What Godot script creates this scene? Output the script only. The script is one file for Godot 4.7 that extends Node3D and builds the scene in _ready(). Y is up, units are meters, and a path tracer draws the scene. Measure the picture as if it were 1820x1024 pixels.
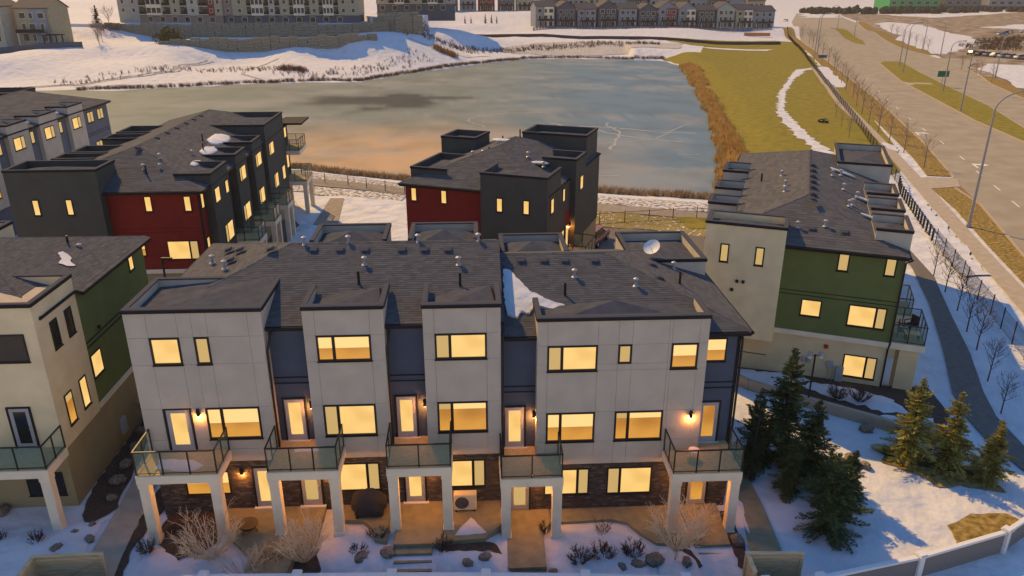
extends Node3D
# A block of townhouses by a frozen pond, seen from a drone at the end of a winter day.

var M := {}
var taken := {}
var meshes := {}
var rng := RandomNumberGenerator.new()
var gx := PackedFloat32Array()
var gz := PackedFloat32Array()
var gh := PackedFloat32Array()
var pond := PackedVector2Array()
var bump := FastNoiseLite.new()
const ORD := ["first", "second", "third", "fourth", "fifth", "sixth", "seventh", "eighth", "ninth", "tenth", "eleventh", "twelfth", "thirteenth", "fourteenth", "fifteenth", "sixteenth", "seventeenth", "eighteenth", "nineteenth", "twentieth", "twenty-first", "twenty-second", "twenty-third", "twenty-fourth", "twenty-fifth", "twenty-sixth", "twenty-seventh", "twenty-eighth", "twenty-ninth", "thirtieth"]

class MB:
	var v := PackedVector3Array()
	var n := PackedVector3Array()
	var c := PackedColorArray()
	var col := Color(1, 1, 1)
	func tri(a: Vector3, b: Vector3, d: Vector3) -> void:
		var m := (b - a).cross(d - a).normalized()
		tri_n(a, b, d, m, m, m)
	func tri_n(a: Vector3, b: Vector3, d: Vector3, na: Vector3, nb: Vector3, nd: Vector3) -> void:
		v.append(a); v.append(d); v.append(b)
		n.append(na); n.append(nd); n.append(nb)
		c.append(col); c.append(col); c.append(col)
	func quad(a: Vector3, b: Vector3, d: Vector3, e: Vector3) -> void:
		tri(a, b, d)
		tri(a, d, e)
	func box(a: Vector3, b: Vector3) -> void:
		var lo := Vector3(minf(a.x, b.x), minf(a.y, b.y), minf(a.z, b.z))
		var s := (a - b).abs()
		boxt(Transform3D(Basis(), lo + s * 0.5), s)
	func boxt(t: Transform3D, s: Vector3) -> void:
		var h := s * 0.5
		for ax in 3:
			for sg in [-1.0, 1.0]:
				var u := (ax + 1) % 3
				var w := (ax + 2) % 3
				var p := []
				for k in [[-1, -1], [1, -1], [1, 1], [-1, 1]]:
					var q := Vector3()
					q[ax] = h[ax] * sg
					q[u] = h[u] * k[0]
					q[w] = h[w] * k[1] * sg
					p.append(t * q)
				quad(p[0], p[1], p[2], p[3])
	func bevel(a: Vector3, b: Vector3, r: float) -> void:
		var lo := Vector3(minf(a.x, b.x), minf(a.y, b.y), minf(a.z, b.z))
		var hi := Vector3(maxf(a.x, b.x), maxf(a.y, b.y), maxf(a.z, b.z))
		bevelt(Transform3D(Basis(), (lo + hi) * 0.5), hi - lo, r)
	func bevelt(t: Transform3D, s: Vector3, r: float) -> void:
		var h := s * 0.5
		var q := Vector3(r, r, r)
		var mid := t.origin
		var P := func(ax: int, i: int) -> Vector3:
			var sg := Vector3(1 if i & 1 else -1, 1 if i & 2 else -1, 1 if i & 4 else -1)
			var e := h - q
			e[ax] = h[ax]
			return t * (e * sg)
		var face := func(pts: Array) -> void:
			var ce := Vector3()
			for p in pts: ce += p
			ce /= pts.size()
			var m: Vector3 = (pts[1] - pts[0]).cross(pts[2] - pts[0])
			if m.dot(ce - mid) < 0: pts.reverse()
			for k in range(1, pts.size() - 1): tri(pts[0], pts[k], pts[k + 1])
		for ax in 3:
			var bu := 1 << ((ax + 1) % 3)
			var bw := 1 << ((ax + 2) % 3)
			for sg in 2:
				var b0 := (1 << ax) * sg
				face.call([P.call(ax, b0), P.call(ax, b0 | bu), P.call(ax, b0 | bu | bw), P.call(ax, b0 | bw)])
			for su in 2:
				for sw in 2:
					var o := bu * su + bw * sw
					var u := (ax + 1) % 3
					var w := (ax + 2) % 3
					face.call([P.call(u, o), P.call(u, o | (1 << ax)), P.call(w, o | (1 << ax)), P.call(w, o)])
		for i in 8: face.call([P.call(0, i), P.call(1, i), P.call(2, i)])
	func tube(pts: Array, rad: Array, sides: int, cap := true) -> void:
		var rings := []
		var nrm := []
		var up := Vector3(0.31, 0.05, 0.95)
		for k in pts.size():
			var d: Vector3 = (pts[mini(k + 1, pts.size() - 1)] - pts[maxi(k - 1, 0)]).normalized()
			var s := d.cross(up)
			if s.length() < 0.05: s = d.cross(Vector3(1, 0.2, 0))
			s = s.normalized()
			up = s.cross(d).normalized()
			var r := []
			var q := []
			for j in sides:
				var a := TAU * j / sides
				var m := s * cos(a) + up * sin(a)
				r.append(pts[k] + m * rad[k])
				q.append(m)
			rings.append(r)
			nrm.append(q)
		for k in pts.size() - 1:
			for j in sides:
				var i := (j + 1) % sides
				tri_n(rings[k][j], rings[k + 1][i], rings[k][i], nrm[k][j], nrm[k + 1][i], nrm[k][i])
				tri_n(rings[k][j], rings[k + 1][j], rings[k + 1][i], nrm[k][j], nrm[k + 1][j], nrm[k + 1][i])
		if cap and sides > 3:
			var L := pts.size() - 1
			for j in range(1, sides - 1):
				tri(rings[0][0], rings[0][j], rings[0][j + 1])
				tri(rings[L][0], rings[L][j + 1], rings[L][j])
	func lathe(at: Vector3, prof: Array, sides: int) -> void:
		for k in prof.size() - 1:
			for j in sides:
				var a := TAU * j / sides
				var b := TAU * (j + 1) / sides
				var P := func(p: Vector2, w: float) -> Vector3: return at + Vector3(cos(w) * p.x, p.y, sin(w) * p.x)
				if prof[k + 1].x > 0.0001: tri(P.call(prof[k], a), P.call(prof[k + 1], a), P.call(prof[k + 1], b))
				if prof[k].x > 0.0001: tri(P.call(prof[k], a), P.call(prof[k + 1], b), P.call(prof[k], b))
	func prism(poly: PackedVector2Array, y0: float, y1: float) -> void:
		var ix := Geometry2D.triangulate_polygon(poly)
		for k in range(0, ix.size(), 3):
			var a := Vector3(poly[ix[k]].x, y1, poly[ix[k]].y)
			var b := Vector3(poly[ix[k + 1]].x, y1, poly[ix[k + 1]].y)
			var d := Vector3(poly[ix[k + 2]].x, y1, poly[ix[k + 2]].y)
			if (b - a).cross(d - a).y > 0: tri(a, b, d)
			else: tri(a, d, b)
		var cw := not Geometry2D.is_polygon_clockwise(poly)
		for k in poly.size():
			var p := poly[k]
			var q := poly[(k + 1) % poly.size()]
			if cw: quad(Vector3(p.x, y1, p.y), Vector3(q.x, y1, q.y), Vector3(q.x, y0, q.y), Vector3(p.x, y0, p.y))
			else: quad(Vector3(p.x, y0, p.y), Vector3(q.x, y0, q.y), Vector3(q.x, y1, q.y), Vector3(p.x, y1, p.y))
	func blob(at: Vector3, size: Vector3, noise: FastNoiseLite, rough: float, nu := 12, nv := 8, shift := 0.0) -> void:
		var P := []
		for i in nv + 1:
			var r := []
			for j in nu:
				var th := PI * i / nv
				var ph := TAU * j / nu
				var d := Vector3(sin(th) * cos(ph), cos(th), sin(th) * sin(ph))
				var k := 1.0 + rough * noise.get_noise_3d(d.x * 40 + shift, d.y * 40, d.z * 40)
				r.append(at + d * size * k)
			P.append(r)
		var N := []
		for i in nv + 1:
			var r := []
			for j in nu:
				var a: Vector3 = P[mini(i + 1, nv)][j] - P[maxi(i - 1, 0)][j]
				var b: Vector3 = P[i][(j + 1) % nu] - P[i][(j + nu - 1) % nu]
				var m := b.cross(a)
				r.append(m.normalized() if m.length() > 1e-7 else Vector3(0, 1 if i == 0 else -1, 0))
			N.append(r)
		for i in nv:
			for j in nu:
				var k := (j + 1) % nu
				if i > 0: tri_n(P[i][j], P[i][k], P[i + 1][j], N[i][j], N[i][k], N[i + 1][j])
				if i < nv - 1: tri_n(P[i][k], P[i + 1][k], P[i + 1][j], N[i][k], N[i + 1][k], N[i + 1][j])
	func mesh() -> ArrayMesh:
		var a := []
		a.resize(Mesh.ARRAY_MAX)
		a[Mesh.ARRAY_VERTEX] = v
		a[Mesh.ARRAY_NORMAL] = n
		a[Mesh.ARRAY_COLOR] = c
		var m := ArrayMesh.new()
		m.add_surface_from_arrays(Mesh.PRIMITIVE_TRIANGLES, a)
		return m

func numbered(p: Node, called: String) -> String:
	var key := "%d/%s" % [p.get_instance_id(), called]
	var k: int = taken.get(key, 0)
	taken[key] = k + 1
	return called if k == 0 else "%s_%03d" % [called, k]

func tag(o: Node, label: String, category: String, group := "", kind := "") -> Node:
	if label: o.set_meta("label", label)
	if category: o.set_meta("category", category)
	if group: o.set_meta("group", group)
	if kind: o.set_meta("kind", kind)
	return o

func thing(called: String, label: String, category: String, at := Vector3.ZERO, turn := 0.0, group := "") -> Node3D:
	var o := Node3D.new()
	o.name = numbered(self, called)
	add_child(o, true)
	o.position = at
	o.rotation_degrees.y = turn
	tag(o, label, category, group)
	return o

func part(called: String, m, mat, parent: Node = self, at := Vector3.ZERO, turn := 0.0) -> MeshInstance3D:
	var o := MeshInstance3D.new()
	o.name = numbered(parent, called)
	o.mesh = m.mesh() if m is MB else m
	o.material_override = M[mat] if mat is String else mat
	o.position = at
	o.rotation_degrees.y = turn
	parent.add_child(o, true)
	return o

func stuff(o: Node) -> Node:
	o.set_meta("kind", "stuff")
	return o

func struct(o: Node) -> Node:
	o.set_meta("kind", "structure")
	return o

func copy(o: Node3D, at: Vector3, turn: float, label: String, scale_by := 1.0) -> Node3D:
	var d: Node3D = o.duplicate()
	var base := String(o.name)
	if base.length() > 4 and base[base.length() - 4] == "_" and base.right(3).is_valid_int(): base = base.left(base.length() - 4)
	d.name = numbered(self, base)
	add_child(d, true)
	d.position = at
	d.rotation_degrees.y = turn
	d.scale = Vector3.ONE * scale_by
	d.set_meta("label", label)
	return d

func bx(a: Vector3, b: Vector3) -> MB:
	var m := MB.new()
	m.box(a, b)
	return m

func bv(a: Vector3, b: Vector3, r := 0.012) -> MB:
	var m := MB.new()
	m.bevel(a, b, r)
	return m

# ---------- materials ----------
func lin(c: Color) -> Color: return c.linear_to_srgb()

func nt(seed_: int, freq: float, oct: int, stops: Array, size := 512, cell := false, hard := false) -> NoiseTexture2D:
	var f := FastNoiseLite.new()
	f.seed = seed_
	f.frequency = freq
	f.noise_type = FastNoiseLite.TYPE_CELLULAR if cell else FastNoiseLite.TYPE_SIMPLEX_SMOOTH
	f.fractal_type = FastNoiseLite.FRACTAL_FBM
	f.fractal_octaves = oct
	var t := NoiseTexture2D.new()
	t.width = size
	t.height = size
	t.seamless = true
	t.seamless_blend_skirt = 0.3
	t.noise = f
	var g := Gradient.new()
	var off := PackedFloat32Array()
	var cols := PackedColorArray()
	for s in stops:
		off.append(s[0])
		cols.append(lin(s[1]))
	g.offsets = off
	g.colors = cols
	if hard: g.interpolation_mode = Gradient.GRADIENT_INTERPOLATE_CONSTANT
	t.color_ramp = g
	return t

func nn(seed_: int, freq: float, oct: int, strength: float, size := 512, cell := false) -> NoiseTexture2D:
	var f := FastNoiseLite.new()
	f.seed = seed_
	f.frequency = freq
	f.noise_type = FastNoiseLite.TYPE_CELLULAR if cell else FastNoiseLite.TYPE_SIMPLEX_SMOOTH
	f.fractal_octaves = oct
	var t := NoiseTexture2D.new()
	t.width = size
	t.height = size
	t.seamless = true
	t.noise = f
	t.as_normal_map = true
	t.bump_strength = strength
	return t

func mat(called: String, albedo, rough: float, o := {}) -> StandardMaterial3D:
	var m := StandardMaterial3D.new()
	m.roughness = rough
	if albedo is Color: m.albedo_color = lin(albedo)
	else: m.albedo_texture = albedo
	if o.has("tint"): m.albedo_color = lin(o.tint)
	m.metallic = o.get("metal", 0.0)
	m.metallic_specular = o.get("spec", 0.35)
	if o.get("vcol", false): m.vertex_color_use_as_albedo = true
	var s: float = o.get("size", 2.0)
	if not albedo is Color or o.has("nrm"):
		m.uv1_triplanar = true
		m.uv1_world_triplanar = o.get("world", false)
		m.uv1_scale = Vector3.ONE / s
		if o.has("stretch"): m.uv1_scale = Vector3(1, 1, 1) * o.stretch / s
	if o.has("nrm"):
		m.normal_enabled = true
		m.normal_texture = o.nrm
		m.normal_scale = o.get("bump", 1.0)
	if o.has("emit"):
		m.emission_enabled = true
		m.emission = lin(o.emit)
		m.emission_energy_multiplier = o.get("power", 1.0)
	if o.has("alpha"):
		m.transparency = BaseMaterial3D.TRANSPARENCY_ALPHA
		m.albedo_color.a = o.alpha
	if o.has("back"):
		m.backlight_enabled = true
		m.backlight = lin(o.back)
	M[called] = m
	return m

func C(r: float, g: float, b: float) -> Color: return Color(r, g, b)

func tones(c: Color, spread: float) -> Array:
	return [[0.0, c * (1.0 - spread)], [0.5, c], [1.0, c * (1.0 + spread)]]

func make_materials() -> void:
	var fine := nn(3, 0.02, 4, 3.0)
	var grit := nn(7, 0.09, 3, 4.0)
	var lumps := nn(11, 0.012, 5, 7.0)
	# walls
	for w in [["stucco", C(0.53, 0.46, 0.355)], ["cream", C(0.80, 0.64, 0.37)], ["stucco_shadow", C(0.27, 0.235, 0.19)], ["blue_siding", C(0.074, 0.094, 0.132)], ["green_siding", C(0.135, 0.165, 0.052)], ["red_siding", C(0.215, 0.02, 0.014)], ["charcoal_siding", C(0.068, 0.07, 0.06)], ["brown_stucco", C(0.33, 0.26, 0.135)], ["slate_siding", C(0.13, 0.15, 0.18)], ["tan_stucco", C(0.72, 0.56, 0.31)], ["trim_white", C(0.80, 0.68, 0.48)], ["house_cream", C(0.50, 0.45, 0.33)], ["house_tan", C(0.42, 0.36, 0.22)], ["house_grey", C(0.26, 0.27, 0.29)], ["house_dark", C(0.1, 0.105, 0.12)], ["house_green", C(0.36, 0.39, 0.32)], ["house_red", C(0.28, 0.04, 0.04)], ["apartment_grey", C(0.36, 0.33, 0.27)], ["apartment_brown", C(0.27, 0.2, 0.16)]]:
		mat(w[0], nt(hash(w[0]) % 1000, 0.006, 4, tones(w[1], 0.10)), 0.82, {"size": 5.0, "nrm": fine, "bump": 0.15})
	mat("black_metal", C(0.014, 0.013, 0.013), 0.45, {"spec": 0.4})
	mat("cap_metal", C(0.075, 0.078, 0.092), 0.85, {"spec": 0.12})
	mat("fascia", C(0.024, 0.023, 0.025), 0.7, {"spec": 0.2})
	mat("membrane", nt(21, 0.012, 5, tones(C(0.085, 0.089, 0.102), 0.25)), 0.92, {"spec": 0.1, "size": 5.0, "nrm": grit, "bump": 0.2})
	mat("membrane_light", nt(21, 0.012, 5, tones(C(0.42, 0.35, 0.26), 0.15)), 0.8, {"size": 5.0, "nrm": grit, "bump": 0.2})
	mat("shingle", C(1, 1, 1), 0.92, {"spec": 0.15, "vcol": true, "nrm": grit, "bump": 0.5, "size": 1.0})
	mat("brick", C(1, 1, 1), 0.85, {"vcol": true})
	mat("mortar", C(0.16, 0.14, 0.125), 0.9)
	mat("galvanised", C(0.36, 0.36, 0.37), 0.5, {"metal": 0.3})
	mat("white_paint", C(0.72, 0.70, 0.66), 0.5)
	mat("grey_paint", C(0.40, 0.385, 0.37), 0.6)
	mat("utility_grey", C(0.36, 0.36, 0.35), 0.5)
	mat("pane_bright", C(0.05, 0.045, 0.035), 0.09, {"spec": 0.5, "emit": C(1.0, 0.62, 0.19), "power": 0.92})
	mat("pane_amber", nt(31, 0.01, 3, tones(C(0.05, 0.04, 0.03), 0.3)), 0.08, {"emit": C(0.80, 0.36, 0.055), "power": 0.85, "size": 4.0})
	M["pane_amber"].emission_operator = BaseMaterial3D.EMISSION_OP_MULTIPLY
	M["pane_amber"].emission_texture = nt(33, 0.006, 2, [[0.1, C(0.62, 0.56, 0.5)], [0.5, C(0.85, 0.85, 0.85)], [0.9, C(1.0, 1.0, 1.0)]], 256)
	for k in ["pane_bright", "pane_dim"]:
		if not M.has(k): continue
		M[k].uv1_triplanar = true
		M[k].uv1_scale = Vector3.ONE / 3.3
		M[k].emission_operator = BaseMaterial3D.EMISSION_OP_MULTIPLY
		M[k].emission_texture = nt(35, 0.008, 2, [[0.1, C(0.88, 0.84, 0.76)], [0.5, C(0.96, 0.96, 0.96)], [0.9, C(1.02, 1.03, 1.08)]], 256)
	mat("pane_blind", C(0.3, 0.25, 0.15), 0.3, {"emit": C(1.0, 0.63, 0.21), "power": 0.92})
	mat("pane_dim", C(0.05, 0.045, 0.03), 0.1, {"emit": C(0.85, 0.56, 0.2), "power": 0.62})
	mat("pane_dark", C(0.012, 0.014, 0.016), 0.06, {"spec": 0.5})
	mat("pane_far", C(0.03, 0.032, 0.036), 0.12, {"spec": 0.5})
	mat("lamp_glow", C(0.4, 0.3, 0.2), 0.4, {"emit": C(1.0, 0.6, 0.2), "power": 3.0})
	mat("rail_glass", C(0.2, 0.33, 0.26), 0.05, {"alpha": 0.16, "spec": 0.25})
	mat("deck_vinyl", nt(41, 0.02, 4, tones(C(0.42, 0.335, 0.16), 0.15)), 0.8, {"size": 3.0})
	# ground
	mat("snow", nt(51, 0.008, 6, [[0.0, C(0.530, 0.530, 0.546)], [0.42, C(0.624, 0.616, 0.616)], [1.0, C(0.671, 0.663, 0.655)]], 1024), 0.75, {"size": 22.0, "world": true, "nrm": lumps, "bump": 0.9, "spec": 0.25})
	mat("snow_far", nt(52, 0.02, 6, [[0.0, C(0.30, 0.24, 0.17)], [0.25, C(0.562, 0.538, 0.515)], [0.4, C(0.624, 0.616, 0.608)], [1.0, C(0.671, 0.663, 0.655)]], 1024), 0.8, {"size": 90.0, "world": true, "nrm": lumps, "bump": 0.5})
	mat("patchy", nt(53, 0.03, 5, [[0.0, C(0.16, 0.12, 0.07)], [0.44, C(0.24, 0.185, 0.11)], [0.5, C(0.562, 0.546, 0.530)], [1.0, C(0.655, 0.647, 0.640)]], 1024), 0.85, {"size": 18.0, "world": true, "nrm": lumps, "bump": 0.9})
	mat("patchy_grass", nt(54, 0.03, 5, [[0.0, C(0.75, 0.73, 0.7)], [0.27, C(0.7, 0.68, 0.64)], [0.31, C(0.28, 0.2, 0.07)], [0.7, C(0.24, 0.2, 0.06)], [1.0, C(0.3, 0.22, 0.08)]], 1024), 0.9, {"size": 18.0, "world": true, "nrm": lumps, "bump": 0.9})
	mat("lawn", nt(55, 0.02, 7, [[0.2, C(0.20, 0.175, 0.034)], [0.45, C(0.232, 0.20, 0.038)], [0.65, C(0.265, 0.212, 0.045)], [0.85, C(0.30, 0.215, 0.055)]], 2048), 0.95, {"size": 80.0, "world": true, "spec": 0.1})
	mat("dry_lawn", nt(56, 0.03, 7, [[0.15, C(0.14, 0.095, 0.025)], [0.4, C(0.24, 0.165, 0.05)], [0.6, C(0.30, 0.21, 0.07)], [0.85, C(0.40, 0.29, 0.12)]], 1024), 0.95, {"size": 14.0, "world": true, "spec": 0.1, "nrm": lumps, "bump": 0.6})
	mat("dirt_land", nt(57, 0.012, 7, [[0.2, C(0.14, 0.10, 0.05)], [0.5, C(0.25, 0.19, 0.12)], [0.75, C(0.34, 0.27, 0.2)], [0.9, C(0.6, 0.55, 0.5)]], 1024), 0.95, {"size": 110.0, "world": true})
	mat("reed", C(1, 1, 1), 0.9, {"vcol": true, "spec": 0.1})
	mat("asphalt", nt(58, 0.012, 7, [[0.2, C(0.315, 0.265, 0.185)], [0.5, C(0.345, 0.295, 0.21)], [0.8, C(0.375, 0.325, 0.235)]], 1024), 0.85, {"size": 60.0, "world": true, "spec": 0.25})
	mat("dark_asphalt", nt(59, 0.02, 5, tones(C(0.15, 0.135, 0.115), 0.2)), 0.85, {"size": 6.0, "world": true, "nrm": grit, "bump": 0.5})
	mat("concrete", nt(60, 0.015, 5, tones(C(0.420, 0.347, 0.252), 0.16)), 0.85, {"size": 7.0, "world": true, "nrm": grit, "bump": 0.3})
	mat("patio_concrete", nt(61, 0.015, 5, tones(C(0.26, 0.225, 0.13), 0.18)), 0.8, {"size": 5.0, "world": true, "nrm": grit, "bump": 0.3})
	mat("gravel_trail", nt(62, 0.02, 5, tones(C(0.30, 0.25, 0.19), 0.18)), 0.9, {"size": 9.0, "world": true, "nrm": grit, "bump": 0.5})
	mat("soil", nt(63, 0.02, 5, tones(C(0.075, 0.052, 0.036), 0.4)), 0.95, {"size": 2.5, "world": true, "nrm": lumps, "bump": 1.0})
	mat("ice", nt(64, 0.007, 7, [[0.15, C(0.80, 0.82, 0.82)], [0.45, C(0.93, 0.94, 0.94)], [0.62, C(1.0, 1.0, 0.99)], [0.74, C(1.15, 1.13, 1.1)]], 2048), 0.55, {"size": 170.0, "world": true, "spec": 0.12, "vcol": true})
	mat("rock", nt(67, 0.02, 5, [[0.2, C(0.13, 0.10, 0.07)], [0.5, C(0.22, 0.175, 0.125)], [0.8, C(0.32, 0.27, 0.21)]]), 0.9, {"size": 1.2, "nrm": lumps, "bump": 1.0})
	mat("wall_block", nt(68, 0.03, 4, [[0.2, C(0.19, 0.17, 0.12)], [0.8, C(0.30, 0.27, 0.20)]]), 0.9, {"size": 12.0, "nrm": grit, "bump": 1.0})
	mat("wood", nt(69, 0.01, 5, tones(C(0.66, 0.47, 0.25), 0.3)), 0.75, {"size": 1.4, "stretch": Vector3(0.25, 3.0, 3.0)})
	mat("fence_panel", nt(70, 0.03, 4, tones(C(0.21, 0.195, 0.18), 0.25)), 0.85, {"size": 1.0, "nrm": grit, "bump": 1.0})
	mat("bark", nt(71, 0.05, 4, tones(C(0.085, 0.062, 0.048), 0.3)), 0.9, {"size": 0.8})
	mat("bark_light", C(0.30, 0.21, 0.15), 0.9)
	mat("twig_pale", C(0.72, 0.56, 0.36), 0.85)
	mat("twig_dark", C(0.075, 0.052, 0.045), 0.9)
	mat("needles", C(1, 1, 1), 0.8, {"vcol": true, "back": C(0.02, 0.03, 0.01), "spec": 0.15})
	mat("paint_line", C(0.72, 0.68, 0.6), 0.7)
	mat("sign_green", C(0.02, 0.16, 0.06), 0.45)
	mat("sign_blue", C(0.05, 0.09, 0.2), 0.45)
	mat("steel_pole", C(0.34, 0.31, 0.28), 0.6)
	mat("red_plastic", C(0.45, 0.03, 0.02), 0.4)
	mat("dark_fabric", nt(72, 0.05, 3, tones(C(0.045, 0.038, 0.04), 0.3)), 0.85, {"size": 0.6})
	mat("blue_tarp", C(0.05, 0.09, 0.24), 0.5)
	mat("car_glass", C(0.01, 0.011, 0.013), 0.06, {"spec": 0.5})
	mat("tyre", C(0.015, 0.015, 0.015), 0.8)
	for k in [["car_white", C(0.62, 0.62, 0.6)], ["car_grey", C(0.16, 0.165, 0.17)], ["car_black", C(0.018, 0.018, 0.02)], ["car_red", C(0.23, 0.02, 0.02)], ["car_silver", C(0.42, 0.42, 0.42)]]:
		mat(k[0], k[1], 0.3, {"metal": 0.15})
		M[k[0]].clearcoat_enabled = true
		M[k[0]].clearcoat = 0.8
	mat("roof_far", nt(73, 0.03, 4, tones(C(0.075, 0.072, 0.078), 0.3)), 0.85, {"size": 4.0})
	mat("frost", C(0.36, 0.36, 0.34), 0.7)
	mat("red_brown", C(0.07, 0.045, 0.05), 0.8)
	mat("orange_paint", C(0.5, 0.2, 0.06), 0.6)
	mat("green_cladding", C(0.03, 0.3, 0.10), 0.5)
	mat("dark_cladding", C(0.10, 0.12, 0.13), 0.6)
	mat("lamp_glass", C(0.75, 0.72, 0.62), 0.3)

# ---------- ground ----------
const HILLS := [[-119, -183, -0.6], [-142, -222, 4.0], [-132, -225, 5.0], [-125, -235, 6.0], [-133.8, -264.0, 9.33], [-158.4, -290.4, 9.42], [-101.2, -235.8, 5.9], [-95.9, -241.1, 5.02], [-80.1, -242.0, 3.34], [-59.8, -242.9, 5.63], [-45.8, -243.8, 7.48], [-40.5, -250.8, 8.1], [-32.6, -290.4, 7.13], [-15, -370, 5.0], [-2, -340, 2.6], [-17, -320, 2.3], [41, -310, 2.1], [11, -355, 4.3], [122, -380, 3.0], [60, -366, 4.0], [-50, -230, 1.6], [-79, -220, 0.4], [-108, -215, 2.4], [-2, -270, 1.2], [-193.6, -369.6, 10.38], [-238.5, -457.6, 13.46], [-158.4, -528.0, 14.08], [-52.8, -528.0, 11.44], [60, -600, 7], [-61.6, -369.6, 10.12], [0, -450, 8], [110, -310, 0], [98, -290, 0.3], [120, -340, 0], [150, -430, 0], [190, -540, 0], [260, -640, 0], [140, -300, 0], [100, -230, 0], [80, -190, 0], [60, -180, 0], [230, -400, 0], [300, -500, 0], [180, -300, 0], [420, -700, 2], [700, -1000, 6], [200, -1100, 9], [-352.0, -880.0, 22.0], [-352.0, -352.0, 14.96], [-616.0, -616.0, 23.76], [0, -1000, 14], [20, -170, -0.5], [-40, -170, -0.5], [-100, -140, 0], [300, -150, 0], [150, -150, 0]]

func pond_distance(p: Vector2) -> float:
	var best := 1e9
	for k in pond.size():
		var q := Geometry2D.get_closest_point_to_segment(p, pond[k], pond[(k + 1) % pond.size()])
		best = minf(best, p.distance_squared_to(q))
	best = sqrt(best)
	return -best if Geometry2D.is_point_in_polygon(p, pond) else best

func raw_height(x: float, z: float) -> float:
	var h := 0.0
	var far := smoothstep(-150.0, -185.0, z)
	if far > 0.0:
		var sw := 0.0
		var sh := 0.0
		for c in HILLS:
			var d := pow((x - c[0]) * (x - c[0]) + (z - c[1]) * (z - c[1]) + 30.0, -2.0)
			sw += d
			sh += d * c[2]
		h = far * sh / sw
	if z < -75.0 and z > -290.0 and x > -140.0 and x < 75.0:
		var sd := pond_distance(Vector2(x, z))
		var reach := lerpf(7.0, 28.0, smoothstep(-110.0, -165.0, z)) if x < 40.0 else 7.0
		if sd < 0.0: h = lerpf(-1.02, -1.9, smoothstep(0.0, -4.0, sd))
		elif sd < reach: h = lerpf(-1.02, h, sd / reach)
	# gardens in front of the grey row
	var l := main_local(x, z)
	if l.y > -12.5 and l.y < 12.0 and l.x > -26.0:
		var y := lerpf(0.3, -0.2, smoothstep(3.4, 4.4, l.x)) * (1.0 - smoothstep(13.6, 16.0, l.x))
		y *= smoothstep(-12.5, -10.0, l.y)
		y = lerpf(y, -0.6, smoothstep(2.9, 5.0, l.y) * (1.0 - smoothstep(13.8, 18.0, l.x)))
		h = y
	var soft := 0.0
	if x < 24.0 or z > -35.0: soft = 0.07
	if z < -150.0: soft = 0.35 * far * (1.0 - smoothstep(60.0, 110.0, x))
	return h + soft * (bump.get_noise_2d(x, z) + 0.5 * bump.get_noise_2d(x * 3.1 + 50.0, z * 3.1))

func main_local(x: float, z: float) -> Vector2:
	var a := deg_to_rad(2.95)
	var d := Vector2(x + 4.27, z + 28.21)
	return Vector2(d.x * cos(a) - d.y * sin(a), d.x * sin(a) + d.y * cos(a))

func main_world(lx: float, y: float, lz: float) -> Vector3:
	var a := deg_to_rad(2.95)
	return Vector3(-4.27 + lx * cos(a) + lz * sin(a), y, -28.21 - lx * sin(a) + lz * cos(a))

func make_grid() -> void:
	var xs := []
	var x := -40.0
	while x <= 62.0:
		xs.append(x)
		x += 1.0
	x = 62.0 + 4.0
	while x < 170.0:
		xs.append(x)
		x += 4.0
	var s := 6.0
	while x < 1500.0:
		xs.append(x)
		x += s
		s *= 1.25
	x = -44.0
	while x > -160.0:
		xs.push_front(x)
		x -= 4.0
	s = 6.0
	while x > -1300.0:
		xs.push_front(x)
		x -= s
		s *= 1.25
	var zs := []
	var z := 14.0
	while z > -110.0:
		zs.append(z)
		z -= 1.0
	while z > -390.0:
		zs.append(z)
		z -= 4.0
	s = 6.0
	while z > -2200.0:
		zs.append(z)
		z -= s
		s *= 1.2
	zs.reverse()
	gx = PackedFloat32Array(xs)
	gz = PackedFloat32Array(zs)
	gh.resize(xs.size() * zs.size())
	for j in zs.size():
		for i in xs.size(): gh[j * xs.size() + i] = raw_height(xs[i], zs[j])

func cell(a: PackedFloat32Array, t: float) -> int:
	return clampi(a.bsearch(t, false) - 1, 0, a.size() - 2)

func H(x: float, z: float) -> float:
	var i := cell(gx, x)
	var j := cell(gz, z)
	var w := gx.size()
	var u := clampf((x - gx[i]) / (gx[i + 1] - gx[i]), 0.0, 1.0)
	var t := clampf((z - gz[j]) / (gz[j + 1] - gz[j]), 0.0, 1.0)
	var a := gh[j * w + i]
	var b := gh[j * w + i + 1]
	var c := gh[(j + 1) * w + i]
	var d := gh[(j + 1) * w + i + 1]
	return a + (b - a) * u + (d - b) * t if u > t else a + (c - a) * t + (d - c) * u

func slope(x: float, z: float) -> Vector3:
	var i := cell(gx, x)
	var e := maxf(0.5, (gx[i + 1] - gx[i]) * 0.6)
	return Vector3(H(x - e, z) - H(x + e, z), 2.0 * e, H(x, z - e) - H(x, z + e)).normalized()

func terrain() -> void:
	var m := MB.new()
	var w := gx.size()
	var nr := PackedVector3Array()
	for j in gz.size():
		for i in w: nr.append(slope(gx[i], gz[j]))
	for j in gz.size() - 1:
		for i in w - 1:
			var P := func(a: int, b: int) -> Vector3: return Vector3(gx[i + a], gh[(j + b) * w + i + a], gz[j + b])
			var k := j * w + i
			m.tri_n(P.call(0, 0), P.call(1, 1), P.call(1, 0), nr[k], nr[k + w + 1], nr[k + 1])
			m.tri_n(P.call(0, 0), P.call(0, 1), P.call(1, 1), nr[k], nr[k + w], nr[k + w + 1])
	struct(tag(part("snowy_ground", m, "snow"), "white snow lying over the ground between the houses and on the slopes beyond the pond", "ground"))

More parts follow.
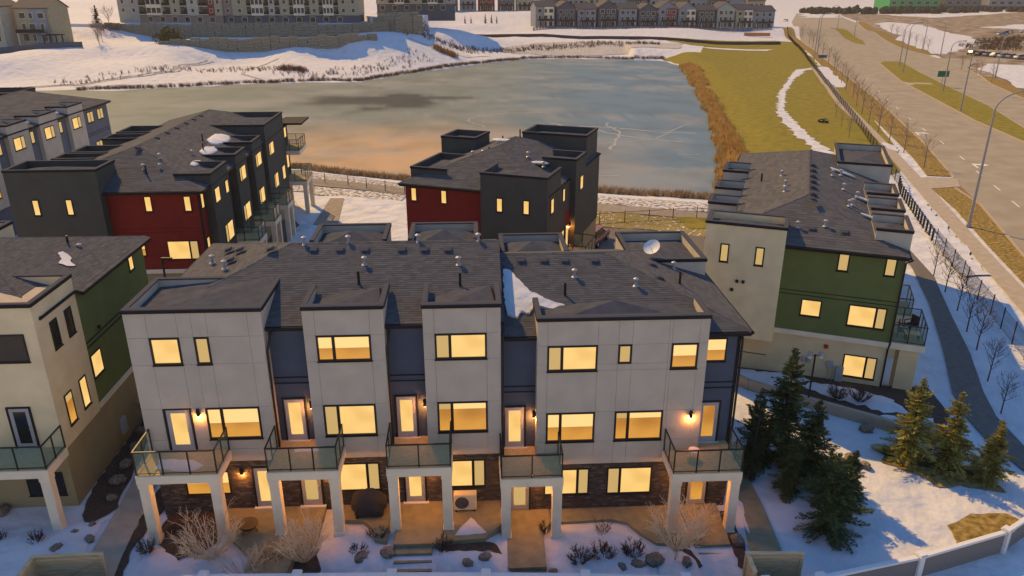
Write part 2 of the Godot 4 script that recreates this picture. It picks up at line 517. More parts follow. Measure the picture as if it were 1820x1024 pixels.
func ragged(poly: PackedVector2Array, step: float, amp: float, seed_: int) -> PackedVector2Array:
	var f := FastNoiseLite.new()
	f.seed = seed_
	f.frequency = 0.6 / maxf(step, 0.3)
	var out := PackedVector2Array()
	for k in poly.size():
		var a := poly[k]
		var b := poly[(k + 1) % poly.size()]
		var c := maxi(1, int(a.distance_to(b) / step))
		for i in c:
			var p := a.lerp(b, float(i) / c)
			out.append(p + Vector2(f.get_noise_2d(p.x, p.y), f.get_noise_2d(p.x + 90.0, p.y)) * amp * 2.0)
	return out

func pts(a: Array) -> PackedVector2Array:
	var o := PackedVector2Array()
	for k in range(0, a.size(), 2): o.append(Vector2(a[k], a[k + 1]))
	return o

func sheet_mesh(poly: PackedVector2Array, off: float, mound := 0.0, flat := NAN) -> MB:
	var m := MB.new()
	var lo := Vector2(1e9, 1e9)
	var hi := -lo
	for p in poly:
		lo = lo.min(p)
		hi = hi.max(p)
	var Y := func(x: float, z: float) -> float:
		var y: float = (H(x, z) if is_nan(flat) else flat) + off
		if mound > 0.0:
			var best := 1e9
			for k in poly.size(): best = minf(best, Vector2(x, z).distance_to(Geometry2D.get_closest_point_to_segment(Vector2(x, z), poly[k], poly[(k + 1) % poly.size()])))
			y += mound * (1.0 - exp(-best * 3.5)) * (0.8 + 0.35 * bump.get_noise_2d(x * 14.0, z * 14.0))
		return y
	var xs := []
	var zs := []
	for i in range(cell(gx, lo.x), cell(gx, hi.x) + 2):
		if mound > 0.0 and i > 0:
			for q in [0.25, 0.5, 0.75]: xs.append(lerpf(gx[i - 1], gx[i], q))
		xs.append(gx[i])
	for j in range(cell(gz, lo.y), cell(gz, hi.y) + 2):
		if mound > 0.0 and j > 0:
			for q in [0.25, 0.5, 0.75]: zs.append(lerpf(gz[j - 1], gz[j], q))
		zs.append(gz[j])
	for i in xs.size() - 1:
		for j in zs.size() - 1:
			var a := Vector2(xs[i], zs[j])
			var b := Vector2(xs[i + 1], zs[j + 1])
			# the two triangles of a ground cell, so that the sheet lies on it
			for half in [PackedVector2Array([a, Vector2(b.x, a.y), b]), PackedVector2Array([a, b, Vector2(a.x, b.y)])]:
				for r in Geometry2D.intersect_polygons(half, poly):
					var ix := Geometry2D.triangulate_polygon(r)
					var vs := []
					var ns := []
					for p in r:
						vs.append(Vector3(p.x, Y.call(p.x, p.y), p.y))
						if mound > 0.0: ns.append(Vector3(Y.call(p.x - 0.06, p.y) - Y.call(p.x + 0.06, p.y), 0.12, Y.call(p.x, p.y - 0.06) - Y.call(p.x, p.y + 0.06)).normalized())
						else: ns.append(slope(p.x, p.y) if is_nan(flat) else Vector3.UP)
					for k in range(0, ix.size(), 3):
						var q := [ix[k], ix[k + 1], ix[k + 2]]
						if (vs[q[1]] - vs[q[0]]).cross(vs[q[2]] - vs[q[0]]).y < 0: q = [ix[k], ix[k + 2], ix[k + 1]]
						m.tri_n(vs[q[0]], vs[q[1]], vs[q[2]], ns[q[0]], ns[q[1]], ns[q[2]])
	return m

func sheet(called: String, poly: PackedVector2Array, material: String, off: float, label: String, category := "ground", mound := 0.0, flat := NAN) -> MeshInstance3D:
	var o := part(called, sheet_mesh(poly, off, mound, flat), material)
	struct(tag(o, label, category))
	return o

func strip(a: Array, width: float) -> PackedVector2Array:
	var p := pts(a)
	var l := PackedVector2Array()
	var r := PackedVector2Array()
	for k in p.size():
		var d := (p[mini(k + 1, p.size() - 1)] - p[maxi(k - 1, 0)]).normalized()
		var s := Vector2(-d.y, d.x) * width * 0.5
		l.append(p[k] + s)
		r.append(p[k] - s)
	r.reverse()
	l.append_array(r)
	return l

func ribbon(a: Array, width: float, y0: float, y1: float) -> MB:
	# an upright band (kerb, low wall) that follows a line over the ground
	var m := MB.new()
	var p := pts(a)
	for k in p.size() - 1:
		var c := maxi(1, int(p[k].distance_to(p[k + 1]) / 6.0))
		for i in c:
			var u := p[k].lerp(p[k + 1], float(i) / c)
			var w := p[k].lerp(p[k + 1], float(i + 1) / c)
			var d := (w - u).normalized()
			var s := Vector2(-d.y, d.x) * width * 0.5
			var hu := H(u.x, u.y)
			var hw := H(w.x, w.y)
			var q := []
			for e in [[u - s, hu], [w - s, hw], [w + s, hw], [u + s, hu]]: q.append([Vector3(e[0].x, e[1] + y0, e[0].y), Vector3(e[0].x, e[1] + y1, e[0].y)])
			m.quad(q[0][1], q[3][1], q[2][1], q[1][1])
			m.quad(q[0][0], q[0][1], q[1][1], q[1][0])
			m.quad(q[2][0], q[2][1], q[3][1], q[3][0])
			m.quad(q[1][0], q[1][1], q[2][1], q[2][0])
			m.quad(q[3][0], q[3][1], q[0][1], q[0][0])
	return m

func make_ground() -> void:
	terrain()
	pond_ice()
	# right-hand meadow and road land
	sheet("meadow", ragged(pts([48.0, -256, 52.5, -240, 52, -219, 46.8, -193, 41, -160, 35.2, -127, 31, -108, 32, -98, 37, -92, 44, -91, 49, -95, 56, -113, 70, -158, 84, -212, 114, -325, 108, -330, 72, -300, 62, -262]), 5.0, 0.8, 7), "lawn", 0.05, "olive green meadow between the pond and the road", "grass")
	sheet("meadow", ragged(pts([64, -290, 58, -302, 62, -318, 108, -331, 110, -326, 80, -285]), 5.0, 0.8, 8), "lawn", 0.10, "green grass bank at the top of the meadow below the dark wall", "grass")
	sheet("brown_land", pts([104, -150, 120, -200, 130, -240, 137, -256, 150, -300, 172, -381, 212, -494, 262, -670, 700, -900, 1200, -900, 1200, -60, 104, -60]), "dirt_land", 0.03, "brown dry land with patches of snow beyond the road", "ground")
	sheet("road", pts([36, -30, 40, -48, 44, -62.4, 49.8, -79.5, 53.5, -91.5, 60.8, -113.7, 73.5, -157.6, 89, -216.8, 117, -325, 170, -494, 245, -700, 300, -740, 261, -670, 208.5, -494, 168.4, -381, 143, -296, 136, -262, 134, -252, 141, -246, 152, -252, 170, -262, 190, -272, 240, -290, 240, -278, 190, -262, 160, -248, 146, -240, 136, -235, 126, -221, 120, -205, 112, -185, 104, -159, 88, -110, 70, -60, 58, -30]), "asphalt", 0.06, "wide tan-grey asphalt road with two carriageways", "road")
	for md in [[[108.5, -235.9, 112, -240.5, 117.3, -240, 107.1, -207, 97.7, -173, 91.7, -150, 83.7, -126.5, 68, -85, 52, -40, 50, -40, 62, -80, 75.8, -113.7, 79.4, -133.7, 87, -164, 93.7, -191], "grassed median strip between the two carriageways with lamp posts"], [[167.9, -441, 164.6, -419, 144, -330, 138.4, -315, 134.5, -308, 135, -318, 143, -349, 155, -400], "narrow grassed median strip farther up the road"]]:
		var m := MB.new()
		var poly := pts(md[0])
		m.prism(poly, 0.0, 0.2)
		var o := thing("median_strip", md[1], "median")
		struct(o)
		part("kerb", m, "concrete", o)
		var inner := Geometry2D.offset_polygon(poly, -0.3)
		part("turf", sheet_mesh(inner[0], 0.216), "lawn", o)
	sheet("grass_verge", pts([131, -381, 117.4, -325, 89.3, -216.8, 73.8, -157.6, 61.1, -113.7, 53.7, -92.5, 51, -93, 54.5, -104, 60.5, -126, 69, -158, 82, -203, 100, -270, 112, -320, 124, -372]), "dry_lawn", 0.09, "dry grass verge with young trees beside the far stretch of the road", "grass")
	sheet("grass_verge", pts([52.4, -88.3, 50.1, -80, 44.4, -62.4, 40.3, -48, 36.3, -30, 34.5, -30, 36.6, -42, 39.6, -54, 42.9, -66, 46.4, -78, 48.3, -86.5]), "dry_lawn", 0.09, "dry grass verge around the tall lamp post near the camera", "grass")
	sheet("grass_verge", pts([104.6, -159, 112.4, -185, 120.5, -204, 119.6, -192, 110, -168, 96, -125, 80, -75, 74, -60, 71, -60, 88.3, -109]), "dry_lawn", 0.09, "dry grass verge on the right side of the road", "grass")
	sheet("grass_verge", pts([136.5, -262, 143.3, -296, 168.7, -381, 209, -494, 214, -494, 174, -381, 150, -300, 143, -268, 140, -264]), "dry_lawn", 0.09, "dry grass verge on the far right side of the road beyond the junction", "grass")
	sheet("snow_field", ragged(pts([215, -480, 229, -494, 232, -460, 192.8, -335, 181, -310, 145, -267, 141, -268, 150, -300, 160, -334]), 8.0, 2.0, 9), "snow", 0.12, "snow covered lot beyond the road junction", "snow")
	sheet("snow_field", ragged(pts([139, -233, 147, -226, 140, -205, 117.5, -172, 114, -178, 124, -203, 128, -217]), 5.0, 1.0, 10), "snow", 0.12, "snow patch by the parking place on the right", "snow")
	sheet("snow_field", ragged(pts([250, -430, 290, -470, 340, -460, 330, -400, 280, -390]), 9.0, 6.0, 11), "snow", 0.12, "farther snow patch in the brown land at right", "snow")
	sheet("snow_field", ragged(pts([200, -560, 240, -690, 330, -760, 420, -760, 380, -620, 290, -560, 268, -660, 225, -560]), 12.0, 5.0, 12), "snow_far", 0.12, "snow field at the far end of the road", "snow")
	# footpaths
	sheet("sidewalk", pts([84, -224, 62.6, -150, 55.1, -116, 50.4, -100.5, 45.5, -83, 41.6, -68.7, 38.7, -58.3, 36.5, -50.3, 33, -36, 30, -26, 32, -26, 35, -36, 38.6, -51.5, 40.4, -58.5, 43.2, -68.7, 47.3, -83, 52, -100.3, 58.2, -124, 66, -154, 86.4, -224]), "concrete", 0.12, "pale concrete sidewalk running beside the road verge", "sidewalk")
	sheet("sidewalk", pts([46.6, -86, 48, -92, 54, -91.6, 52, -87.2]), "concrete", 0.125, "pale concrete crossing from the sidewalk to the road", "sidewalk")
	sheet("footpath", pts([34.5, -66, 33.2, -60, 30.8, -52.4, 27.9, -44.9, 25.4, -39, 24.7, -36.3, 24.5, -33.5, 25, -30, 27, -24, 29, -24, 26.6, -31, 26.1, -33.4, 26.4, -36.4, 27.2, -39, 29.2, -44, 31.2, -50, 34, -58, 35.5, -66]), "dark_asphalt", 0.09, "dark winding asphalt footpath behind the green townhouses", "path")
	sheet("pond_trail", pts([-60, -99.5, -40, -96.5, -26.1, -92.0, -19.5, -89.8, -12.3, -86.6, 0, -83, 7.3, -80.6, 20.2, -76.3, 30, -72.5, 30, -70, 20, -73.7, 7, -77.6, 0, -80, -12, -83.5, -18.6, -86.4, -25, -88.6, -40, -93.5, -60, -96.6]), "gravel_trail", 0.10, "tan trail along the near shore of the pond", "path")
	sheet("thawed_bank", ragged(pts([-60, -100.8, -26, -95.5, -12, -89.5, 8, -84.5, 24, -80, 31, -77, 30, -72.3, 20, -76.3, 7.3, -80.6, -12.3, -86.6, -26, -92, -60, -99.5]), 2.0, 0.5, 13), "patchy", 0.08, "strip of half melted snow between the trail and the pond", "ground")
	sheet("thawed_bank", ragged(pts([-40, -93.3, -25, -88.5, -12, -83.4, -12, -80, -24, -85, -40, -90]), 2.0, 0.4, 14), "patchy", 0.08, "half melted snow on the near side of the trail behind the left houses", "ground")
	sheet("thawed_bank", ragged(pts([4, -78.4, 20, -73.7, 30, -69.8, 28, -66, 12, -70.3, 3, -72]), 2.0, 0.5, 15), "patchy_grass", 0.08, "grass and melting snow beyond the red townhouse", "ground")
	sheet("thawed_bank", ragged(pts([16.5, -75, 21.5, -73.6, 22, -70, 17, -71]), 1.5, 0.4, 16), "lawn", 0.11, "small strip of green grass beyond the lane", "grass")
	sheet("meadow_path", ragged(pts([88, -226, 77.5, -217, 68.8, -197, 57.8, -170.4, 49.7, -146.4, 46.4, -133.7, 43.7, -118, 42.6, -104, 44.6, -104, 45.9, -118, 48.5, -133.7, 51.1, -146.4, 59.3, -170.4, 69.9, -196, 80.2, -216, 89, -223]), 0.9, 0.5, 17), "snow", 0.12, "curving snow covered path across the meadow", "path")
	sheet("snow_field", ragged(pts([86, -226, 76, -190, 73, -178, 75, -178, 80, -192, 88, -222]), 3.0, 0.6, 18), "snow", 0.14, "snow left along the fence at the top of the meadow", "snow")
	sheet("snow_field", ragged(pts([66, -280, 68, -284, 92, -282, 88, -276]), 3.0, 0.7, 19), "snow", 0.15, "snow filled hollow at the top of the meadow", "snow")
	sheet("thawed_bank", ragged(pts([-10, -276, 14, -292, 44, -296, 62, -292, 56, -272, 30, -268, 10, -268]), 6.0, 2.0, 20), "patchy", 0.12, "far snowy bank speckled with brown brush", "ground")
	sheet("thawed_bank", ragged(pts([-38, -262, -20, -268, -8, -262, -16, -252, -32, -250]), 5.0, 3.0, 21), "snow_far", 0.12, "trodden snow with brush on the slope above the pond", "ground")
	sheet("lane", pts([-24, -73, -16, -78, 0, -74, 14, -70, 24, -66, 14, -40.5, -20, -38.5]), "dark_asphalt", 0.08, "dark asphalt lane between the townhouse rows", "road")
	sheet("snow_field", ragged(pts([-24, -84, -8, -80, -9.5, -67, -13, -62, -20, -64, -21, -72]), 2.5, 0.5, 22), "snow", 0.12, "snow covered plot beside the red end townhouse", "snow")
	sheet("footpath", pts([-19.4, -72, -19.9, -82, -18.4, -82, -17, -72]), "gravel_trail", 0.16, "short tan path through the snow between the townhouses", "path")
	# lawn at the right of the grey row
	sheet("lawn_patch", ragged(pts([19.0, -27.4, 18.6, -25.4, 20, -25.8, 21.4, -26.5, 22.4, -27.5, 21.8, -28.1, 20.4, -28.1]), 0.4, 0.14, 23), "dry_lawn", 0.05, "patch of yellow-brown grass showing through the snow by the fence", "grass")
	sheet("lawn_patch", ragged(pts([20, -30.2, 21.5, -30, 23, -29.6, 22.6, -31.2, 20.5, -32.6, 19, -33.2, 18.4, -32.2]), 0.5, 0.2, 24), "dry_lawn", 0.05, "brown grass under the three sunlit spruces", "grass")
	sheet("flower_bed", ragged(pts([18.2, -33.2, 19.2, -33.4, 20.6, -32.6, 23, -31.4, 22.8, -30.6, 21, -31.4, 19.4, -32.0]), 0.5, 0.2, 25), "soil", 0.07, "dark mulch at the feet of the three sunlit spruces", "soil")
	sheet("footpath", pts([9.6, -40, 10.2, -33, 10.35, -29, 9.9, -25.5, 9.7, -23.6, 11.1, -23.6, 11.25, -25.6, 11.35, -29, 11.3, -33, 10.9, -40]), "patio_concrete", 0.07, "concrete walk along the right end of the grey townhouses", "sidewalk")

func pond_ice() -> void:
	# grey ice, bluer towards the right, warm glare painted in tan along the near left shore, dark where it is thin and wet
	var m := sheet_mesh(Geometry2D.offset_polygon(pond, 4.0)[0], 0.0, 0.0, -1.0)
	var wet := pts([-46, -160, -38, -172, -24, -175, -12, -172.5, -13.5, -165, -19, -158.5, -25, -152, -31, -151, -27, -158, -34, -162])
	for i in m.v.size():
		var p := Vector2(m.v[i].x, m.v[i].z)
		var q := p + Vector2(bump.get_noise_2d(p.x * 2.0, p.y * 2.0), bump.get_noise_2d(p.x * 2.0 + 70.0, p.y * 2.0)) * 7.0
		var c := Color(0.215, 0.24, 0.205).lerp(Color(0.15, 0.22, 0.27), smoothstep(-15.0, 25.0, q.x + (q.y + 150.0) * 0.05))
		c = c.lerp(Color(0.56, 0.37, 0.20), 0.95 * smoothstep(46.0, 5.0, Vector2(q.x + 20.0, (q.y + 106.0) * 1.1).length()))  # warm glare put into the ice colour as a tan patch
		c = c.lerp(Color(0.34, 0.335, 0.30), 0.5 * smoothstep(0.0, 0.4, bump.get_noise_2d(q.x * 0.5 + 300.0, q.y * 1.6)))
		var d := 1e9
		for k in wet.size(): d = minf(d, q.distance_to(Geometry2D.get_closest_point_to_segment(q, wet[k], wet[(k + 1) % wet.size()])))
		if Geometry2D.is_point_in_polygon(q, wet): d = -d
		c = c.lerp(Color(0.075, 0.075, 0.068), 0.95 * smoothstep(3.0, -2.0, d))
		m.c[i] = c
	for k in 9:
		# frost lines and old cracks
		rng.seed = 300 + k
		var at := Vector2(rng.randf_range(2, 32), rng.randf_range(-150, -95))
		var dir := rng.randf() * TAU
		var line := [at.x, at.y]
		for i in 14:
			dir += rng.randf_range(-0.45, 0.45)
			at += Vector2(cos(dir), sin(dir) * 0.8) * 2.2
			line.append_array([at.x, at.y])
		for q in Geometry2D.intersect_polygons(ragged(strip(line, rng.randf_range(0.2, 0.5)), 0.8, 0.1, k), Geometry2D.offset_polygon(pond, -3.0)[0]):
			if q.size() > 2 and not Geometry2D.triangulate_polygon(q).is_empty(): struct(tag(part("frost_line", sheet_mesh(q, 0.02, 0.0, -1.0), "frost"), "thin pale line of frost across the pond ice", "ice", "frost lines on the pond"))
	struct(tag(part("pond_ice", m, "ice"), "grey-blue frozen pond, tan glare painted at its near left shore, with one dark wet patch", "pond"))

# ---------- pieces of the townhouses ----------
# A window: frame with rails and an optional mullion at a share of the width, one pane per light, a half drawn blind where wanted.
func window(p: Node, at: Vector3, turn: float, w: float, h: float, mull := 0.0, style := 0, recess := 0.0) -> void:
	var key := "win/%.2f/%.2f/%.2f/%.2f" % [w, h, mull, recess]
	if not meshes.has(key):
		var m := MB.new()
		var f := 0.075
		var back := -recess
		var fr := 0.045
		m.bevel(Vector3(-w / 2, 0, back), Vector3(w / 2, f, fr), 0.012)
		m.bevel(Vector3(-w / 2, h - f, back), Vector3(w / 2, h, fr), 0.012)
		m.bevel(Vector3(-w / 2, f, back), Vector3(-w / 2 + f, h - f, fr - 0.003), 0.012)
		m.bevel(Vector3(w / 2 - f, f, back), Vector3(w / 2, h - f, fr - 0.003), 0.012)
		if mull > 0.0:
			var x := -w / 2 + w * mull
			m.bevel(Vector3(x - 0.06, f, back), Vector3(x + 0.06, h - f, fr - 0.006), 0.012)
		if w > 0.9 or h > 1.0: m.bevel(Vector3(-w / 2 - 0.03, -0.04, 0.0), Vector3(w / 2 + 0.03, -0.001, fr + 0.03), 0.01)
		meshes[key] = m.mesh()
	var o := part("window", meshes[key], "black_metal", p, at, turn)
	var spans := [[-w / 2 + 0.07, w / 2 - 0.07]]
	if mull > 0.0:
		var x := -w / 2 + w * mull
		spans = [[-w / 2 + 0.07, x - 0.055], [x + 0.055, w / 2 - 0.07]]
	for s in spans:
		var z := 0.012 - recess * 0.7
		var pane := "pane_bright"
		if style == 1 or style == 2: pane = "pane_amber"
		if style == 3: pane = "pane_dark"
		if style == 4: pane = "pane_dim"
		if style == 0 and spans.size() == 2 and s[1] - s[0] < w * 0.4: pane = "pane_dim"
		part("pane", box_mesh(s[1] - s[0], h - 0.14, 0.016), pane, o, Vector3((s[0] + s[1]) / 2, h / 2, z))
		if style == 1 or style == 2:
			var b := (0.5 if style == 1 else 0.22) * (h - 0.14)
			part("blind", box_mesh(s[1] - s[0] - 0.01, b, 0.014), "pane_blind" if style == 1 or s[1] - s[0] > 0.6 else "pane_dim", o, Vector3((s[0] + s[1]) / 2, h - 0.07 - b / 2, z + 0.009))

func box_mesh(x: float, y: float, z: float) -> ArrayMesh:
	var key := "box/%.3f/%.3f/%.3f" % [x, y, z]
	if not meshes.has(key): meshes[key] = bx(Vector3(-x / 2, -y / 2, -z / 2), Vector3(x / 2, y / 2, z / 2)).mesh()
	return meshes[key]

func door(p: Node, at: Vector3, turn: float, style := 0, w := 1.0, h := 2.06) -> void:
	if not meshes.has("door"):
		var m := MB.new()
		m.bevel(Vector3(-0.5, 0, -0.02), Vector3(-0.42, 2.06, 0.06), 0.01)
		m.bevel(Vector3(0.42, 0, -0.02), Vector3(0.5, 2.06, 0.06), 0.01)
		m.bevel(Vector3(-0.42, 1.99, -0.02), Vector3(0.42, 2.06, 0.057), 0.01)
		meshes["door"] = m.mesh()
		var l := MB.new()
		l.bevel(Vector3(-0.415, 0.02, 0.0), Vector3(-0.26, 1.985, 0.035), 0.006)
		l.bevel(Vector3(0.26, 0.02, 0.0), Vector3(0.415, 1.985, 0.035), 0.006)
		l.bevel(Vector3(-0.26, 0.02, 0.0), Vector3(0.26, 0.28, 0.034), 0.006)
		l.bevel(Vector3(-0.26, 1.83, 0.0), Vector3(0.26, 1.985, 0.034), 0.006)
		meshes["leaf"] = l.mesh()
		var k := MB.new()
		k.tube([Vector3(0, 0, 0), Vector3(0, 0, 0.05), Vector3(-0.09, 0, 0.055)], [0.012, 0.012, 0.01], 6)
		meshes["handle"] = k.mesh()
		meshes["lock"] = tube_mesh([Vector3(0, 0, 0), Vector3(0, 0, 0.03)], 0.025).mesh()
		meshes["sill"] = bv(Vector3(-0.56, -0.09, -0.02), Vector3(0.56, -0.002, 0.16)).mesh()
	var o := part("door", meshes["door"], "black_metal" if style < 3 else "fascia", p, at, turn)
	part("door_leaf", meshes["leaf"], "grey_paint", o)
	part("pane", box_mesh(0.53, 1.56, 0.012), ["pane_bright", "pane_amber", "pane_dim", "pane_dark"][style], o, Vector3(0, 1.055, 0.018))
	part("door_handle", meshes["handle"], "galvanised", o, Vector3(0.34, 1.0, 0.035))
	part("lock", meshes["lock"], "galvanised", o, Vector3(0.34, 1.1, 0.035))
	part("door_sill", meshes["sill"], "white_paint", o)
	o.scale = Vector3(w, h / 2.06, 1)

func wall_lamp(p: Node, at: Vector3, turn: float, energy := 0.5, lit := true) -> void:
	if not meshes.has("lamp"):
		meshes["lamp"] = bv(Vector3(-0.06, -0.16, 0.03), Vector3(0.06, 0.16, 0.15), 0.015).mesh()
		meshes["plate"] = bv(Vector3(-0.05, -0.07, 0), Vector3(0.05, 0.07, 0.03), 0.008).mesh()
	var o := part("wall_lamp", meshes["lamp"], "fascia", p, at, turn)
	part("back_plate", meshes["plate"], "fascia", o)
	if lit:
		part("lamp_glass", box_mesh(0.09, 0.03, 0.09), "lamp_glow", o, Vector3(0, -0.176, 0.09))
		var l := OmniLight3D.new()
		l.name = "lamp_light"
		o.add_child(l)
		l.position = Vector3(0, -0.23, 0.11)
		l.light_color = Color(1.0, 0.62, 0.28)
		l.light_energy = energy
		l.light_size = 0.04
		l.omni_range = 8.0
		l.omni_attenuation = 2.0
		l.shadow_enabled = true

# the shingle courses of one roof plane, eave a-b to ridge d-e
func shingle_plane(m: MB, a: Vector3, b: Vector3, e: Vector3, d: Vector3, step: float, tab: float, tone: Color) -> void:
	var nrm := (b - a).cross(d - a)
	if nrm.length() < 1e-4: nrm = (b - a).cross(e - a)
	nrm = nrm.normalized()
	if nrm.y < 0: nrm = -nrm
	var rise := (d - a) - (b - a).normalized() * (d - a).dot((b - a).normalized())
	var run := rise.length()
	var rows := maxi(1, int(run / step))
	for k in rows:
		var t0 := float(k) / rows
		var t1 := float(k + 1) / rows + 0.012
		if t1 > 1.0: t1 = 1.0
		var l0 := a.lerp(d, t0)
		var r0 := b.lerp(e, t0)
		var l1 := a.lerp(d, t1)
		var r1 := b.lerp(e, t1)
		var c := maxi(1, int(l0.distance_to(r0) / tab))
		var shade := 1.0 + rng.randf_range(-0.03, 0.03)
		var u0 := 0.0
		for i in c:
			var u1 := 1.0 if i == c - 1 else (float(i + 1) + rng.randf_range(-0.3, 0.3)) / c
			m.col = tone * (shade * (1.0 + rng.randf_range(-0.16, 0.16)))
			var up := nrm * (0.012 + rng.randf_range(0.0, 0.005))
			var p0 := l0.lerp(r0, u0) + up
			var p1 := l0.lerp(r0, u1) + up
			var q1 := l1.lerp(r1, u1) + nrm * 0.003
			var q0 := l1.lerp(r1, u0) + nrm * 0.003
			if (p1 - p0).cross(q1 - p0).dot(nrm) > 0:
				m.tri_n(p0, p1, q1, nrm, nrm, nrm)
				m.tri_n(p0, q1, q0, nrm, nrm, nrm)
			else:
				m.tri_n(p0, q1, p1, nrm, nrm, nrm)
				m.tri_n(p0, q0, q1, nrm, nrm, nrm)
			var f0 := l0.lerp(r0, u0)
			var f1 := l0.lerp(r0, u1)
			m.quad(f0, f1, p1, p0)
			u0 = u1
	m.col = Color(1, 1, 1)

# hip roof over a rectangle; ends "h" hip or "g" plain end; ridge along the longer side unless said
func hip_roof(p: Node, x0: float, x1: float, z0: float, z1: float, y: float, s: float, ends: String, along_x: bool, step := 0.15, tab := 0.3, tone := Color(0.108, 0.107, 0.108)) -> void:
	var A: Vector3
	var B: Vector3
	var c00 := Vector3(x0, y, z0)
	var c10 := Vector3(x1, y, z0)
	var c11 := Vector3(x1, y, z1)
	var c01 := Vector3(x0, y, z1)
	var planes := []
	if along_x:
		var half := absf(z0 - z1) / 2
		A = Vector3(x0 + (half if ends[0] == "h" else 0.0), y + half * s, (z0 + z1) / 2)
		B = Vector3(x1 - (half if ends[1] == "h" else 0.0), y + half * s, (z0 + z1) / 2)
		planes = [[c00, c10, B, A], [c11, c01, A, B], [c01, c00, A, A], [c10, c11, B, B]]
	else:
		var half := absf(x1 - x0) / 2
		A = Vector3((x0 + x1) / 2, y + half * s, z0 - (half if ends[0] == "h" else 0.0))
		B = Vector3((x0 + x1) / 2, y + half * s, z1 + (half if ends[1] == "h" else 0.0))
		planes = [[c10, c11, B, A], [c01, c00, A, B], [c00, c10, A, A], [c11, c01, B, B]]
	var m := MB.new()
	var dn := Vector3(0, -0.22, 0)
	for q in planes:
		if q[2] != q[3]: m.quad(q[0], q[1], q[2], q[3])
		else: m.tri(q[0], q[1], q[2])
		m.quad(q[0] + dn, q[1] + dn, q[1], q[0])
	m.quad(c00 + dn, c01 + dn, c11 + dn, c10 + dn)
	var o := part("roof", m, "fascia", p)
	var k := MB.new()
	for i in 4:
		var q: Array = planes[i]
		if i == 2 and ends[0] == "g": continue
		if i == 3 and ends[1] == "g": continue
		shingle_plane(k, q[0], q[1], q[2], q[3], step, tab, tone)
	# ridge and hip caps
	var lines := [[A, B]]
	if ends[0] == "h": lines.append_array([[planes[2][0], A], [planes[2][1], A]])
	if ends[1] == "h": lines.append_array([[planes[3][0], B], [planes[3][1], B]])
	for l in lines:
		var d: Vector3 = l[1] - l[0]
		var c := maxi(1, int(d.length() / 0.3))
		for i in c:
			k.col = tone * (0.9 + rng.randf_range(-0.15, 0.2))
			var a: Vector3 = l[0] + d * (float(i) / c)
			var b: Vector3 = l[0] + d * (float(i + 1.15) / c)
			var side := d.cross(Vector3.UP).normalized() * 0.14
			var e := Vector3(0, 0.035, 0)
			var lo := Vector3(0, -0.03, 0)
			k.quad(a + e, b + e * 0.7, b + side + lo, a + side + lo)
			k.quad(b + e * 0.7, a + e, a - side + lo, b - side + lo)
	stuff(part("shingles", k, "shingle", o))
	var g := MB.new()
	for i in 4:
		if (i == 2 and ends[0] == "g") or (i == 3 and ends[1] == "g"): continue
		var q: Array = planes[i]
		var out: Vector3 = (q[1] - q[0]).cross(Vector3.UP).normalized() * 0.06
		if out.dot(q[0] - (A + B) * 0.5) < 0: out = -out
		g.tube([q[0] + out + dn * 0.35, q[1] + out + dn * 0.35], [0.065, 0.065], 8)
	part("gutter", g, "fascia", o)

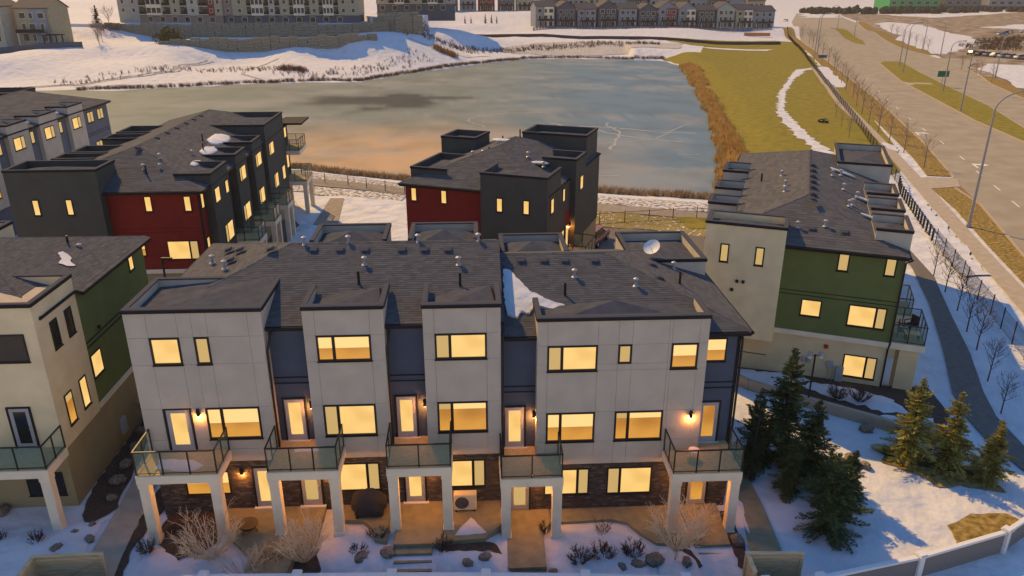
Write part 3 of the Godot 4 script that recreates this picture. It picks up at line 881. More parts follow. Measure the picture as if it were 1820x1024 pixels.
# a tower that ends in a parapet; "open" names the side that runs into the roof
func tower(p: Node, x0: float, x1: float, z0: float, z1: float, y0: float, y1: float, wall: String, open := "", peak := Vector3(0, 0, 0), floor_mat := "membrane", drop := 0.42, faces := "") -> void:
	# z0 front (larger), z1 back
	var t := 0.15
	var o: MeshInstance3D
	var m := MB.new()
	var yb := y1 - drop
	m.box(Vector3(x0, y0, z1), Vector3(x1, yb - 0.02, z0))
	if open != "f": m.box(Vector3(x0, yb - 0.02, z0 - t), Vector3(x1, y1, z0))
	if open != "b": m.box(Vector3(x0, yb - 0.02, z1), Vector3(x1, y1, z1 + t))
	if open != "l": m.box(Vector3(x0, yb - 0.02, z1 + t), Vector3(x0 + t, y1, z0 - t))
	if open != "r": m.box(Vector3(x1 - t, yb - 0.02, z1 + t), Vector3(x1, y1, z0 - t))
	o = part("tower", m, wall, p)
	var c := MB.new()
	var h := 0.07
	var e := 0.04
	if open != "f": c.bevel(Vector3(x0 - e, y1, z0 - t - e), Vector3(x1 + e, y1 + h, z0 + e), 0.012)
	if open != "b": c.bevel(Vector3(x0 - e, y1, z1 - e), Vector3(x1 + e, y1 + h, z1 + t + e), 0.012)
	if open != "l": c.bevel(Vector3(x0 - e, y1, z1 + t + e + 0.002 - (t + 2 * e if open == "b" else 0.0)), Vector3(x0 + t + e, y1 + h - 0.003, z0 - t - e - 0.002 + (t + 2 * e if open == "f" else 0.0)), 0.012)
	if open != "r": c.bevel(Vector3(x1 - t - e, y1, z1 + t + e + 0.002 - (t + 2 * e if open == "b" else 0.0)), Vector3(x1 + e, y1 + h - 0.003, z0 - t - e - 0.002 + (t + 2 * e if open == "f" else 0.0)), 0.012)
	part("parapet_cap", c, "cap_metal", o)
	var d := MB.new()
	if open != "f": d.box(Vector3(x0 - 0.025, y1 - 0.1, z0), Vector3(x1 + 0.025, y1 + h * 0.75, z0 + e + 0.014))
	if open != "b": d.box(Vector3(x0 - 0.025, y1 - 0.1, z1 - e - 0.014), Vector3(x1 + 0.025, y1 + h * 0.75, z1))
	if open != "l": d.box(Vector3(x0 - e - 0.014, y1 - 0.1, z1), Vector3(x0, y1 + h * 0.72, z0))
	if open != "r": d.box(Vector3(x1, y1 - 0.1, z1), Vector3(x1 + e + 0.014, y1 + h * 0.72, z0))
	part("parapet_trim", d, "fascia", o)
	var f := MB.new()
	var a0 := Vector3(x0 + (t if open != "l" else 0.0), yb, z0 - (t if open != "f" else 0.0))
	var a1 := Vector3(x1 - (t if open != "r" else 0.0), yb, a0.z)
	var a2 := Vector3(a1.x, yb, z1 + (t if open != "b" else 0.0))
	var a3 := Vector3(a0.x, yb, a2.z)
	if peak.y > 0.0:
		var q := Vector3(peak.x, yb + peak.y, peak.z)
		f.tri(a0, a1, q)
		f.tri(a1, a2, q)
		f.tri(a2, a3, q)
		f.tri(a3, a0, q)
	else: f.quad(a0, a1, a2, a3)
	part("flat_roof", f, floor_mat, o)

func downpipe(p: Node, pts_: Array) -> void:
	var m := MB.new()
	var r := []
	for k in pts_.size(): r.append(0.05)
	m.tube(pts_, r, 8)
	part("downpipe", m, "black_metal", p)

# glazed balcony on two piers; local x0..x1, back z zb, front z zf, floor height y
func balcony(p: Node, x0: float, x1: float, zb: float, zf: float, y: float, foot: Array, at := Vector3.ZERO, turn := 0.0, sides := "lr", cols := true, soffit_fill := 0.0) -> MeshInstance3D:
	var m := MB.new()
	m.bevel(Vector3(x0, y - 0.42, zb), Vector3(x1, y - 0.03, zf), 0.02)
	var o := part("balcony", m, "trim_white", p, at, turn)
	part("deck", bx(Vector3(x0 + 0.05, y - 0.03, zb), Vector3(x1 - 0.05, y, zf - 0.05)), "deck_vinyl", o)
	if cols:
		for k in 2:
			var cx := x0 + 0.24 if k == 0 else x1 - 0.24
			var c := MB.new()
			var yf: float = foot[k]
			c.bevel(Vector3(cx - 0.2, yf, zf - 0.44), Vector3(cx + 0.2, y - 0.42, zf - 0.04), 0.015)
			c.bevel(Vector3(cx - 0.235, yf, zf - 0.475), Vector3(cx + 0.235, yf + 0.35, zf - 0.005), 0.015)
			c.bevel(Vector3(cx - 0.22, y - 0.62, zf - 0.46), Vector3(cx + 0.22, y - 0.421, zf - 0.02), 0.01)
			part("column", c, "trim_white", o)
	if soffit_fill > 0.0:  # unseen lamp added under the deck to warm the patio and shrubs
		var g := part("added_soffit_lamp", tube_mesh([Vector3((x0 + x1) / 2, y - 0.423, (zb + zf) / 2), Vector3((x0 + x1) / 2, y - 0.45, (zb + zf) / 2)], 0.09, 16), "lamp_glow", o)
		var l := OmniLight3D.new()
		l.name = "lamp_light"
		g.add_child(l)
		l.position = Vector3((x0 + x1) / 2, y - 0.5, (zb + zf) / 2)
		l.light_color = Color(1.0, 0.68, 0.26)
		l.light_energy = soffit_fill
		l.light_size = 0.08
		l.omni_range = 9.0
		l.omni_attenuation = 2.0
		l.shadow_enabled = true
	railing(o, [Vector3(x0 + 0.06, y, zb + 0.05), Vector3(x0 + 0.06, y, zf - 0.07), Vector3(x1 - 0.06, y, zf - 0.07), Vector3(x1 - 0.06, y, zb + 0.05)], sides)
	return o

func railing(o: Node, line: Array, sides := "lr") -> void:
	for k in line.size() - 1:
		if k == 0 and not "l" in sides: continue
		if k == line.size() - 2 and not "r" in sides: continue
		var a: Vector3 = line[k]
		var b: Vector3 = line[k + 1]
		var c := maxi(1, int(round(a.distance_to(b) / 1.05)))
		var d := (b - a).normalized()
		var turn := rad_to_deg(atan2(-d.z, d.x))
		var len_ := a.distance_to(b)
		for i in c + 1:
			if i == 0 and k > 0 and not (k == 1 and not "l" in sides): continue
			part("railing_post", box_mesh(0.05, 1.06, 0.05), "black_metal", o, a.lerp(b, float(i) / c) + Vector3(0, 0.53, 0), turn)
		part("top_rail", box_mesh(len_ + 0.05, 0.045, 0.06), "black_metal", o, (a + b) / 2 + Vector3(0, 1.083, 0), turn)
		part("bottom_rail", box_mesh(len_ - 0.05, 0.03, 0.03), "black_metal", o, (a + b) / 2 + Vector3(0, 0.08, 0), turn)
		for i in c:
			part("glass_panel", box_mesh(len_ / c - 0.07, 0.93, 0.012), "rail_glass", o, a.lerp(b, (float(i) + 0.5) / c) + Vector3(0, 0.57, 0), turn)

func roof_vent(p: Node, at: Vector3, turn: float, tilt: float, kind := 0) -> void:
	if not meshes.has("vent"):
		var m := MB.new()
		m.bevel(Vector3(-0.17, 0, -0.15), Vector3(0.17, 0.12, 0.15), 0.03)
		m.box(Vector3(-0.25, 0.0, -0.25), Vector3(0.25, 0.022, 0.25))
		meshes["vent"] = m.mesh()
		var t := MB.new()
		t.lathe(Vector3.ZERO, [Vector2(0.16, 0), Vector2(0.07, 0.06), Vector2(0.055, 0.28), Vector2(0.13, 0.29), Vector2(0.13, 0.36), Vector2(0.02, 0.42), Vector2(0, 0.42)], 10)
		meshes["cowl"] = t.mesh()
		var q := MB.new()
		q.lathe(Vector3.ZERO, [Vector2(0.11, 0), Vector2(0.06, 0.05), Vector2(0.055, 0.62), Vector2(0.0, 0.62)], 10)
		meshes["stack"] = q.mesh()
	var o := part(["roof_vent", "vent_cowl", "vent_pipe"][kind], meshes[["vent", "cowl", "stack"][kind]], ["cap_metal", "galvanised", "black_metal"][kind], p, at, turn)
	if kind == 0: o.rotation_degrees.x = tilt
	if kind > 0: o.position.y -= 0.02

# panels laid over a wall as separate boards with open joints; holes are [x0, x1, y0, y1]
func panels(p: Node, xs: Array, ys: Array, holes: Array, z: float, matname: String) -> void:
	for i in xs.size() - 1:
		var y_from: float = ys[0]
		for j in ys.size() - 1:
			var cx: float = (xs[i] + xs[i + 1]) / 2
			var cy: float = (ys[j] + ys[j + 1]) / 2
			var hole := false
			for h in holes: hole = hole or (cx > h[0] and cx < h[1] and cy > h[2] and cy < h[3])
			if hole: continue
			var g := 0.004
			part("panel", bv(Vector3(xs[i] + g, ys[j] + g, z - 0.1), Vector3(xs[i + 1] - g, ys[j + 1] - g, z + rng.randf_range(-0.002, 0.002)), 0.004), matname, p)

# a brick facing built brick by brick
func bricks(p: Node, x0: float, x1: float, y0: float, y1: float, z: float, holes: Array) -> void:
	var m := MB.new()
	var rows := int((y1 - y0) / 0.078)
	for r in rows:
		var y := y0 + r * 0.078
		var x := x0 - (0.11 if r % 2 else 0.0)
		while x < x1:
			var a := maxf(x, x0)
			var b := minf(x + 0.21, x1)
			var skip := b - a < 0.03
			for h in holes:
				if b > h[0] and a < h[1] and y + 0.066 > h[2] and y < h[3]:
					if a < h[0] - 0.03: b = h[0]
					elif b > h[1] + 0.03: a = h[1]
					else: skip = true
			if not skip:
				var k := rng.randf_range(0.7, 1.3)
				m.col = Color(0.074, 0.063, 0.056) * k
				if rng.randf() < 0.12: m.col = Color(0.14, 0.118, 0.10)
				var d := z + rng.randf_range(0.0, 0.006)
				m.quad(Vector3(a, y, d), Vector3(b, y, d), Vector3(b, y + 0.066, d), Vector3(a, y + 0.066, d))
				m.quad(Vector3(a, y + 0.066, d), Vector3(b, y + 0.066, d), Vector3(b, y + 0.066, z - 0.03), Vector3(a, y + 0.066, z - 0.03))
				m.quad(Vector3(a, y, z - 0.03), Vector3(b, y, z - 0.03), Vector3(b, y, d), Vector3(a, y, d))
				m.quad(Vector3(a, y, z - 0.03), Vector3(a, y, d), Vector3(a, y + 0.066, d), Vector3(a, y + 0.066, z - 0.03))
				m.quad(Vector3(b, y, d), Vector3(b, y, z - 0.03), Vector3(b, y + 0.066, z - 0.03), Vector3(b, y + 0.066, d))
			x += 0.221
	stuff(part("bricks", m, "brick", p))

# ---------- the townhouse rows ----------
func wall(p: Node, a: Vector3, b: Vector3, matname: String, called := "wall") -> MeshInstance3D:
	return part(called, bx(a, b), matname, p)

func grey_row() -> void:
	var o := thing("townhouse_row", "long light grey townhouse row in front with blue recesses and five glass balconies", "townhouses", Vector3(-4.27, 0, -28.21), 2.95)
	var L := 0.0
	var R := -0.68
	# bodies: blue upper storeys, mortar behind the brick ground storey
	wall(o, Vector3(-11.03, 3.03, -0.6), Vector3(3.95, 9.12, -10.8), "blue_siding")
	wall(o, Vector3(3.951, 2.36, -0.6), Vector3(14.0, 8.44, -10.8), "blue_siding")
	var gl := wall(o, Vector3(-10.95, -0.4, -0.13), Vector3(3.95, 3.03, -10.75), "mortar", "ground_storey")
	var gr := wall(o, Vector3(3.951, -0.9, -0.13), Vector3(13.95, 2.36, -10.75), "mortar", "ground_storey")
	var hl := [[-9.85, -7.93, 1.3, 2.5], [-3.3, -1.48, 1.27, 2.71], [1.17, 3.12, 1.29, 2.71], [-7.0, -5.96, 0.0, 2.67], [-5.02, -3.98, 0.0, 2.67], [-0.5, 0.54, 0.0, 2.67]]
	var hr := [[5.69, 7.72, 0.7, 2.08], [8.5, 10.53, 0.67, 2.08], [4.1, 5.14, -0.6, 2.02], [12.1, 13.14, -0.6, 2.02]]
	bricks(gl, -10.95, 3.95, 0.25, 3.0, -0.11, hl)
	bricks(gr, 3.95, 13.95, -0.25, 2.34, -0.11, hr)
	window(gl, Vector3(-8.89, 1.3, -0.1), 0, 1.92, 1.2, 0.0, 1)
	window(gl, Vector3(-2.39, 1.27, -0.1), 0, 1.82, 1.44, 0.70, 0)
	window(gl, Vector3(2.145, 1.29, -0.1), 0, 1.95, 1.42, 0.72, 0)
	window(gr, Vector3(6.705, 0.7, -0.1), 0, 2.03, 1.38, 0.74, 0)
	window(gr, Vector3(9.515, 0.67, -0.1), 0, 2.03, 1.41, 0.29, 0)
	door(gl, Vector3(-6.48, 0.6, -0.11), 0, 0)
	door(gl, Vector3(-4.5, 0.6, -0.11), 0, 2)
	door(gl, Vector3(0.02, 0.6, -0.11), 0, 0)
	door(gr, Vector3(4.62, -0.05, -0.11), 0, 2)
	door(gr, Vector3(12.62, -0.05, -0.11), 0, 1)
	wall_lamp(gl, Vector3(-7.38, 2.5, -0.1), 0, 1.2)
	wall_lamp(gl, Vector3(0.85, 2.5, -0.1), 0, 1.5)
	wall_lamp(gr, Vector3(5.42, 1.8, -0.1), 0, 1.5)
	wall_lamp(gr, Vector3(11.75, 1.8, -0.1), 0, 1.2)
	wall_lamp(gl, Vector3(-3.72, 2.4, -0.1), 0, 0.9)
	# the grey boxes that stand forward
	for b in [[-11.05, -5.68, -3.6, 3.03, 10.05, "", Vector3()], [-4.1, -0.88, -2.45, 3.03, 10.05, "b", Vector3(-1.25, 0.4, -2.2)], [0.67, 3.82, -2.4, 3.03, 10.03, "b", Vector3(3.45, 0.45, -2.1)], [5.32, 12.45, -2.2, 2.36, 9.34, "b", Vector3(8.7, 0.62, -1.45)]]:
		tower(o, b[0], b[1], -0.1, b[2], b[3], b[4], "stucco", b[5], b[6])
		var t: Node = o.get_child(o.get_child_count() - 1)
		# the parapet covers the facing boards too
		part("parapet_cap", bv(Vector3(b[0] - 0.04, b[4], -0.06), Vector3(b[1] + 0.04, b[4] + 0.072, 0.05)), "cap_metal", t)
		part("parapet_trim", bx(Vector3(b[0] - 0.027, b[4] - 0.09, -0.07), Vector3(b[1] + 0.027, b[4] + 0.055, 0.064)), "fascia", t)
	var f := MB.new()
	f.quad(Vector3(-10.87, 9.72, -0.3), Vector3(-5.86, 9.76, -0.3), Vector3(-5.86, 10.16, -3.42), Vector3(-10.87, 9.74, -3.42))
	part("flat_roof", f, "membrane", o)
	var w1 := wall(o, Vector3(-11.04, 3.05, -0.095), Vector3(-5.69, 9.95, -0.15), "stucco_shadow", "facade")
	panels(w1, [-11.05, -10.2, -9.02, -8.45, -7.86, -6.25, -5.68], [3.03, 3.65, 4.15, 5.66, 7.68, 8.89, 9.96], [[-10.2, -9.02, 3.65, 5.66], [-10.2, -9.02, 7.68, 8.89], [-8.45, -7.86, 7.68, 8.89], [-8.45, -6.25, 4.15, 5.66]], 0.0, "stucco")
	window(w1, Vector3(-9.61, 7.68, 0), 0, 1.18, 1.21, 0.0, 0, 0.09)
	window(w1, Vector3(-8.155, 7.68, 0), 0, 0.59, 1.21, 0.0, 4, 0.09)
	window(w1, Vector3(-7.35, 4.15, 0), 0, 2.2, 1.51, 0.29, 1, 0.09)
	door(w1, Vector3(-9.61, 3.65, -0.05), 0, 0, 1.16, 2.0)
	wall_lamp(w1, Vector3(-8.74, 5.5, 0), 0, 1.1)
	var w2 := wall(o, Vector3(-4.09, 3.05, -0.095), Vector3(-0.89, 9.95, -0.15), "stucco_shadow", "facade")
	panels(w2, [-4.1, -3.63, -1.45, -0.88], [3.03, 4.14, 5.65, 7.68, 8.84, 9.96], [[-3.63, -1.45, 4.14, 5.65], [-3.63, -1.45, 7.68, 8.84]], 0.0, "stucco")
	window(w2, Vector3(-2.54, 7.68, 0), 0, 2.18, 1.16, 0.31, 1, 0.09)
	window(w2, Vector3(-2.54, 4.14, 0), 0, 2.18, 1.51, 0.28, 0, 0.09)
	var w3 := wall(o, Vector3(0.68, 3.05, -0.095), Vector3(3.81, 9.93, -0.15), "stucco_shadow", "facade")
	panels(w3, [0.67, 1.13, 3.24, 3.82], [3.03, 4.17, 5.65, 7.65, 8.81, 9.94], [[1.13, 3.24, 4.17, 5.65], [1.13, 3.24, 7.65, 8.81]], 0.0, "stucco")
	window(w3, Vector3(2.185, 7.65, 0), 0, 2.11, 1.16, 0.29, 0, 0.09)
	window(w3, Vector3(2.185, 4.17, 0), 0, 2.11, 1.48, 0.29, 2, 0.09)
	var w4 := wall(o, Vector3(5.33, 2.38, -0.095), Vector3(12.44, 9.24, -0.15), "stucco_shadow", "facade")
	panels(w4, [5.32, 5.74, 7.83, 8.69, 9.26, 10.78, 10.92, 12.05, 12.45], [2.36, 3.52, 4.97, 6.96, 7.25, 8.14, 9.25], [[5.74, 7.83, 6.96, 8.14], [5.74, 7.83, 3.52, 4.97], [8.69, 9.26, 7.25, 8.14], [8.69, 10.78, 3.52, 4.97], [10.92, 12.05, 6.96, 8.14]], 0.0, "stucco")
	window(w4, Vector3(6.785, 6.96, 0), 0, 2.09, 1.18, 0.29, 0, 0.09)
	window(w4, Vector3(8.975, 7.25, 0), 0, 0.57, 0.89, 0.0, 4, 0.09)
	window(w4, Vector3(11.485, 6.96, 0), 0, 1.13, 1.18, 0.0, 1, 0.09)
	window(w4, Vector3(6.785, 3.52, 0), 0, 2.09, 1.45, 0.29, 1, 0.09)
	window(w4, Vector3(9.735, 3.52, 0), 0, 2.09, 1.45, 0.28, 2, 0.09)
	wall_lamp(w4, Vector3(11.98, 4.78, 0), 0, 1.1)
	# recesses
	for d in [[-4.95, 3.65, 0], [-0.23, 3.65, 0], [4.42, 2.98, 0], [12.98, 2.97, 1]]: door(o, Vector3(d[0], d[1], -0.59), 0, d[2])
	window(o, Vector3(12.97, 6.95, -0.6), 0, 1.0, 1.12, 0.0, 1)
	for t in [[-5.66, -4.12, 6.68], [-0.86, 0.65, 6.66], [3.84, 5.3, 5.98], [12.47, 14.02, 5.95]]:
		part("trim_board", bx(Vector3(t[0], t[2] - 0.02, -0.6), Vector3(t[1], t[2] + 0.02, -0.56)), "fascia", o)
		part("trim_board", bx(Vector3(t[0], t[2] - 0.29, -0.6), Vector3(t[1], t[2] - 0.25, -0.56)), "fascia", o)
	part("corner_board", bx(Vector3(13.9, 2.36, -0.62), Vector3(14.03, 8.3, -0.55)), "fascia", o)
	for t in [[-4.1, 5.5, -90.0], [0.67, 5.45, -90.0], [5.32, 4.75, -90.0]]: wall_lamp(o, Vector3(t[0], t[1], -0.33), t[2], 1.2)
	hip_roof(o, -11.03, 3.95, -0.3, -11.2, 9.15, 0.317, "hg", true)
	hip_roof(o, 3.97, 14.35, -0.3, -11.2, 8.47, 0.317, "gh", true)
	# rear boxes beyond the ridge
	tower(o, -5.35, -1.64, -8.6, -11.35, 3.0, 10.05, "stucco", "f", Vector3(-3.4, 0.55, -9.9))
	tower(o, -0.47, 2.98, -8.6, -11.35, 3.0, 10.05, "stucco", "f", Vector3(1.25, 0.55, -9.9))
	tower(o, 4.16, 7.54, -8.4, -11.35, 2.4, 9.36, "stucco", "f", Vector3(5.85, 0.55, -9.8))
	tower(o, 10.54, 14.22, -6.8, -11.35, 2.4, 9.36, "stucco", "", Vector3(12.4, 0.3, -9.0))
	downpipe(o, [Vector3(-5.45, 8.95, -0.4), Vector3(-5.52, 8.75, -0.3), Vector3(-5.61, 8.2, 0.02), Vector3(-5.61, 3.7, 0.02)])
	downpipe(o, [Vector3(-0.7, 8.95, -0.4), Vector3(-0.74, 8.75, -0.3), Vector3(-0.81, 8.2, 0.02), Vector3(-0.81, 3.7, 0.02)])
	downpipe(o, [Vector3(3.95, 8.9, -0.4), Vector3(3.93, 8.6, -0.3), Vector3(3.89, 8.1, 0.02), Vector3(3.89, 0.3, 0.02)])
	downpipe(o, [Vector3(14.0, 8.2, -0.35), Vector3(14.08, 7.9, -0.5), Vector3(14.08, 0.1, -0.5)])
	# balconies
	balcony(o, -10.95, -7.65, 0.02, 1.82, 3.65, [0.15, 0.2], Vector3.ZERO, 0.0, "lr", true, 1)
	balcony(o, -5.76, -2.85, 0.02, 1.82, 3.65, [0.2, 0.2], Vector3.ZERO, 0.0, "lr", true, 1.6)
	balcony(o, -0.95, 1.73, 0.02, 1.82, 3.65, [0.2, 0.2], Vector3.ZERO, 0.0, "lr", true, 1.6)
	balcony(o, 3.7, 6.33, 0.02, 1.82, 2.97, [-0.35, -0.35], Vector3.ZERO, 0.0, "lr", true, 1.6)
	balcony(o, 10.88, 13.88, 0.02, 1.82, 2.97, [-0.35, -0.45], Vector3.ZERO, 0.0, "lr", true, 1.9)
	for t in [[-5.66, -4.12, 3.65], [-0.86, 0.65, 3.65], [3.84, 5.3, 2.97], [12.47, 13.9, 2.97]]: part("deck", bx(Vector3(t[0], t[2] - 0.3, -0.6), Vector3(t[1], t[2] - 0.003, 0.019)), "deck_vinyl", o)
	# on the roofs
	for q in [[-4.48, 10.69, -5.17], [-3.28, 10.68, -5.14], [-2.14, 10.67, -5.11], [-0.48, 10.66, -5.06], [0.55, 10.65, -5.04], [1.62, 10.64, -5.01], [4.98, 10.01, -5.16], [6.03, 10.0, -5.13], [7.0, 9.99, -5.1], [8.39, 9.98, -5.06]]: roof_vent(o, Vector3(q[0], q[1], q[2]), 0, 17.6)
	for q in [[-9.17, 9.88, -7.9], [-8.39, 10.13, -7.14], [-8.44, 10.1, -5.74], [-6.4, 10.78, -5.2]]: roof_vent(o, Vector3(q[0], q[1], q[2]), -90, 17.6)
	for q in [[11.33, 9.43, -5.9], [11.24, 9.46, -4.08]]: roof_vent(o, Vector3(q[0], q[1], q[2]), 90, 17.6)
	for q in [[-2.09, 10.37, -4.14, 1], [-2.19, 9.95, -2.81, 2], [2.09, 10.33, -4.03, 1], [2.17, 9.87, -2.58, 2], [-8.42, 10.11, -4.7, 1], [-9.6, 9.72, -6.6, 1], [7.31, 9.65, -4.01, 1], [6.75, 9.25, -2.77, 2], [9.99, 9.43, -3.31, 1], [12.49, 9.06, -6.37, 1], [12.21, 9.15, -4.12, 2], [-5.0, 10.85, -5.7, 1], [-3.0, 10.85, -5.75, 1], [0.2, 10.86, -5.75, 1], [3.0, 10.86, -5.75, 1]]: roof_vent(o, Vector3(q[0], q[1], q[2]), 0, 0, q[3])
	# old snow lying on the roof in the shade of the step
	var n := MB.new()
	var poly := ragged(pts([4.1, -4.5, 4.45, -4.4, 4.85, -3.6, 5.3, -2.9, 5.9, -2.45, 6.8, -1.95, 6.75, -1.75, 5.9, -1.85, 5.3, -2.15, 5.15, -1.6, 4.75, -1.7, 4.55, -1.3, 4.15, -1.5, 4.05, -2.6]), 0.12, 0.05, 40)
	for q in Geometry2D.intersect_polygons(poly, poly):
		var ix := Geometry2D.triangulate_polygon(q)
		var Y := func(p: Vector2, e: float) -> Vector3: return Vector3(p.x, 8.47 + 0.317 * (-0.3 - p.y) + e, p.y)
		for k in range(0, ix.size(), 3): n.tri(Y.call(q[ix[k]], 0.1), Y.call(q[ix[k + 2]], 0.1), Y.call(q[ix[k + 1]], 0.1))
		for k in q.size():
			var a := q[k]
			var b := q[(k + 1) % q.size()]
			n.quad(Y.call(a, 0.1), Y.call(b, 0.1), Y.call(b, 0.0), Y.call(a, 0.0))
	tag(stuff(part("roof_snow", n, "snow")), "white wedge of snow on the front roof beside the step between its halves", "snow")
	get_node("roof_snow").transform = o.transform

func cream_row() -> void:
	var o := thing("townhouse_row", "cream and green townhouse at the left edge with an unlit balcony door", "townhouses", Vector3(-19.335, 0, -28.375), 3.2)
	wall(o, Vector3(-9, 3.2, -3.0), Vector3(-0.01, 9.17, -11.0), "green_siding")
	wall(o, Vector3(-9, -0.3, -0.03), Vector3(-0.03, 3.2, -10.98), "brown_stucco", "ground_storey")
	tower(o, -7.5, 0.0, 0.0, -3.45, 3.2, 10.02, "cream", "", Vector3(-3.0, 0.3, -2.0), "membrane_light")
	part("trim_board", bx(Vector3(-0.02, 3.28, -3.47), Vector3(0.05, 3.55, -11.02)), "trim_white", o)
	part("trim_board", bx(Vector3(-0.02, 6.62, -3.47), Vector3(0.03, 6.66, -11.02)), "fascia", o)
	part("trim_board", bx(Vector3(-0.02, 6.37, -3.47), Vector3(0.03, 6.41, -11.02)), "fascia", o)
	hip_roof(o, -16, -0.02, -0.4, -11.3, 9.315, 0.317, "gh", true)
	var ev := MB.new()
	shingle_plane(ev, Vector3(0.37, 9.195, -3.47), Vector3(0.37, 9.195, -11.4), Vector3(-0.05, 9.328, -11.4), Vector3(-0.05, 9.328, -3.47), 0.15, 0.3, Color(0.108, 0.107, 0.108))
	stuff(part("shingles", ev, "shingle", o))
	var eb := MB.new()
	for k in 1: eb.boxt(Transform3D(Basis(Vector3(0, 0, 1), -0.307), Vector3(0.17, 9.17, -7.43)), Vector3(0.44, 0.15, 7.9))
	part("eave_board", eb, "fascia", o)
	window(o, Vector3(-1.43, 7.5, 0), 0, 1.85, 1.26, 0.0, 3)
	door(o, Vector3(-1.5, 3.35, 0.01), 0, 3)
	window(o, Vector3(-1.2, 0.9, -0.03), 0, 1.6, 1.2, 0.0, 3)
	for q in [[-1.3, 7.53, 0.6, 1.28, 3], [-2.55, 7.55, 0.6, 1.26, 3], [-1.1, 3.93, 0.66, 1.5, 2], [-2.45, 3.98, 0.66, 1.48, 0], [-4.05, 4.77, 1.05, 1.2, 0], [-9.35, 8.06, 0.58, 1.1, 0]]: window(o, Vector3(0.0 if q[0] > -3.3 else -0.01, q[1], q[0]), 90, q[2], q[3], 0.0, q[4])
	part("vent_hood", bv(Vector3(-0.01, 6.8, -4.9), Vector3(0.1, 6.95, -4.75)), "fascia", o)
	part("meter_box", bv(Vector3(-0.03, 0.9, -5.4), Vector3(0.12, 1.7, -4.9)), "utility_grey", o)
	balcony(o, -4.5, 0.12, 0.02, 1.75, 3.4, [-0.1, -0.1])
	tower(o, -10.6, -7.0, -8.5, -11.9, 3.0, 10.05, "cream", "f", Vector3(-8.8, 0.5, -10))
	for q in [[-2.57, 9.9, -6.53], [-2.16, 9.78, -4.89]]: roof_vent(o, Vector3(q[0], q[1], q[2]), 90, 17.6)
	roof_vent(o, Vector3(-2.27, 9.8, -8.09), 0, 0, 2)
	roof_vent(o, Vector3(-1.71, 9.65, -7.97), 0, 0, 1)
	var n := MB.new()
	var q := ragged(pts([-1.95, -6.9, -1.5, -6.6, -1.2, -6.0, -0.9, -5.75, -1.15, -5.5, -1.5, -5.55, -1.7, -6.2, -2.05, -6.6]), 0.1, 0.05, 41)
	var ix := Geometry2D.triangulate_polygon(q)
	var Y := func(p: Vector2) -> Vector3: return Vector3(p.x, 9.2 + 0.317 * (0.35 - p.x) + 0.06, p.y)
	for k in range(0, ix.size(), 3): n.tri(Y.call(q[ix[k]]), Y.call(q[ix[k + 2]]), Y.call(q[ix[k + 1]]))
	var s := part("roof_snow", n, "snow")
	s.transform = o.transform
	tag(stuff(s), "small scrap of snow on the grey shingles of the cream and green townhouse", "snow")

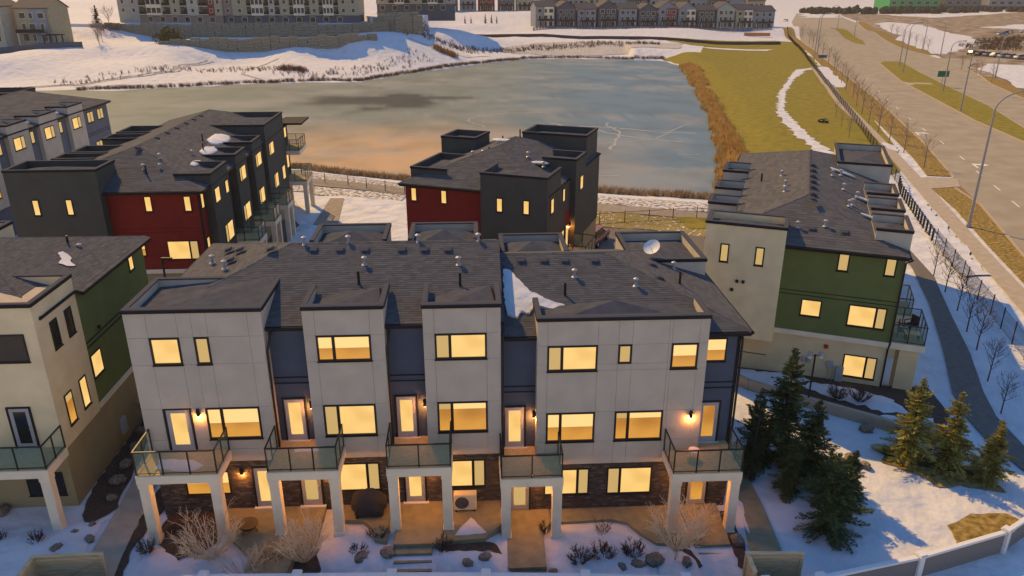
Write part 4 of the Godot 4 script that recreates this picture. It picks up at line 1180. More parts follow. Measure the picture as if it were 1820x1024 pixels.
func red_row() -> void:
	var o := thing("townhouse_row", "charcoal townhouse row with a dark red end wall, left of the pond's near shore", "townhouses", Vector3(-21.376, 0.4, -51), 3.5)
	wall(o, Vector3(-11.6, 2.85, -0.02), Vector3(-0.06, 8.55, -28.8), "charcoal_siding")
	wall(o, Vector3(-6.15, 2.85, 0.0), Vector3(0.0, 8.55, -1.2), "red_siding")
	wall(o, Vector3(-11.55, -1.5, -0.06), Vector3(-0.08, 2.6, -28.7), "brown_stucco", "ground_storey")
	part("trim_board", bx(Vector3(-6.1, 2.6, -0.1), Vector3(0.04, 2.9, 0.04)), "trim_white", o)
	for y in [5.6, 5.85]: part("trim_board", bx(Vector3(-6.1, y, -0.02), Vector3(0.02, y + 0.035, 0.03)), "red_siding", o)
	part("corner_board", bx(Vector3(-0.06, 2.9, -0.06), Vector3(0.06, 8.4, 0.05)), "fascia", o)
	hip_roof(o, -11.9, 0.45, 0.4, -29.1, 8.6, 0.317, "hh", false, 0.22, 0.5)
	tower(o, -12.0, -6.1, 0.8, -2.2, 2.3, 10.2, "charcoal_siding", "", Vector3(-9.5, 0.35, -0.8))
	for w in [[-3.4, 7.08, 0.52, 1.12], [-0.78, 7.06, 0.52, 1.12]]: window(o, Vector3(w[0], w[1], 0), 0, w[2], w[3], 0.0, 0)
	window(o, Vector3(-1.55, 3.6, 0), 0, 2.15, 1.4, 0.72, 0)
	window(o, Vector3(-4.45, 3.9, 0), 0, 0.72, 1.1, 0.0, 1)
	for x in [-10.35, -8.2]: window(o, Vector3(x, 7.15, 0.8), 0, 0.48, 1.12, 0.0, 0)
	for y in [7.1, 3.9]: window(o, Vector3(0.0, y, -0.62), 90, 0.62, 1.15, 0.0, 0)
	for t in [[-1.3, -5.3], [-7.6, -10.6], [-12.6, -15.7]]: tower(o, -1.9, 0.55, t[0], t[1], 2.6, 9.35, "charcoal_siding", "l", Vector3(-0.9, 0.3, (t[0] + t[1]) / 2))
	tower(o, -4.8, 0.55, -17.2, -24.6, 2.6, 10.0, "charcoal_siding", "l", Vector3(-2.5, 0.3, -21))
	for w in [[-2.3, 7.1, 1.15, 1.1, 0.0], [-4.65, 7.15, 0.8, 1.0, 0.0], [-3.9, 3.75, 2.0, 1.4, 0.3], [-9.1, 7.05, 1.75, 1.15, 0.3], [-9.05, 3.85, 2.0, 1.35, 0.3], [-14.2, 7.05, 1.9, 1.15, 0.3], [-14.0, 3.85, 1.8, 1.35, 0.3], [-19.0, 7.05, 1.8, 1.15, 0.3], [-19.6, 3.85, 1.6, 1.35, 0.3], [-22.8, 3.85, 1.2, 1.35, 0.0]]: window(o, Vector3(0.55, w[1], w[0]), 90, w[2], w[3], w[4], 0)
	for w in [-6.4, -11.6, -16.4]:
		window(o, Vector3(-0.06, 7.0, w), 90, 0.7, 1.1, 0.0, 0)
		door(o, Vector3(-0.06, 3.1, w), 90, 0)
	for z in [-5.5, -10.7, -15.8]: balcony(o, 0.0, 2.2, 0.0, 2.3, 3.1, [-0.6, -0.6], Vector3(-0.05, 0, z), 90)
	# the far end: two stacked balconies on tall piers under a little roof
	for w in [[-25.6, 7.0], [-27.6, 7.0], [-25.6, 3.9], [-27.6, 3.9]]: window(o, Vector3(-0.06, w[1], w[0]), 90, 1.0, 1.5, 0.0, 0)
	balcony(o, 0.0, 3.4, 0.0, 2.3, 3.1, [-1.6, -1.6], Vector3(-0.05, 0, -24.8), 90)
	balcony(o, 0.0, 3.4, 0.0, 1.9, 6.2, [3.1, 3.1], Vector3(-0.05, 0, -24.8), 90, "lr", false)
	part("canopy", bv(Vector3(-0.06, 8.75, -24.65), Vector3(2.3, 8.93, -28.6)), "fascia", o)
	# rear boxes along the left side
	for t in [[-6.6, -8.6, 9.4], [-9.5, -12.2, 9.3], [-15.2, -17.4, 9.3], [-18.2, -21.5, 9.3]]: tower(o, -12.6, -9.4, t[0], t[1], 2.6, t[2], "charcoal_siding", "r", Vector3(-10.6, 0.2, (t[0] + t[1]) / 2))
	for q in [[-5.5, 10.47, -4.96], [-5.5, 10.47, -8.82], [-5.5, 10.47, -11.0], [-5.5, 10.47, -13.2], [-5.5, 10.47, -15.5], [-5.5, 10.47, -17.5], [-5.5, 10.47, -19.5]]: roof_vent(o, Vector3(q[0], q[1], q[2]), 90, 17)
	for q in [[-3.9, 9.35, -1.8, 2], [-6.41, 9.5, -2.63, 1], [-4.33, 9.5, -2.5, 1], [-3.22, 9.5, -2.55, 1], [-3.69, 9.93, -4.0, 1], [-2.5, 9.5, -7.28, 1], [-3.06, 9.7, -11.73, 2], [-2.2, 9.45, -9, 2]]: roof_vent(o, Vector3(q[0], q[1], q[2]), 0, 0, q[3])
	for q in [[-1.9, -9.4, 1.6], [-2.3, -13.6, 2.2], [-1.6, -5.2, 0.9]]:
		var m := MB.new()
		m.blob(Vector3.ZERO, Vector3(q[2] * 0.35, 0.12, q[2]), bump, 0.3, 12, 6, q[1])
		var s := part("roof_snow", m, "snow")
		s.transform = o.transform * Transform3D(Basis(Vector3(0, 0, 1), -0.3), Vector3(q[0], 8.62 + 0.317 * (0.45 - q[0]), q[1]))
		tag(stuff(s), "patch of old snow on the charcoal roof, %s along its right side" % ["in the middle", "farthest", "nearest"][[1.6, 2.2, 0.9].find(q[2])], "snow")

func slate_row() -> void:
	var o := thing("townhouse_row", "slate blue townhouse row with pale grey boxes at the far left edge", "townhouses", Vector3(-48.03, 0.4, -92.6), 3.5)
	wall(o, Vector3(-12, -1.5, 0), Vector3(0, 8.7, 40), "slate_siding")
	hip_roof(o, -12.3, 0.35, 40.3, -0.4, 8.7, 0.317, "hh", false, 0.4, 1.0)
	for t in [[10.2, 6.8], [16.2, 12.6], [21.9, 18.3], [27.6, 24.0]]:
		tower(o, -1.8, 0.4, t[0], t[1], 2.6, 9.5, "stucco", "l", Vector3(-0.9, 0.25, (t[0] + t[1]) / 2))
		window(o, Vector3(0.4, 7.0, (t[0] + t[1]) / 2 + 0.2), 90, 1.9, 1.2, 0.65, 0)
		window(o, Vector3(0.4, 3.6, (t[0] + t[1]) / 2 + 0.2), 90, 1.9, 1.4, 0.65, 2)
	for w in [[4.55, 6.95, 1.5], [2.0, 6.95, 1.5], [3.6, 3.5, 1.6], [1.2, 3.5, 1.3], [11.5, 7.0, 0.7], [17.2, 7.0, 0.7], [23, 7.0, 0.7]]: window(o, Vector3(0.0, w[1], w[0]), 90, w[2], 1.2, 0.5 if w[2] > 1.0 else 0.0, 4)
	tower(o, -12.6, -7.6, 5.5, 0.2, 2.6, 10.3, "charcoal_siding")
	for y in [5.55, 5.8]: part("trim_board", bx(Vector3(-0.02, y, 0), Vector3(0.03, y + 0.04, 6.7)), "fascia", o)
	for t in [10.9, 16.9, 22.6]:
		var m := MB.new()
		m.blob(Vector3.ZERO, Vector3(0.55, 0.1, 0.8), bump, 0.3, 10, 6, t)
		var s := part("roof_snow", m, "snow")
		s.transform = o.transform * Transform3D(Basis(Vector3(0, 0, 1), -0.3), Vector3(-0.75, 9.08, t))
		tag(stuff(s), "small snow patch behind the %s pale box of the slate blue row" % ["farthest", "middle", "nearest"][[10.9, 16.9, 22.6].find(t)], "snow")

func red_end_house() -> void:
	var o := thing("townhouse_row", "short charcoal and red townhouse standing alone on the pond's near shore in the middle", "townhouses", Vector3(-2.04, 0, -52.5), -19.4)
	wall(o, Vector3(-6.0, 3.1, -0.02), Vector3(4.9, 8.6, -14.5), "charcoal_siding")
	wall(o, Vector3(-6.03, 2.9, 0.0), Vector3(0.1, 8.6, -1.2), "red_siding")
	wall(o, Vector3(-5.95, -1, -0.06), Vector3(4.85, 3.1, -14.4), "brown_stucco", "ground_storey")
	wall(o, Vector3(3.2, 2.9, -3.9), Vector3(4.92, 6.4, -5.2), "red_siding")
	hip_roof(o, -6.35, 4.85, 0.35, -14.8, 8.65, 0.36, "hh", false, 0.22, 0.5)
	tower(o, 0.1, 4.92, 0.7, -2.6, 2.6, 9.95, "charcoal_siding", "b", Vector3(2.4, 0.3, -1.6))
	tower(o, 2.7, 5.3, -5.3, -8.2, 2.9, 10.0, "charcoal_siding", "l", Vector3(3.6, 0.3, -6.6))
	tower(o, -0.8, 4.6, -11.0, -14.7, 2.9, 10.7, "charcoal_siding")
	tower(o, -6.05, -3.2, -1.0, -6.2, 2.9, 9.55, "charcoal_siding", "r", Vector3(-4.2, 0.35, -3.6))
	tower(o, -7.0, -4.0, -8.6, -11.8, 2.9, 10.4, "charcoal_siding", "", Vector3(-5.5, 0.3, -10))
	for w in [[-5.37, 7.3, 0.0], [-3.0, 7.3, 0.0], [1.5, 7.3, 0.7], [3.44, 7.3, 0.7]]: window(o, Vector3(w[0], w[1], w[2]), 0, 0.49, 1.03, 0.0, 0)
	window(o, Vector3(4.92, 7.2, -0.5), 90, 0.75, 1.1, 0.0, 0)
	window(o, Vector3(5.3, 7.4, -7.0), 90, 0.9, 1.1, 0.0, 0)
	window(o, Vector3(4.92, 7.3, -3.4), 90, 0.6, 1.0, 0.0, 0)
	door(o, Vector3(4.93, 3.3, -4.4), 90, 0)
	window(o, Vector3(4.92, 3.9, -3.1), 90, 1.1, 1.3, 0.0, 0)
	window(o, Vector3(4.92, 3.7, -1.3), 90, 1.2, 1.4, 0.3, 0)
	balcony(o, 0.0, 3.0, 0.0, 2.1, 3.3, [-0.3, -0.3], Vector3(4.9, 0, -2.4), 90)
	wall_lamp(o, Vector3(4.93, 5.2, -4.95), 90, 1.1)
	for q in [[-2.6, 9.9, -4.6, 1], [-1.9, 9.95, -4.9, 1], [-1.5, 9.95, -5.2, 2], [-1.6, 10.2, -8.5, 2], [-0.5, 10.6, -9.5, 2], [1.5, 9.95, -5.5, 1], [3.0, 9.5, -4.6, 1]]: roof_vent(o, Vector3(q[0], q[1], q[2]), 0, 0, q[3])
	for q in [[-1.4, -8.2, 1.0], [2.6, -5.0, 0.7]]:
		var m := MB.new()
		m.blob(Vector3.ZERO, Vector3(q[2], 0.12, q[2] * 0.5), bump, 0.3, 12, 6, q[1])
		var s := part("roof_snow", m, "snow")
		s.transform = o.transform * Transform3D(Basis(), Vector3(q[0], 8.72 + 0.36 * (5.78 - absf(q[0] + 0.575)), q[1]))
		tag(stuff(s), "small snow patch on the %s side of the short red and charcoal townhouse's roof" % ("left" if q[0] < 0 else "right"), "snow")

func green_row() -> void:
	var o := thing("townhouse_row", "green and cream townhouse row at right with a dark many-vented roof beside the footpath", "townhouses", Vector3(21.2, 0.3, -39), -20)
	wall(o, Vector3(-10.2, 2.95, -0.35), Vector3(-0.03, 8.1, -24), "stucco")
	wall(o, Vector3(-6.2, 2.95, 0.0), Vector3(-0.35, 8.1, -0.36), "green_siding")
	part("corner_board", bx(Vector3(-0.349, 2.95, -0.35), Vector3(-0.02, 8.1, -0.004)), "green_siding", o)
	wall(o, Vector3(-10.15, -0.9, -0.06), Vector3(-0.06, 2.65, -23.9), "tan_stucco", "ground_storey")
	part("trim_board", bx(Vector3(-6.2, 2.65, -0.1), Vector3(0.04, 2.949, 0.05)), "trim_white", o)
	for y in [5.15, 5.38]: part("trim_board", bx(Vector3(-6.2, y, -0.01), Vector3(0.0, y + 0.035, 0.025)), "fascia", o)
	part("trim_board", bx(Vector3(-10.15, 1.05, -0.06), Vector3(-6.4, 1.09, -0.03)), "fascia", o)
	hip_roof(o, -10.5, 0.12, 0.4, -24.3, 8.15, 0.317, "hh", false, 0.25, 0.5)
	tower(o, -10.55, -6.2, 0.8, -1.6, 2.35, 9.2, "cream", "", Vector3(-8.4, 0.25, -0.4))
	for w in [[-3.06, 6.85, 0.6, 1.08], [-0.68, 6.85, 0.58, 1.08]]: window(o, Vector3(w[0], w[1], 0), 0, w[2], w[3], 0.0, 4)
	window(o, Vector3(-4.37, 3.92, 0), 0, 1.12, 1.04, 0.0, 0)
	window(o, Vector3(-1.41, 3.67, 0), 0, 1.98, 1.3, 0.73, 0)
	window(o, Vector3(-1.32, 0.48, -0.06), 0, 1.78, 1.4, 0.68, 0)
	for x in [-9.4, -7.48]: window(o, Vector3(x, 6.9, 0.8), 0, 0.5, 1.1, 0.0, 4)
	for q in [[-8.62, 5.75], [-8.28, 5.75], [-8.85, 5.2]]: part("vent_hood", bv(Vector3(q[0], q[1], 0.79), Vector3(q[0] + 0.17, q[1] + 0.17, 0.9)), "fascia", o)
	# meters on the ground storey
	part("meter_panel", bv(Vector3(-4.7, 0.55, -0.06), Vector3(-3.0, 1.62, -0.02)), "tan_stucco", o)
	for x in [-4.45, -4.15]: part("electric_meter", bv(Vector3(x, 1.05, -0.03), Vector3(x + 0.24, 1.4, 0.12), 0.03), "utility_grey", o)
	for x in [-2.9, -2.65]: part("gas_pipe", tube_mesh([Vector3(x, -0.2, 0.05), Vector3(x, 0.95, 0.05), Vector3(x, 1.0, -0.05)], 0.03), "utility_grey", o)
	part("meter_box", bv(Vector3(-3.05, 0.95, -0.06), Vector3(-2.7, 1.3, 0.12)), "utility_grey", o)
	part("meter_box", bv(Vector3(-2.5, 0.1, -0.06), Vector3(-2.1, 1.05, 0.1)), "utility_grey", o)
	part("alarm_bell", bv(Vector3(-3.35, 2.05, -0.06), Vector3(-3.1, 2.3, 0.04), 0.03), "red_plastic", o)
	downpipe(o, [Vector3(0.3, 8.0, 0.35), Vector3(0.02, 7.7, 0.08), Vector3(0.02, 2.9, 0.08), Vector3(-0.03, 2.5, 0.02), Vector3(-0.03, 0.0, 0.02)])
	for t in [[-0.9, -4.1], [-5.3, -8.1], [-9.2, -12.1]]: tower(o, -1.6, 0.22, t[0], t[1], 2.9, 9.2, "stucco", "l", Vector3(-1.0, 0.25, (t[0] + t[1]) / 2))
	tower(o, -3.2, 0.42, -16.9, -24.5, 2.9, 9.5, "stucco", "", Vector3(-1.4, 0.3, -20))
	for t in [[-4.2, -6.2], [-8.2, -10.4], [-13.5, -16.5]]: tower(o, -11.0, -9.3, t[0], t[1], 2.9, 9.0, "stucco", "r", Vector3(-9.9, 0.2, (t[0] + t[1]) / 2))
	balcony(o, 0.1, 3.0, 0.0, 1.85, 3.0, [0, 0], Vector3(-0.04, 0, 0.1), 90, "lr", false)
	balcony(o, 0.0, 2.6, 0.0, 1.6, 3.0, [0, 0], Vector3(-0.04, 0, -4.3), 90, "lr", false)
	part("pier", bv(Vector3(0.6, -0.9, -1.5), Vector3(1.6, 2.57, -0.15)), "tan_stucco", o)
	part("pier", bv(Vector3(0.7, -0.9, -6.6), Vector3(1.5, 2.57, -5.4)), "tan_stucco", o)
	door(o, Vector3(-0.03, 3.0, -1.5), 90, 0)
	for q in [[-4.95, 9.92, -13.5], [-4.95, 9.92, -11.8], [-4.95, 9.92, -10.0], [-4.95, 9.92, -8.4], [-4.95, 9.92, -6.8], [-4.95, 9.92, -5.0], [-4.95, 9.92, -3.7]]: roof_vent(o, Vector3(q[0], q[1] - 0.1, q[2]), 90, 17)
	for q in [[-4.86, 8.75, -1.3], [-3.14, 8.75, -1.26]]: roof_vent(o, Vector3(q[0], q[1] - 0.06, q[2]), 0, 17)
	for q in [[-5.65, 8.74, -1.31, 1], [-4.19, 8.86, -1.68, 1], [-3.66, 9.45, -12.6, 1], [-3.0, 9.25, -9.55, 1], [-2.82, 9.2, -5.48, 1], [-3.06, 9.27, -13.68, 1], [-2.6, 9.13, -6.1, 1], [-2.2, 9.0, -8.6, 1], [-6.93, 9.3, -11.9, 1], [-6.6, 9.4, -6.95, 1], [-8.23, 8.89, -11.32, 2], [-6.62, 9.4, -8.53, 1]]: roof_vent(o, Vector3(q[0], q[1], q[2]), 0, 0, q[3])
	for q in [[-1.2, -4.6, 1.1], [-1.4, -8.6, 1.1], [-2.9, -14.6, 1.0]]:
		var m := MB.new()
		m.blob(Vector3.ZERO, Vector3(q[2], 0.08, 0.22), bump, 0.3, 12, 6, q[1])
		var s := part("roof_snow", m, "snow")
		s.transform = o.transform * Transform3D(Basis(Vector3(0, 0, 1), -0.3), Vector3(q[0], 8.2 + 0.317 * (0.4 - q[0]), q[1]))
		tag(stuff(s), "thin streak of snow on the green row's roof, %s" % ["beside its nearest right box", "beside its middle right box", "in front of its far flat roof"][[-4.6, -8.6, -14.6].find(q[1])], "snow")

func tube_mesh(line: Array, r: float, sides := 8) -> MB:
	var m := MB.new()
	var rr := []
	for k in line.size(): rr.append(r)
	m.tube(line, rr, sides)
	return m

# ---------- plants and stones ----------
func on_ground(x: float, z: float, up := 0.0) -> Vector3: return Vector3(x, H(x, z) + up, z)

func grow(m: MB, p: Vector3, d: Vector3, len_: float, r: float, depth: int, rmin: float, lift: float) -> void:
	var q := p + d * len_ * 0.5 + Vector3(rng.randf_range(-1, 1), rng.randf_range(-0.4, 1), rng.randf_range(-1, 1)) * len_ * 0.07
	var e := p + d * len_
	m.tube([p, q, e], [r, r * 0.8, maxf(r * 0.6, rmin * 0.7)], 5 if r > 0.03 else 3, false)
	if depth == 0: return
	for k in rng.randi_range(2, 4):
		var t := rng.randf_range(0.4, 1.0)
		var s := p.lerp(e, t)
		var a := Vector3(rng.randf_range(-1, 1), rng.randf_range(-0.2, 0.6), rng.randf_range(-1, 1)).normalized()
		var nd := (d * 0.75 + a * 0.8 + Vector3(0, lift, 0)).normalized()
		grow(m, s, nd, len_ * rng.randf_range(0.5, 0.75), maxf(r * 0.5, rmin), depth - 1, rmin, lift)

func tree_meshes(key: String, h: float, rmin: float, depth: int, lift: float, seed_: int) -> Array:
	if not meshes.has(key):
		rng.seed = seed_
		var t := MB.new()
		var top := Vector3(rng.randf_range(-0.1, 0.1), h * 0.85, rng.randf_range(-0.1, 0.1))
		t.tube([Vector3(0, -0.1, 0), Vector3(0.02, h * 0.3, 0.01), top * 0.7, top], [h * 0.017, h * 0.014, h * 0.009, rmin], 7)
		var b := MB.new()
		for k in 13:
			var y := lerpf(0.3, 0.82, k / 12.0)
			var a := k * 2.4 + rng.randf()
			var d := Vector3(cos(a), 0.75 + lift, sin(a)).normalized()
			grow(b, Vector3(0, h * y, 0), d, h * (0.34 - 0.22 * absf(y - 0.45)) * rng.randf_range(0.7, 1.1), h * 0.006 + rmin * 0.4, depth, rmin, lift)
		meshes[key] = [t.mesh(), b.mesh()]
	return meshes[key]

func bare_tree(at: Vector3, h: float, variant: int, label: String, group := "", called := "bare_tree", rmin := 0.012, matname := "bark") -> Node3D:
	var ms := tree_meshes("%s%d" % [called, variant], 4.0, rmin, 1 if called == "street_tree" else 2, 0.35, 100 + variant * 7)
	var o := thing(called, label, "tree", at, variant * 77.0 + h * 50.0, group)
	o.scale = Vector3.ONE * h / 4.0
	part("trunk", ms[0], matname, o)
	part("branches", ms[1], matname, o)
	return o

func spruce(at: Vector3, h: float, variant: int, label: String, tone: Color, wide := 0.34, group := "spruces on the lawn") -> Node3D:
	var key := "spruce%d%s" % [variant, tone.to_html()]
	if not meshes.has(key):
		rng.seed = 500 + variant
		var H0 := 5.0
		var t := MB.new()
		t.tube([Vector3(0, -0.15, 0), Vector3(0.03, H0 * 0.5, 0.02), Vector3(0, H0 * 0.99, 0)], [0.1, 0.055, 0.012], 7)
		var m := MB.new()
		var y := 0.15
		while y < H0 * 0.985:
			var f := y / H0
			var reach := wide * H0 * (pow(1.0 - f, 0.85) + 0.02) * (0.55 + 0.45 * smoothstep(0.0, 0.12, f))
			var c := 6 if f < 0.8 else 4
			for k in c:
				if rng.randf() < 0.24: continue
				var a := rng.randf() * TAU
				var L := reach * rng.randf_range(0.45, 1.2) * (0.85 + 0.5 * bump.get_noise_2d(a * 22.0 + variant * 50.0, y * 16.0))
				var pitch := lerpf(-0.12, 0.75, f * f) + rng.randf_range(-0.12, 0.12)
				var d := Vector3(cos(a), pitch, sin(a)).normalized()
				var p0 := Vector3(0, y + rng.randf_range(-0.08, 0.08), 0)
				var shade := rng.randf_range(0.65, 1.35)
				m.col = Color(0.05, 0.035, 0.025)
				var tip := p0 + d * L + Vector3(0, -L * 0.10, 0)
				m.tube([p0, tip], [0.014, 0.004], 3, false)
				var n := maxi(3, int(L / 0.075))
				for i in n:
					var s := (i + 0.6) / n
					var b := p0.lerp(tip, s) + Vector3(0, -0.03 * sin(s * PI), 0)
					var w := clampf((1.0 - s) * L * 0.5 + 0.09, 0.09, 0.42)
					for sd in [-1.0, 1.0]:
						if rng.randf() < 0.12: continue
						var out: Vector3 = (d * 0.75 + d.cross(Vector3.UP).normalized() * sd + Vector3(0, rng.randf_range(-0.25, 0.3), 0)).normalized()
						var e: Vector3 = b + out * w * rng.randf_range(0.75, 1.25)
						m.col = tone * (shade * rng.randf_range(0.7, 1.35))
						var g: Vector3 = out.cross(Vector3.UP).normalized() * 0.035
						var q := b.lerp(e, 0.45)
						m.quad(b, q + g, e, q - g)
						var u := Vector3(0, 0.035, 0)
						m.quad(b, q + u, e, q - u)
			y += lerpf(0.14, 0.09, f)
		meshes[key] = [t.mesh(), m.mesh()]
	var o := thing("spruce_tree", label, "tree", at, variant * 61.0, group)
	o.scale = Vector3.ONE * h / 5.0
	part("trunk", meshes[key][0], "bark", o)
	part("needles", meshes[key][1], "needles", o)
	return o

func shrub(called: String, at: Vector3, h: float, spread: float, n: int, matname: String, label: String, seed_: int, r := 0.011, trunk := 0.0) -> Node3D:
	rng.seed = seed_
	var o := thing(called, label, "shrub", at)
	var s := MB.new()
	var w := MB.new()
	if trunk > 0.0: s.tube([Vector3(0, -0.1, 0), Vector3(0.03, trunk * 0.6, 0), Vector3(0, trunk, 0.02)], [0.05, 0.04, 0.035], 7)
	for k in n:
		var a := rng.randf() * TAU
		var lean := sqrt(rng.randf()) * spread
		var out := Vector3(cos(a), 0, sin(a))
		var d := (out * lean + Vector3.UP).normalized()
		var p := out * 0.1 * lean + Vector3(0, trunk - (0.05 if trunk == 0.0 else rng.randf() * trunk * 0.3), 0)
		var L := h * rng.randf_range(0.55, 0.85)
		var q := p + (d + out * 0.15 * lean).normalized() * L * 0.5
		var e := q + (d - out * 0.25 * lean + Vector3(rng.randf_range(-0.25, 0.25), 0.15, rng.randf_range(-0.25, 0.25))).normalized() * L * 0.5
		s.tube([p, q, e], [r * 1.15, r * 0.9, r * 0.55], 4, false)
		for i in 5:
			var t := rng.randf_range(0.3, 1.0)
			var at2 := p.lerp(q, t * 2.0) if t < 0.5 else q.lerp(e, t * 2.0 - 1.0)
			grow(w, at2, (d + Vector3(rng.randf_range(-1, 1), rng.randf_range(-0.1, 0.8), rng.randf_range(-1, 1)) * 0.9).normalized(), h * rng.randf_range(0.12, 0.24), r * 0.6, 1, r * 0.42, 0.05)
	part("stems", s, matname, o)
	part("twigs", w, matname, o)
	return o

func boulder(at: Vector3, size: Vector3, turn: float, label: String, seed_: int) -> void:
	var m := MB.new()
	m.blob(Vector3(0, size.y * 0.25, 0), size * Vector3(0.75, 0.55, 0.75), bump, 0.55, 14, 9, seed_ * 13.7)
	var o := part("boulder", m, "rock", self, at, turn)
	tag(o, label, "boulder", "boulders in the gardens")

func reeds(called: String, line: Array, width: float, count: int, h: float, tone: Color, label: String, seed_: int, level := NAN) -> void:
	rng.seed = seed_
	var m := MB.new()
	for k in 8:
		var a := rng.randf() * TAU
		var b := Vector3(cos(a), 0, sin(a)) * rng.randf() * 0.28
		var l := Vector3(rng.randf_range(-0.3, 0.3), rng.randf_range(0.7, 1.1), rng.randf_range(-0.3, 0.3))
		var s := Vector3(-sin(a), 0, cos(a)) * 0.035
		m.col = Color(1, 1, 1) * rng.randf_range(0.65, 1.25)
		m.tri(b - s, b + s, b + l)
		m.tri(b - s * 0.6 + l * 0.55, b + s * 0.6 + l * 0.55, b + l * 0.8 + Vector3(0.12, -0.05, 0.1))
	var mm := MultiMesh.new()
	mm.transform_format = MultiMesh.TRANSFORM_3D
	mm.use_colors = true
	mm.mesh = m.mesh()
	mm.instance_count = count
	var p := pts(line)
	var total := 0.0
	for k in p.size() - 1: total += p[k].distance_to(p[k + 1])
	for i in count:
		var t := rng.randf() * total
		var k := 0
		while k < p.size() - 2 and t > p[k].distance_to(p[k + 1]):
			t -= p[k].distance_to(p[k + 1])
			k += 1
		var d := (p[k + 1] - p[k]).normalized()
		var q := p[k] + d * t + Vector2(-d.y, d.x) * width * rng.randf_range(-0.5, 0.5) * (0.6 + 0.6 * bump.get_noise_2d(t * 2.0, k * 30.0))
		if bump.get_noise_2d(q.x * 2.5, q.y * 2.5) < -0.32: q += Vector2(0, -0.5)
		var s := h * rng.randf_range(0.55, 1.2)
		mm.set_instance_transform(i, Transform3D(Basis(Vector3.UP, rng.randf() * TAU).scaled(Vector3(s * 1.1, s, s * 1.1)), Vector3(q.x, maxf(H(q.x, q.y), -1.0) - 0.05, q.y)))
		mm.set_instance_color(i, tone * rng.randf_range(0.6, 1.4))
	var o := MultiMeshInstance3D.new()
	o.name = numbered(self, called)
	o.multimesh = mm
	o.material_override = M["reed"]
	add_child(o, true)
	stuff(tag(o, label, "reeds"))

# ---------- street furniture, fences, vehicles ----------
func fence(called: String, label: String, line: Array, h: float, gap: float, post: float, infill: float, wire: float, matname := "black_metal") -> void:
	var p := pts(line)
	var o := thing(called, label, "fence", on_ground(p[0].x, p[0].y))
	var base := o.position
	var w := MB.new()
	for k in p.size() - 1:
		var c := maxi(1, int(round(p[k].distance_to(p[k + 1]) / gap)))
		for i in c:
			var a2 := p[k].lerp(p[k + 1], float(i) / c)
			var b2 := p[k].lerp(p[k + 1], float(i + 1) / c)
			var a := on_ground(a2.x, a2.y) - base
			var b := on_ground(b2.x, b2.y) - base
			var d := b - a
			part("post", box_mesh(post, h + 0.2, post), matname, o, a + Vector3(0, h / 2, 0), rad_to_deg(atan2(-d.z, d.x)))
			var r := MB.new()
			for y in [h * 0.97, h * 0.08]: r.tube([a + Vector3(0, y, 0), b + Vector3(0, y, 0)], [post * 0.35, post * 0.35], 4, false)
			part("rail", r, matname, o)
			if infill > 0.0:
				var n := int(d.length() / infill)
				for q in n:
					var s := a + d * (float(q) / n)
					var e := a + d * (float(q + 1) / n)
					if called == "wire_fence":
						w.tube([s + Vector3(0, h * 0.08, 0), e + Vector3(0, h * 0.97, 0)], [wire, wire], 3, false)
						w.tube([e + Vector3(0, h * 0.08, 0), s + Vector3(0, h * 0.97, 0)], [wire, wire], 3, false)
					else: w.tube([s + Vector3(0, 0.08, 0), s + Vector3(0, h, 0)], [wire, wire], 4, false)
	if infill > 0.0: stuff(part("wire_mesh" if called == "wire_fence" else "pickets", w, matname, o))

func street_lamp(at: Vector3, h: float, arm: Vector3, label: String) -> void:
	var o := thing("street_lamp", label, "street lamp", at, 0, "street lamps along the road")
	var m := MB.new()
	m.tube([Vector3(0, 0, 0), Vector3(0, 0.25, 0)], [0.24, 0.24], 10)
	m.tube([Vector3(0, 0.2, 0), Vector3(0, h * 0.5, 0), Vector3(0, h * 0.86, 0)], [0.15, 0.12, 0.09], 10)
	part("pole", m, "steel_pole", o)
	var a := MB.new()
	var line := []
	var rr := []
	for k in 9:
		var t := k / 8.0
		line.append(Vector3(0, h * 0.86, 0) + Vector3(0, sin(t * PI * 0.5) * h * 0.14, 0) + arm * (1.0 - cos(t * PI * 0.5)))
		rr.append(lerpf(0.085, 0.06, t))
	line.append(line[8] + arm.normalized() * 0.5)
	rr.append(0.05)
	a.tube(line, rr, 8)
	part("arm", a, "steel_pole", o)
	var d := arm.normalized()
	var hd := part("lamp_head", bv(Vector3(-0.45, -0.1, -0.16), Vector3(0.45, 0.08, 0.16), 0.06), "steel_pole", o, line[9] + d * 0.35, rad_to_deg(atan2(-d.z, d.x)))
	part("lamp_glass", box_mesh(0.5, 0.03, 0.22), "lamp_glass", hd, Vector3(0.05, -0.115, 0))

